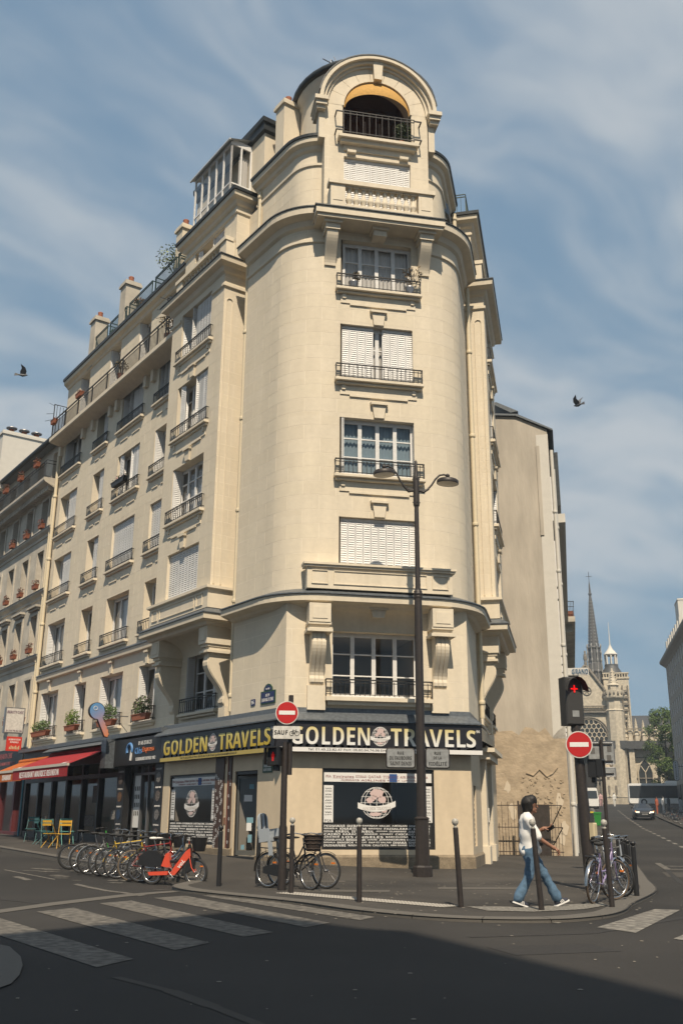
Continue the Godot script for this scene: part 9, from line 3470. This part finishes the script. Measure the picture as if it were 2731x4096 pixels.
# ---------------------------------------------------------------- people
func blend_mesh(mb: MB, bones: Array, cell: float, k: float) -> void:
	# smooth union of tapered capsules, meshed as surface nets; bone = [a, b, ra, rb] with an optional squeeze in z
	var lo := Vector3(1e9, 1e9, 1e9)
	var hi := -lo
	for b in bones:
		var m := maxf(b[2], b[3]) + cell * 3
		lo = lo.min(b[0] - Vector3.ONE * m).min(b[1] - Vector3.ONE * m)
		hi = hi.max(b[0] + Vector3.ONE * m).max(b[1] + Vector3.ONE * m)
	var nx := int((hi.x - lo.x) / cell) + 2
	var ny := int((hi.y - lo.y) / cell) + 2
	var nz := int((hi.z - lo.z) / cell) + 2
	var f := PackedFloat32Array()
	f.resize(nx * ny * nz)
	f.fill(1.0)
	for b in bones:
		var a: Vector3 = b[0]
		var e: Vector3 = b[1]
		var ra: float = b[2]
		var rb: float = b[3]
		var sq: float = b[4] if b.size() > 4 else 1.0
		var m := maxf(ra, rb) * maxf(1.0, sq) + k + cell * 2
		var p0 := ((a.min(e) - Vector3.ONE * m - lo) / cell).floor()
		var p1 := ((a.max(e) + Vector3.ONE * m - lo) / cell).ceil()
		var ae := e - a
		var l2 := maxf(ae.length_squared(), 1e-9)
		for z in range(maxi(int(p0.z), 0), mini(int(p1.z) + 1, nz)):
			for y in range(maxi(int(p0.y), 0), mini(int(p1.y) + 1, ny)):
				var row := (z * ny + y) * nx
				for x in range(maxi(int(p0.x), 0), mini(int(p1.x) + 1, nx)):
					var p := lo + Vector3(x, y, z) * cell - a
					var t := clampf(p.dot(ae) / l2, 0, 1)
					var q := p - ae * t
					q.z /= sq
					var d := q.length() - lerpf(ra, rb, t)
					var o := f[row + x]
					var h := maxf(k - absf(o - d), 0.0) / k
					f[row + x] = minf(o, d) - h * h * k * 0.25
	var id := {}
	var vs := PackedVector3Array()
	var step := [1, nx, nx * ny]
	var corner := [0, 1, nx, nx + 1, nx * ny, nx * ny + 1, nx * ny + nx, nx * ny + nx + 1]
	var cv := [Vector3(0, 0, 0), Vector3(1, 0, 0), Vector3(0, 1, 0), Vector3(1, 1, 0), Vector3(0, 0, 1), Vector3(1, 0, 1), Vector3(0, 1, 1), Vector3(1, 1, 1)]
	var edges := [[0, 1], [2, 3], [4, 5], [6, 7], [0, 2], [1, 3], [4, 6], [5, 7], [0, 4], [1, 5], [2, 6], [3, 7]]
	for z in nz - 1:
		for y in ny - 1:
			for x in nx - 1:
				var i := (z * ny + y) * nx + x
				var neg := 0
				for c in 8:
					if f[i + corner[c]] < 0: neg += 1
				if neg == 0 or neg == 8:
					continue
				var s := Vector3.ZERO
				var n := 0
				for e in edges:
					var fa := f[i + corner[e[0]]]
					var fb := f[i + corner[e[1]]]
					if (fa < 0) != (fb < 0):
						s += (cv[e[0]] as Vector3).lerp(cv[e[1]], fa / (fa - fb))
						n += 1
				id[i] = vs.size()
				vs.push_back(lo + (Vector3(x, y, z) + s / n) * cell)
	var grad := PackedVector3Array()
	grad.resize(vs.size())
	for i in id:
		var g := Vector3.ZERO
		for c in 8:
			g += ((cv[c] as Vector3) - Vector3.ONE * 0.5) * f[i + corner[c]]
		grad[id[i]] = g.normalized()
	for i in id:
		for ax in 3:
			var u: int = step[(ax + 1) % 3]
			var w: int = step[(ax + 2) % 3]
			var a := f[i]
			var b := f[i + step[ax]]
			if (a < 0) == (b < 0) or not (id.has(i - u) and id.has(i - w) and id.has(i - u - w)):
				continue
			var q := [id[i - u - w], id[i - w], id[i], id[i - u]]
			if a >= 0: q.reverse()
			mb.tri(vs[q[0]], vs[q[1]], vs[q[2]], grad[q[0]], grad[q[1]], grad[q[2]])
			mb.tri(vs[q[0]], vs[q[2]], vs[q[3]], grad[q[0]], grad[q[2]], grad[q[3]])

func hand_bones(w: Vector3, fwd: Vector3, up: Vector3, side: Vector3, curl: float) -> Array:
	# palm and five fingers that curl towards -up
	var out := [[w, w + fwd * 0.045, 0.02, 0.024], [w + fwd * 0.03 + side * 0.02, w + fwd * 0.075 + side * 0.022, 0.014, 0.013], [w + fwd * 0.03 - side * 0.02, w + fwd * 0.072 - side * 0.024, 0.014, 0.012]]
	for i in 4:
		var s := side * (0.03 - 0.02 * i)
		var len: float = [0.036, 0.042, 0.04, 0.031][i]
		var a := w + fwd * 0.078 + s
		var c1 := curl
		var b := a + (fwd * cos(c1) - up * sin(c1)) * len
		var c2 := curl * 1.9
		var c := b + (fwd * cos(c2) - up * sin(c2)) * len * 0.7
		var c3 := curl * 2.5
		var d := c + (fwd * cos(c3) - up * sin(c3)) * len * 0.5
		out.append_array([[a, b, 0.0092, 0.0085], [b, c, 0.0085, 0.008], [c, d, 0.008, 0.007]])
	var t0 := w + fwd * 0.02 + side * 0.028
	var t1 := t0 + (fwd * 0.6 + side * 0.55 - up * 0.5).normalized() * 0.04
	out.append_array([[t0, t1, 0.012, 0.0095], [t1, t1 + (fwd * 0.9 - up * 0.5).normalized() * 0.032, 0.0095, 0.0075]])
	return out

func make_woman() -> void:
	var at := on_pave(Vector3(3.12, 0, -16.62))
	var t := thing("person", "person in a white blouse and flared blue jeans striding past while holding a phone", "person", at, 0.12)
	var V := func(x: float, y: float, z: float) -> Vector3: return Vector3(x, y, z)
	var hipL: Vector3 = V.call(-0.02, 0.88, -0.085)
	var hipR: Vector3 = V.call(-0.03, 0.88, 0.085)
	var kneeL: Vector3 = V.call(0.2, 0.5, -0.08)
	var ankL: Vector3 = V.call(0.42, 0.11, -0.09)
	var kneeR: Vector3 = V.call(-0.1, 0.465, 0.08)
	var ankR: Vector3 = V.call(-0.3, 0.12, 0.075)
	var shR: Vector3 = V.call(-0.09, 1.33, 0.165)
	var shL: Vector3 = V.call(-0.03, 1.33, -0.16)
	var elR: Vector3 = V.call(0.05, 1.05, 0.21)
	var wrR: Vector3 = V.call(0.3, 0.9, 0.2)
	var elL: Vector3 = V.call(0.04, 1.09, -0.2)
	var wrL: Vector3 = V.call(0.23, 1.19, -0.06)
	var skin := mt("skin", Color(0.27, 0.135, 0.085), 0.55, 0, {})
	skin.subsurf_scatter_enabled = true
	skin.subsurf_scatter_strength = 0.05
	var b := MB.new()
	blend_mesh(b, [[V.call(-0.06, 1.3, 0), V.call(-0.04, 0.95, 0), 0.1, 0.11, 1.35], [V.call(-0.05, 1.36, -0.12), V.call(-0.07, 1.36, 0.12), 0.06, 0.06], [V.call(-0.04, 1.34, 0), V.call(0.0, 1.47, 0), 0.052, 0.048], [shR, elR, 0.05, 0.038], [elR, wrR, 0.038, 0.025], [shL, elL, 0.05, 0.038], [elL, wrL, 0.038, 0.025], [hipL, kneeL, 0.085, 0.055], [kneeL, ankL, 0.05, 0.035], [hipR, kneeR, 0.085, 0.055], [kneeR, ankR, 0.05, 0.035], [wrR, V.call(0.34, 0.88, 0.195), 0.025, 0.024], [wrL, V.call(0.27, 1.205, -0.04), 0.025, 0.022]], 0.014, 0.04)
	blend_mesh(b, [[V.call(0.015, 1.575, 0), V.call(0.03, 1.5, 0), 0.085, 0.062, 0.92], [V.call(-0.02, 1.59, 0), V.call(0.02, 1.6, 0), 0.09, 0.085, 0.9], [V.call(0.06, 1.47, 0), V.call(0.085, 1.455, 0), 0.035, 0.022], [V.call(0.108, 1.565, 0), V.call(0.128, 1.53, 0), 0.009, 0.013], [V.call(0.095, 1.5, 0), V.call(0.108, 1.492, 0), 0.014, 0.01, 1.8], [V.call(0.088, 1.587, -0.03), V.call(0.09, 1.587, 0.03), 0.014, 0.014], [V.call(0.02, 1.55, 0.08), V.call(0.012, 1.575, 0.088), 0.012, 0.014]], 0.006, 0.02)
	blend_mesh(b, hand_bones(V.call(0.3, 0.9, 0.2), Vector3(0.9, -0.42, -0.05).normalized(), Vector3(0.42, 0.9, 0).normalized(), Vector3(0, 0, 1), 0.75), 0.004, 0.008)
	blend_mesh(b, hand_bones(V.call(0.235, 1.192, -0.057), Vector3(0.85, 0.2, 0.48).normalized(), Vector3(-0.2, 0.97, 0).normalized(), Vector3(-0.48, 0.1, 0.85).normalized(), -0.35), 0.004, 0.008)
	part("body", b, skin, t)
	var h := MB.new()
	blend_mesh(h, [[V.call(-0.015, 1.61, 0), V.call(0.03, 1.635, 0), 0.107, 0.088, 0.95], [V.call(-0.045, 1.58, 0), V.call(-0.045, 1.47, 0), 0.1, 0.072, 0.95], [V.call(-0.03, 1.6, 0.065), V.call(-0.01, 1.5, 0.07), 0.048, 0.034], [V.call(-0.03, 1.6, -0.065), V.call(-0.01, 1.5, -0.07), 0.048, 0.034], [V.call(0.055, 1.645, 0), V.call(0.09, 1.6, 0.02), 0.045, 0.018, 1.7]], 0.009, 0.025)
	for i in h.v.size():
		var q := h.v[i]
		h.v[i] += h.n[i] * 0.005 * sin(q.z * 190.0 + q.x * 120.0 + sin(q.y * 40.0))
	part("hair", h, mt("hair", Color(0.016, 0.013, 0.012), 0.65, 0, {"tex": noise_tex(128, 0.05, 0.5, 1.0, 92), "scale": 6.0}), t)
	for s in [-1, 1]:
		var e := MB.new()
		e.ball(V.call(0.096, 1.566, 0.032 * s), 0.012, 7, 5)
		part("eye", e, M.ink, t)
	var s := MB.new()
	blend_mesh(s, [[V.call(-0.07, 1.3, 0), V.call(-0.05, 1.1, 0), 0.115, 0.13, 1.35], [V.call(-0.05, 1.1, 0), V.call(-0.03, 0.87, 0), 0.13, 0.15, 1.2], [V.call(-0.05, 1.36, -0.13), V.call(-0.08, 1.36, 0.13), 0.065, 0.065], [V.call(-0.06, 1.39, -0.06), V.call(-0.06, 1.39, 0.06), 0.055, 0.055], [shR, shR.lerp(elR, 0.92), 0.075, 0.07], [shL, shL.lerp(elL, 0.95), 0.075, 0.07], [V.call(-0.14, 0.9, -0.05), V.call(-0.15, 0.83, 0.06), 0.06, 0.05], [V.call(0.06, 0.92, 0.03), V.call(0.1, 0.86, 0.04), 0.06, 0.045]], 0.014, 0.05)
	for i in s.v.size():
		# cloth folds
		var q := s.v[i]
		s.v[i] += s.n[i] * 0.004 * sin(q.y * 55.0 + q.x * 30.0 + sin(q.z * 25.0) * 2.0)
	part("blouse", s, mt("white_cloth", Color(0.72, 0.71, 0.69), 0.85, 0, {"sheen": 0.2}), t)
	var col := MB.new()
	col.tube([V.call(-0.12, 1.43, 0.05), V.call(-0.05, 1.44, 0.085), V.call(0.03, 1.36, 0.07), V.call(0.06, 1.26, 0.03)], 0.014, 5)
	part("collar", col, M.white_cloth, t)
	var j := MB.new()
	blend_mesh(j, [[V.call(-0.035, 0.93, -0.02), V.call(-0.03, 0.86, 0), 0.12, 0.135, 1.15], [hipL, kneeL, 0.1, 0.068], [kneeL, kneeL.lerp(ankL, 0.78), 0.068, 0.072], [kneeL.lerp(ankL, 0.7), kneeL.lerp(ankL, 0.93), 0.07, 0.078], [hipR, kneeR, 0.1, 0.068], [kneeR, kneeR.lerp(ankR, 0.78), 0.068, 0.072], [kneeR.lerp(ankR, 0.7), kneeR.lerp(ankR, 0.93), 0.07, 0.08], [V.call(-0.09, 0.85, 0.04), V.call(-0.08, 0.78, 0.04), 0.1, 0.08]], 0.014, 0.05)
	for i in j.v.size():
		var q := j.v[i]
		j.v[i] += j.n[i] * 0.006 * sin(q.y * 38.0 - q.x * 26.0 + sin(q.z * 31.0) * 1.5)
	part("jeans", j, mt("denim", Color(0.11, 0.2, 0.31), 0.85, 0, {"tex": noise_tex(256, 0.03, 0.7, 1.0, 91, 4), "scale": 1.6}), t)
	for q in [[ankL, Vector3(0.93, 0.36, 0), Vector3(0.37, 0.0, -0.09)], [ankR, Vector3(0.95, -0.3, 0), Vector3(-0.37, 0.075, 0.075)]]:
		var fw: Vector3 = (q[1] as Vector3).normalized()
		var up := Vector3(-fw.y, fw.x, 0)
		var hl: Vector3 = q[2]
		var m := MB.new()
		blend_mesh(m, [[hl + fw * 0.05 + up * 0.045, hl + fw * 0.13 + up * 0.045, 0.042, 0.042], [hl + fw * 0.12 + up * 0.04, hl + fw * 0.21 + up * 0.032, 0.042, 0.033, 1.1], [hl + fw * 0.05 + up * 0.06, hl + fw * 0.05 + up * 0.1, 0.04, 0.04]], 0.009, 0.02)
		var sh := part("shoe", m, mt("shoe_navy", Color(0.02, 0.024, 0.04), 0.7), t)
		var so := MB.new()
		so.xf = Transform3D(Basis(fw, up, Vector3(0, 0, 1)), hl)
		so.xf = so.xf * Transform3D(Basis(Vector3(1, 0, 0), Vector3(0, 0, -1), Vector3(0, 1, 0)), Vector3.ZERO)
		so.prism(round_rect(0.27, 0.088, 0.04, Vector2(0.12, 0)), 0.0, 0.022)
		part("sole", so, M.white_cloth, sh)
		var st := MB.new()
		st.xf = Transform3D(Basis(fw, up, Vector3(0, 0, 1)), hl)
		for k in 3:
			st.prism(PackedVector2Array([Vector2(0.1 + k * 0.027, 0.024), Vector2(0.112 + k * 0.027, 0.024), Vector2(0.1 + k * 0.022, 0.07), Vector2(0.088 + k * 0.022, 0.07)]), 0.036, 0.05)
		part("stripe", st, M.white_cloth, sh)
	var ph := thing("phone", "dark phone held in the striding person's far hand", "phone", at + Basis(Vector3.UP, 0.12) * Vector3(0.335, 1.2, -0.03), 0.12)
	var pm := MB.new()
	pm.xf = Transform3D(Basis(Vector3.BACK, 0.5) * Basis(Vector3.RIGHT, 0.3), Vector3.ZERO)
	pm.cbox(-0.07, -0.036, -0.006, 0.075, 0.036, 0.006, 0.004)
	part("case", pm, M.black_paint, ph)
	var bg := thing("shoulder_bag", "small black bag on a strap across the striding person's front", "bag", at, 0.12)
	var bm := MB.new()
	blend_mesh(bm, [[V.call(0.1, 1.06, -0.02), V.call(0.13, 0.98, 0.03), 0.055, 0.06, 1.3]], 0.012, 0.03)
	part("pouch", bm, M.black_paint, bg)
	var sm := MB.new()
	sm.tube([V.call(0.1, 1.08, 0.02), V.call(0.06, 1.22, 0.06), V.call(0.0, 1.36, 0.1), V.call(-0.05, 1.435, 0.08), V.call(-0.14, 1.36, -0.02)], 0.009, 5)
	part("strap", sm, M.black_paint, bg)

func make_far_people() -> void:
	# small figures up the side street
	var b := MB.new()
	blend_mesh(b, [[Vector3(0, 1.35, 0), Vector3(0, 0.95, 0), 0.15, 0.15, 1.2], [Vector3(-0.1, 0.92, 0), Vector3(-0.12, 0.08, 0.05), 0.1, 0.06], [Vector3(0.1, 0.92, 0), Vector3(0.13, 0.08, -0.08), 0.1, 0.06], [Vector3(0, 1.4, 0), Vector3(0, 1.58, 0), 0.06, 0.1], [Vector3(-0.2, 1.38, 0), Vector3(-0.26, 0.9, 0.05), 0.06, 0.04], [Vector3(0.2, 1.38, 0), Vector3(0.26, 0.9, 0.05), 0.06, 0.04]], 0.04, 0.06)
	var mesh := b.mesh()
	var cols := [Color(0.5, 0.32, 0.32), Color(0.6, 0.6, 0.58), Color(0.3, 0.08, 0.04), Color(0.55, 0.55, 0.55), Color(0.05, 0.06, 0.08), Color(0.3, 0.35, 0.4)]
	for q in [[108, 6.1, 0, "figure in pink standing before the church porch"], [108, 7.8, 1, "figure in white near the church railing"], [80, 10.8, 2, "figure in rust red on the shaded right pavement"], [82, 11.6, 3, "figure in a white shirt on the shaded right pavement"], [84, 12.3, 4, "figure in dark clothes among those on the right pavement"], [78, 12.9, 5, "figure in pale grey at the right edge of the side street"]]:
		var w := right(q[0], q[1])
		w.y = road_y(w) + (0.12 if q[0] < 100 else 0.0)
		var t := thing("person", q[3], "person", w, 0.4 * q[2], "passers-by up the side street")
		var o := MeshInstance3D.new()
		o.name = "body"
		o.mesh = mesh
		o.material_override = mt("coat%d" % q[2], cols[q[2]], 0.9)
		t.add_child(o, true)
		var h := MB.new()
		h.ball(Vector3(0, 1.63, -0.02), Vector3(0.11, 0.12, 0.11), 8, 6)
		part("hair", h, M.get("hair"), t)

func _ready() -> void:
	rng.seed = 7
	sans = SystemFont.new(); sans.font_names = PackedStringArray(["Droid Sans"])
	sans_bold = SystemFont.new(); sans_bold.font_names = PackedStringArray(["Droid Sans"]); sans_bold.font_weight = 700
	serif = SystemFont.new(); serif.font_names = PackedStringArray(["Droid Serif"])
	make_view()
	make_materials()
	var house := make_house()
	make_ground()
	make_shops(house)
	make_roof_things(house)
	make_old_house()
	make_gable_house()
	make_shade_house()
	make_church()
	make_right_house()
	make_lamp()
	make_poles()
	make_bollards()
	make_vehicles()
	make_bicycles()
	make_chairs()
	make_plants()
	make_birds()
	make_woman()
	make_far_people()
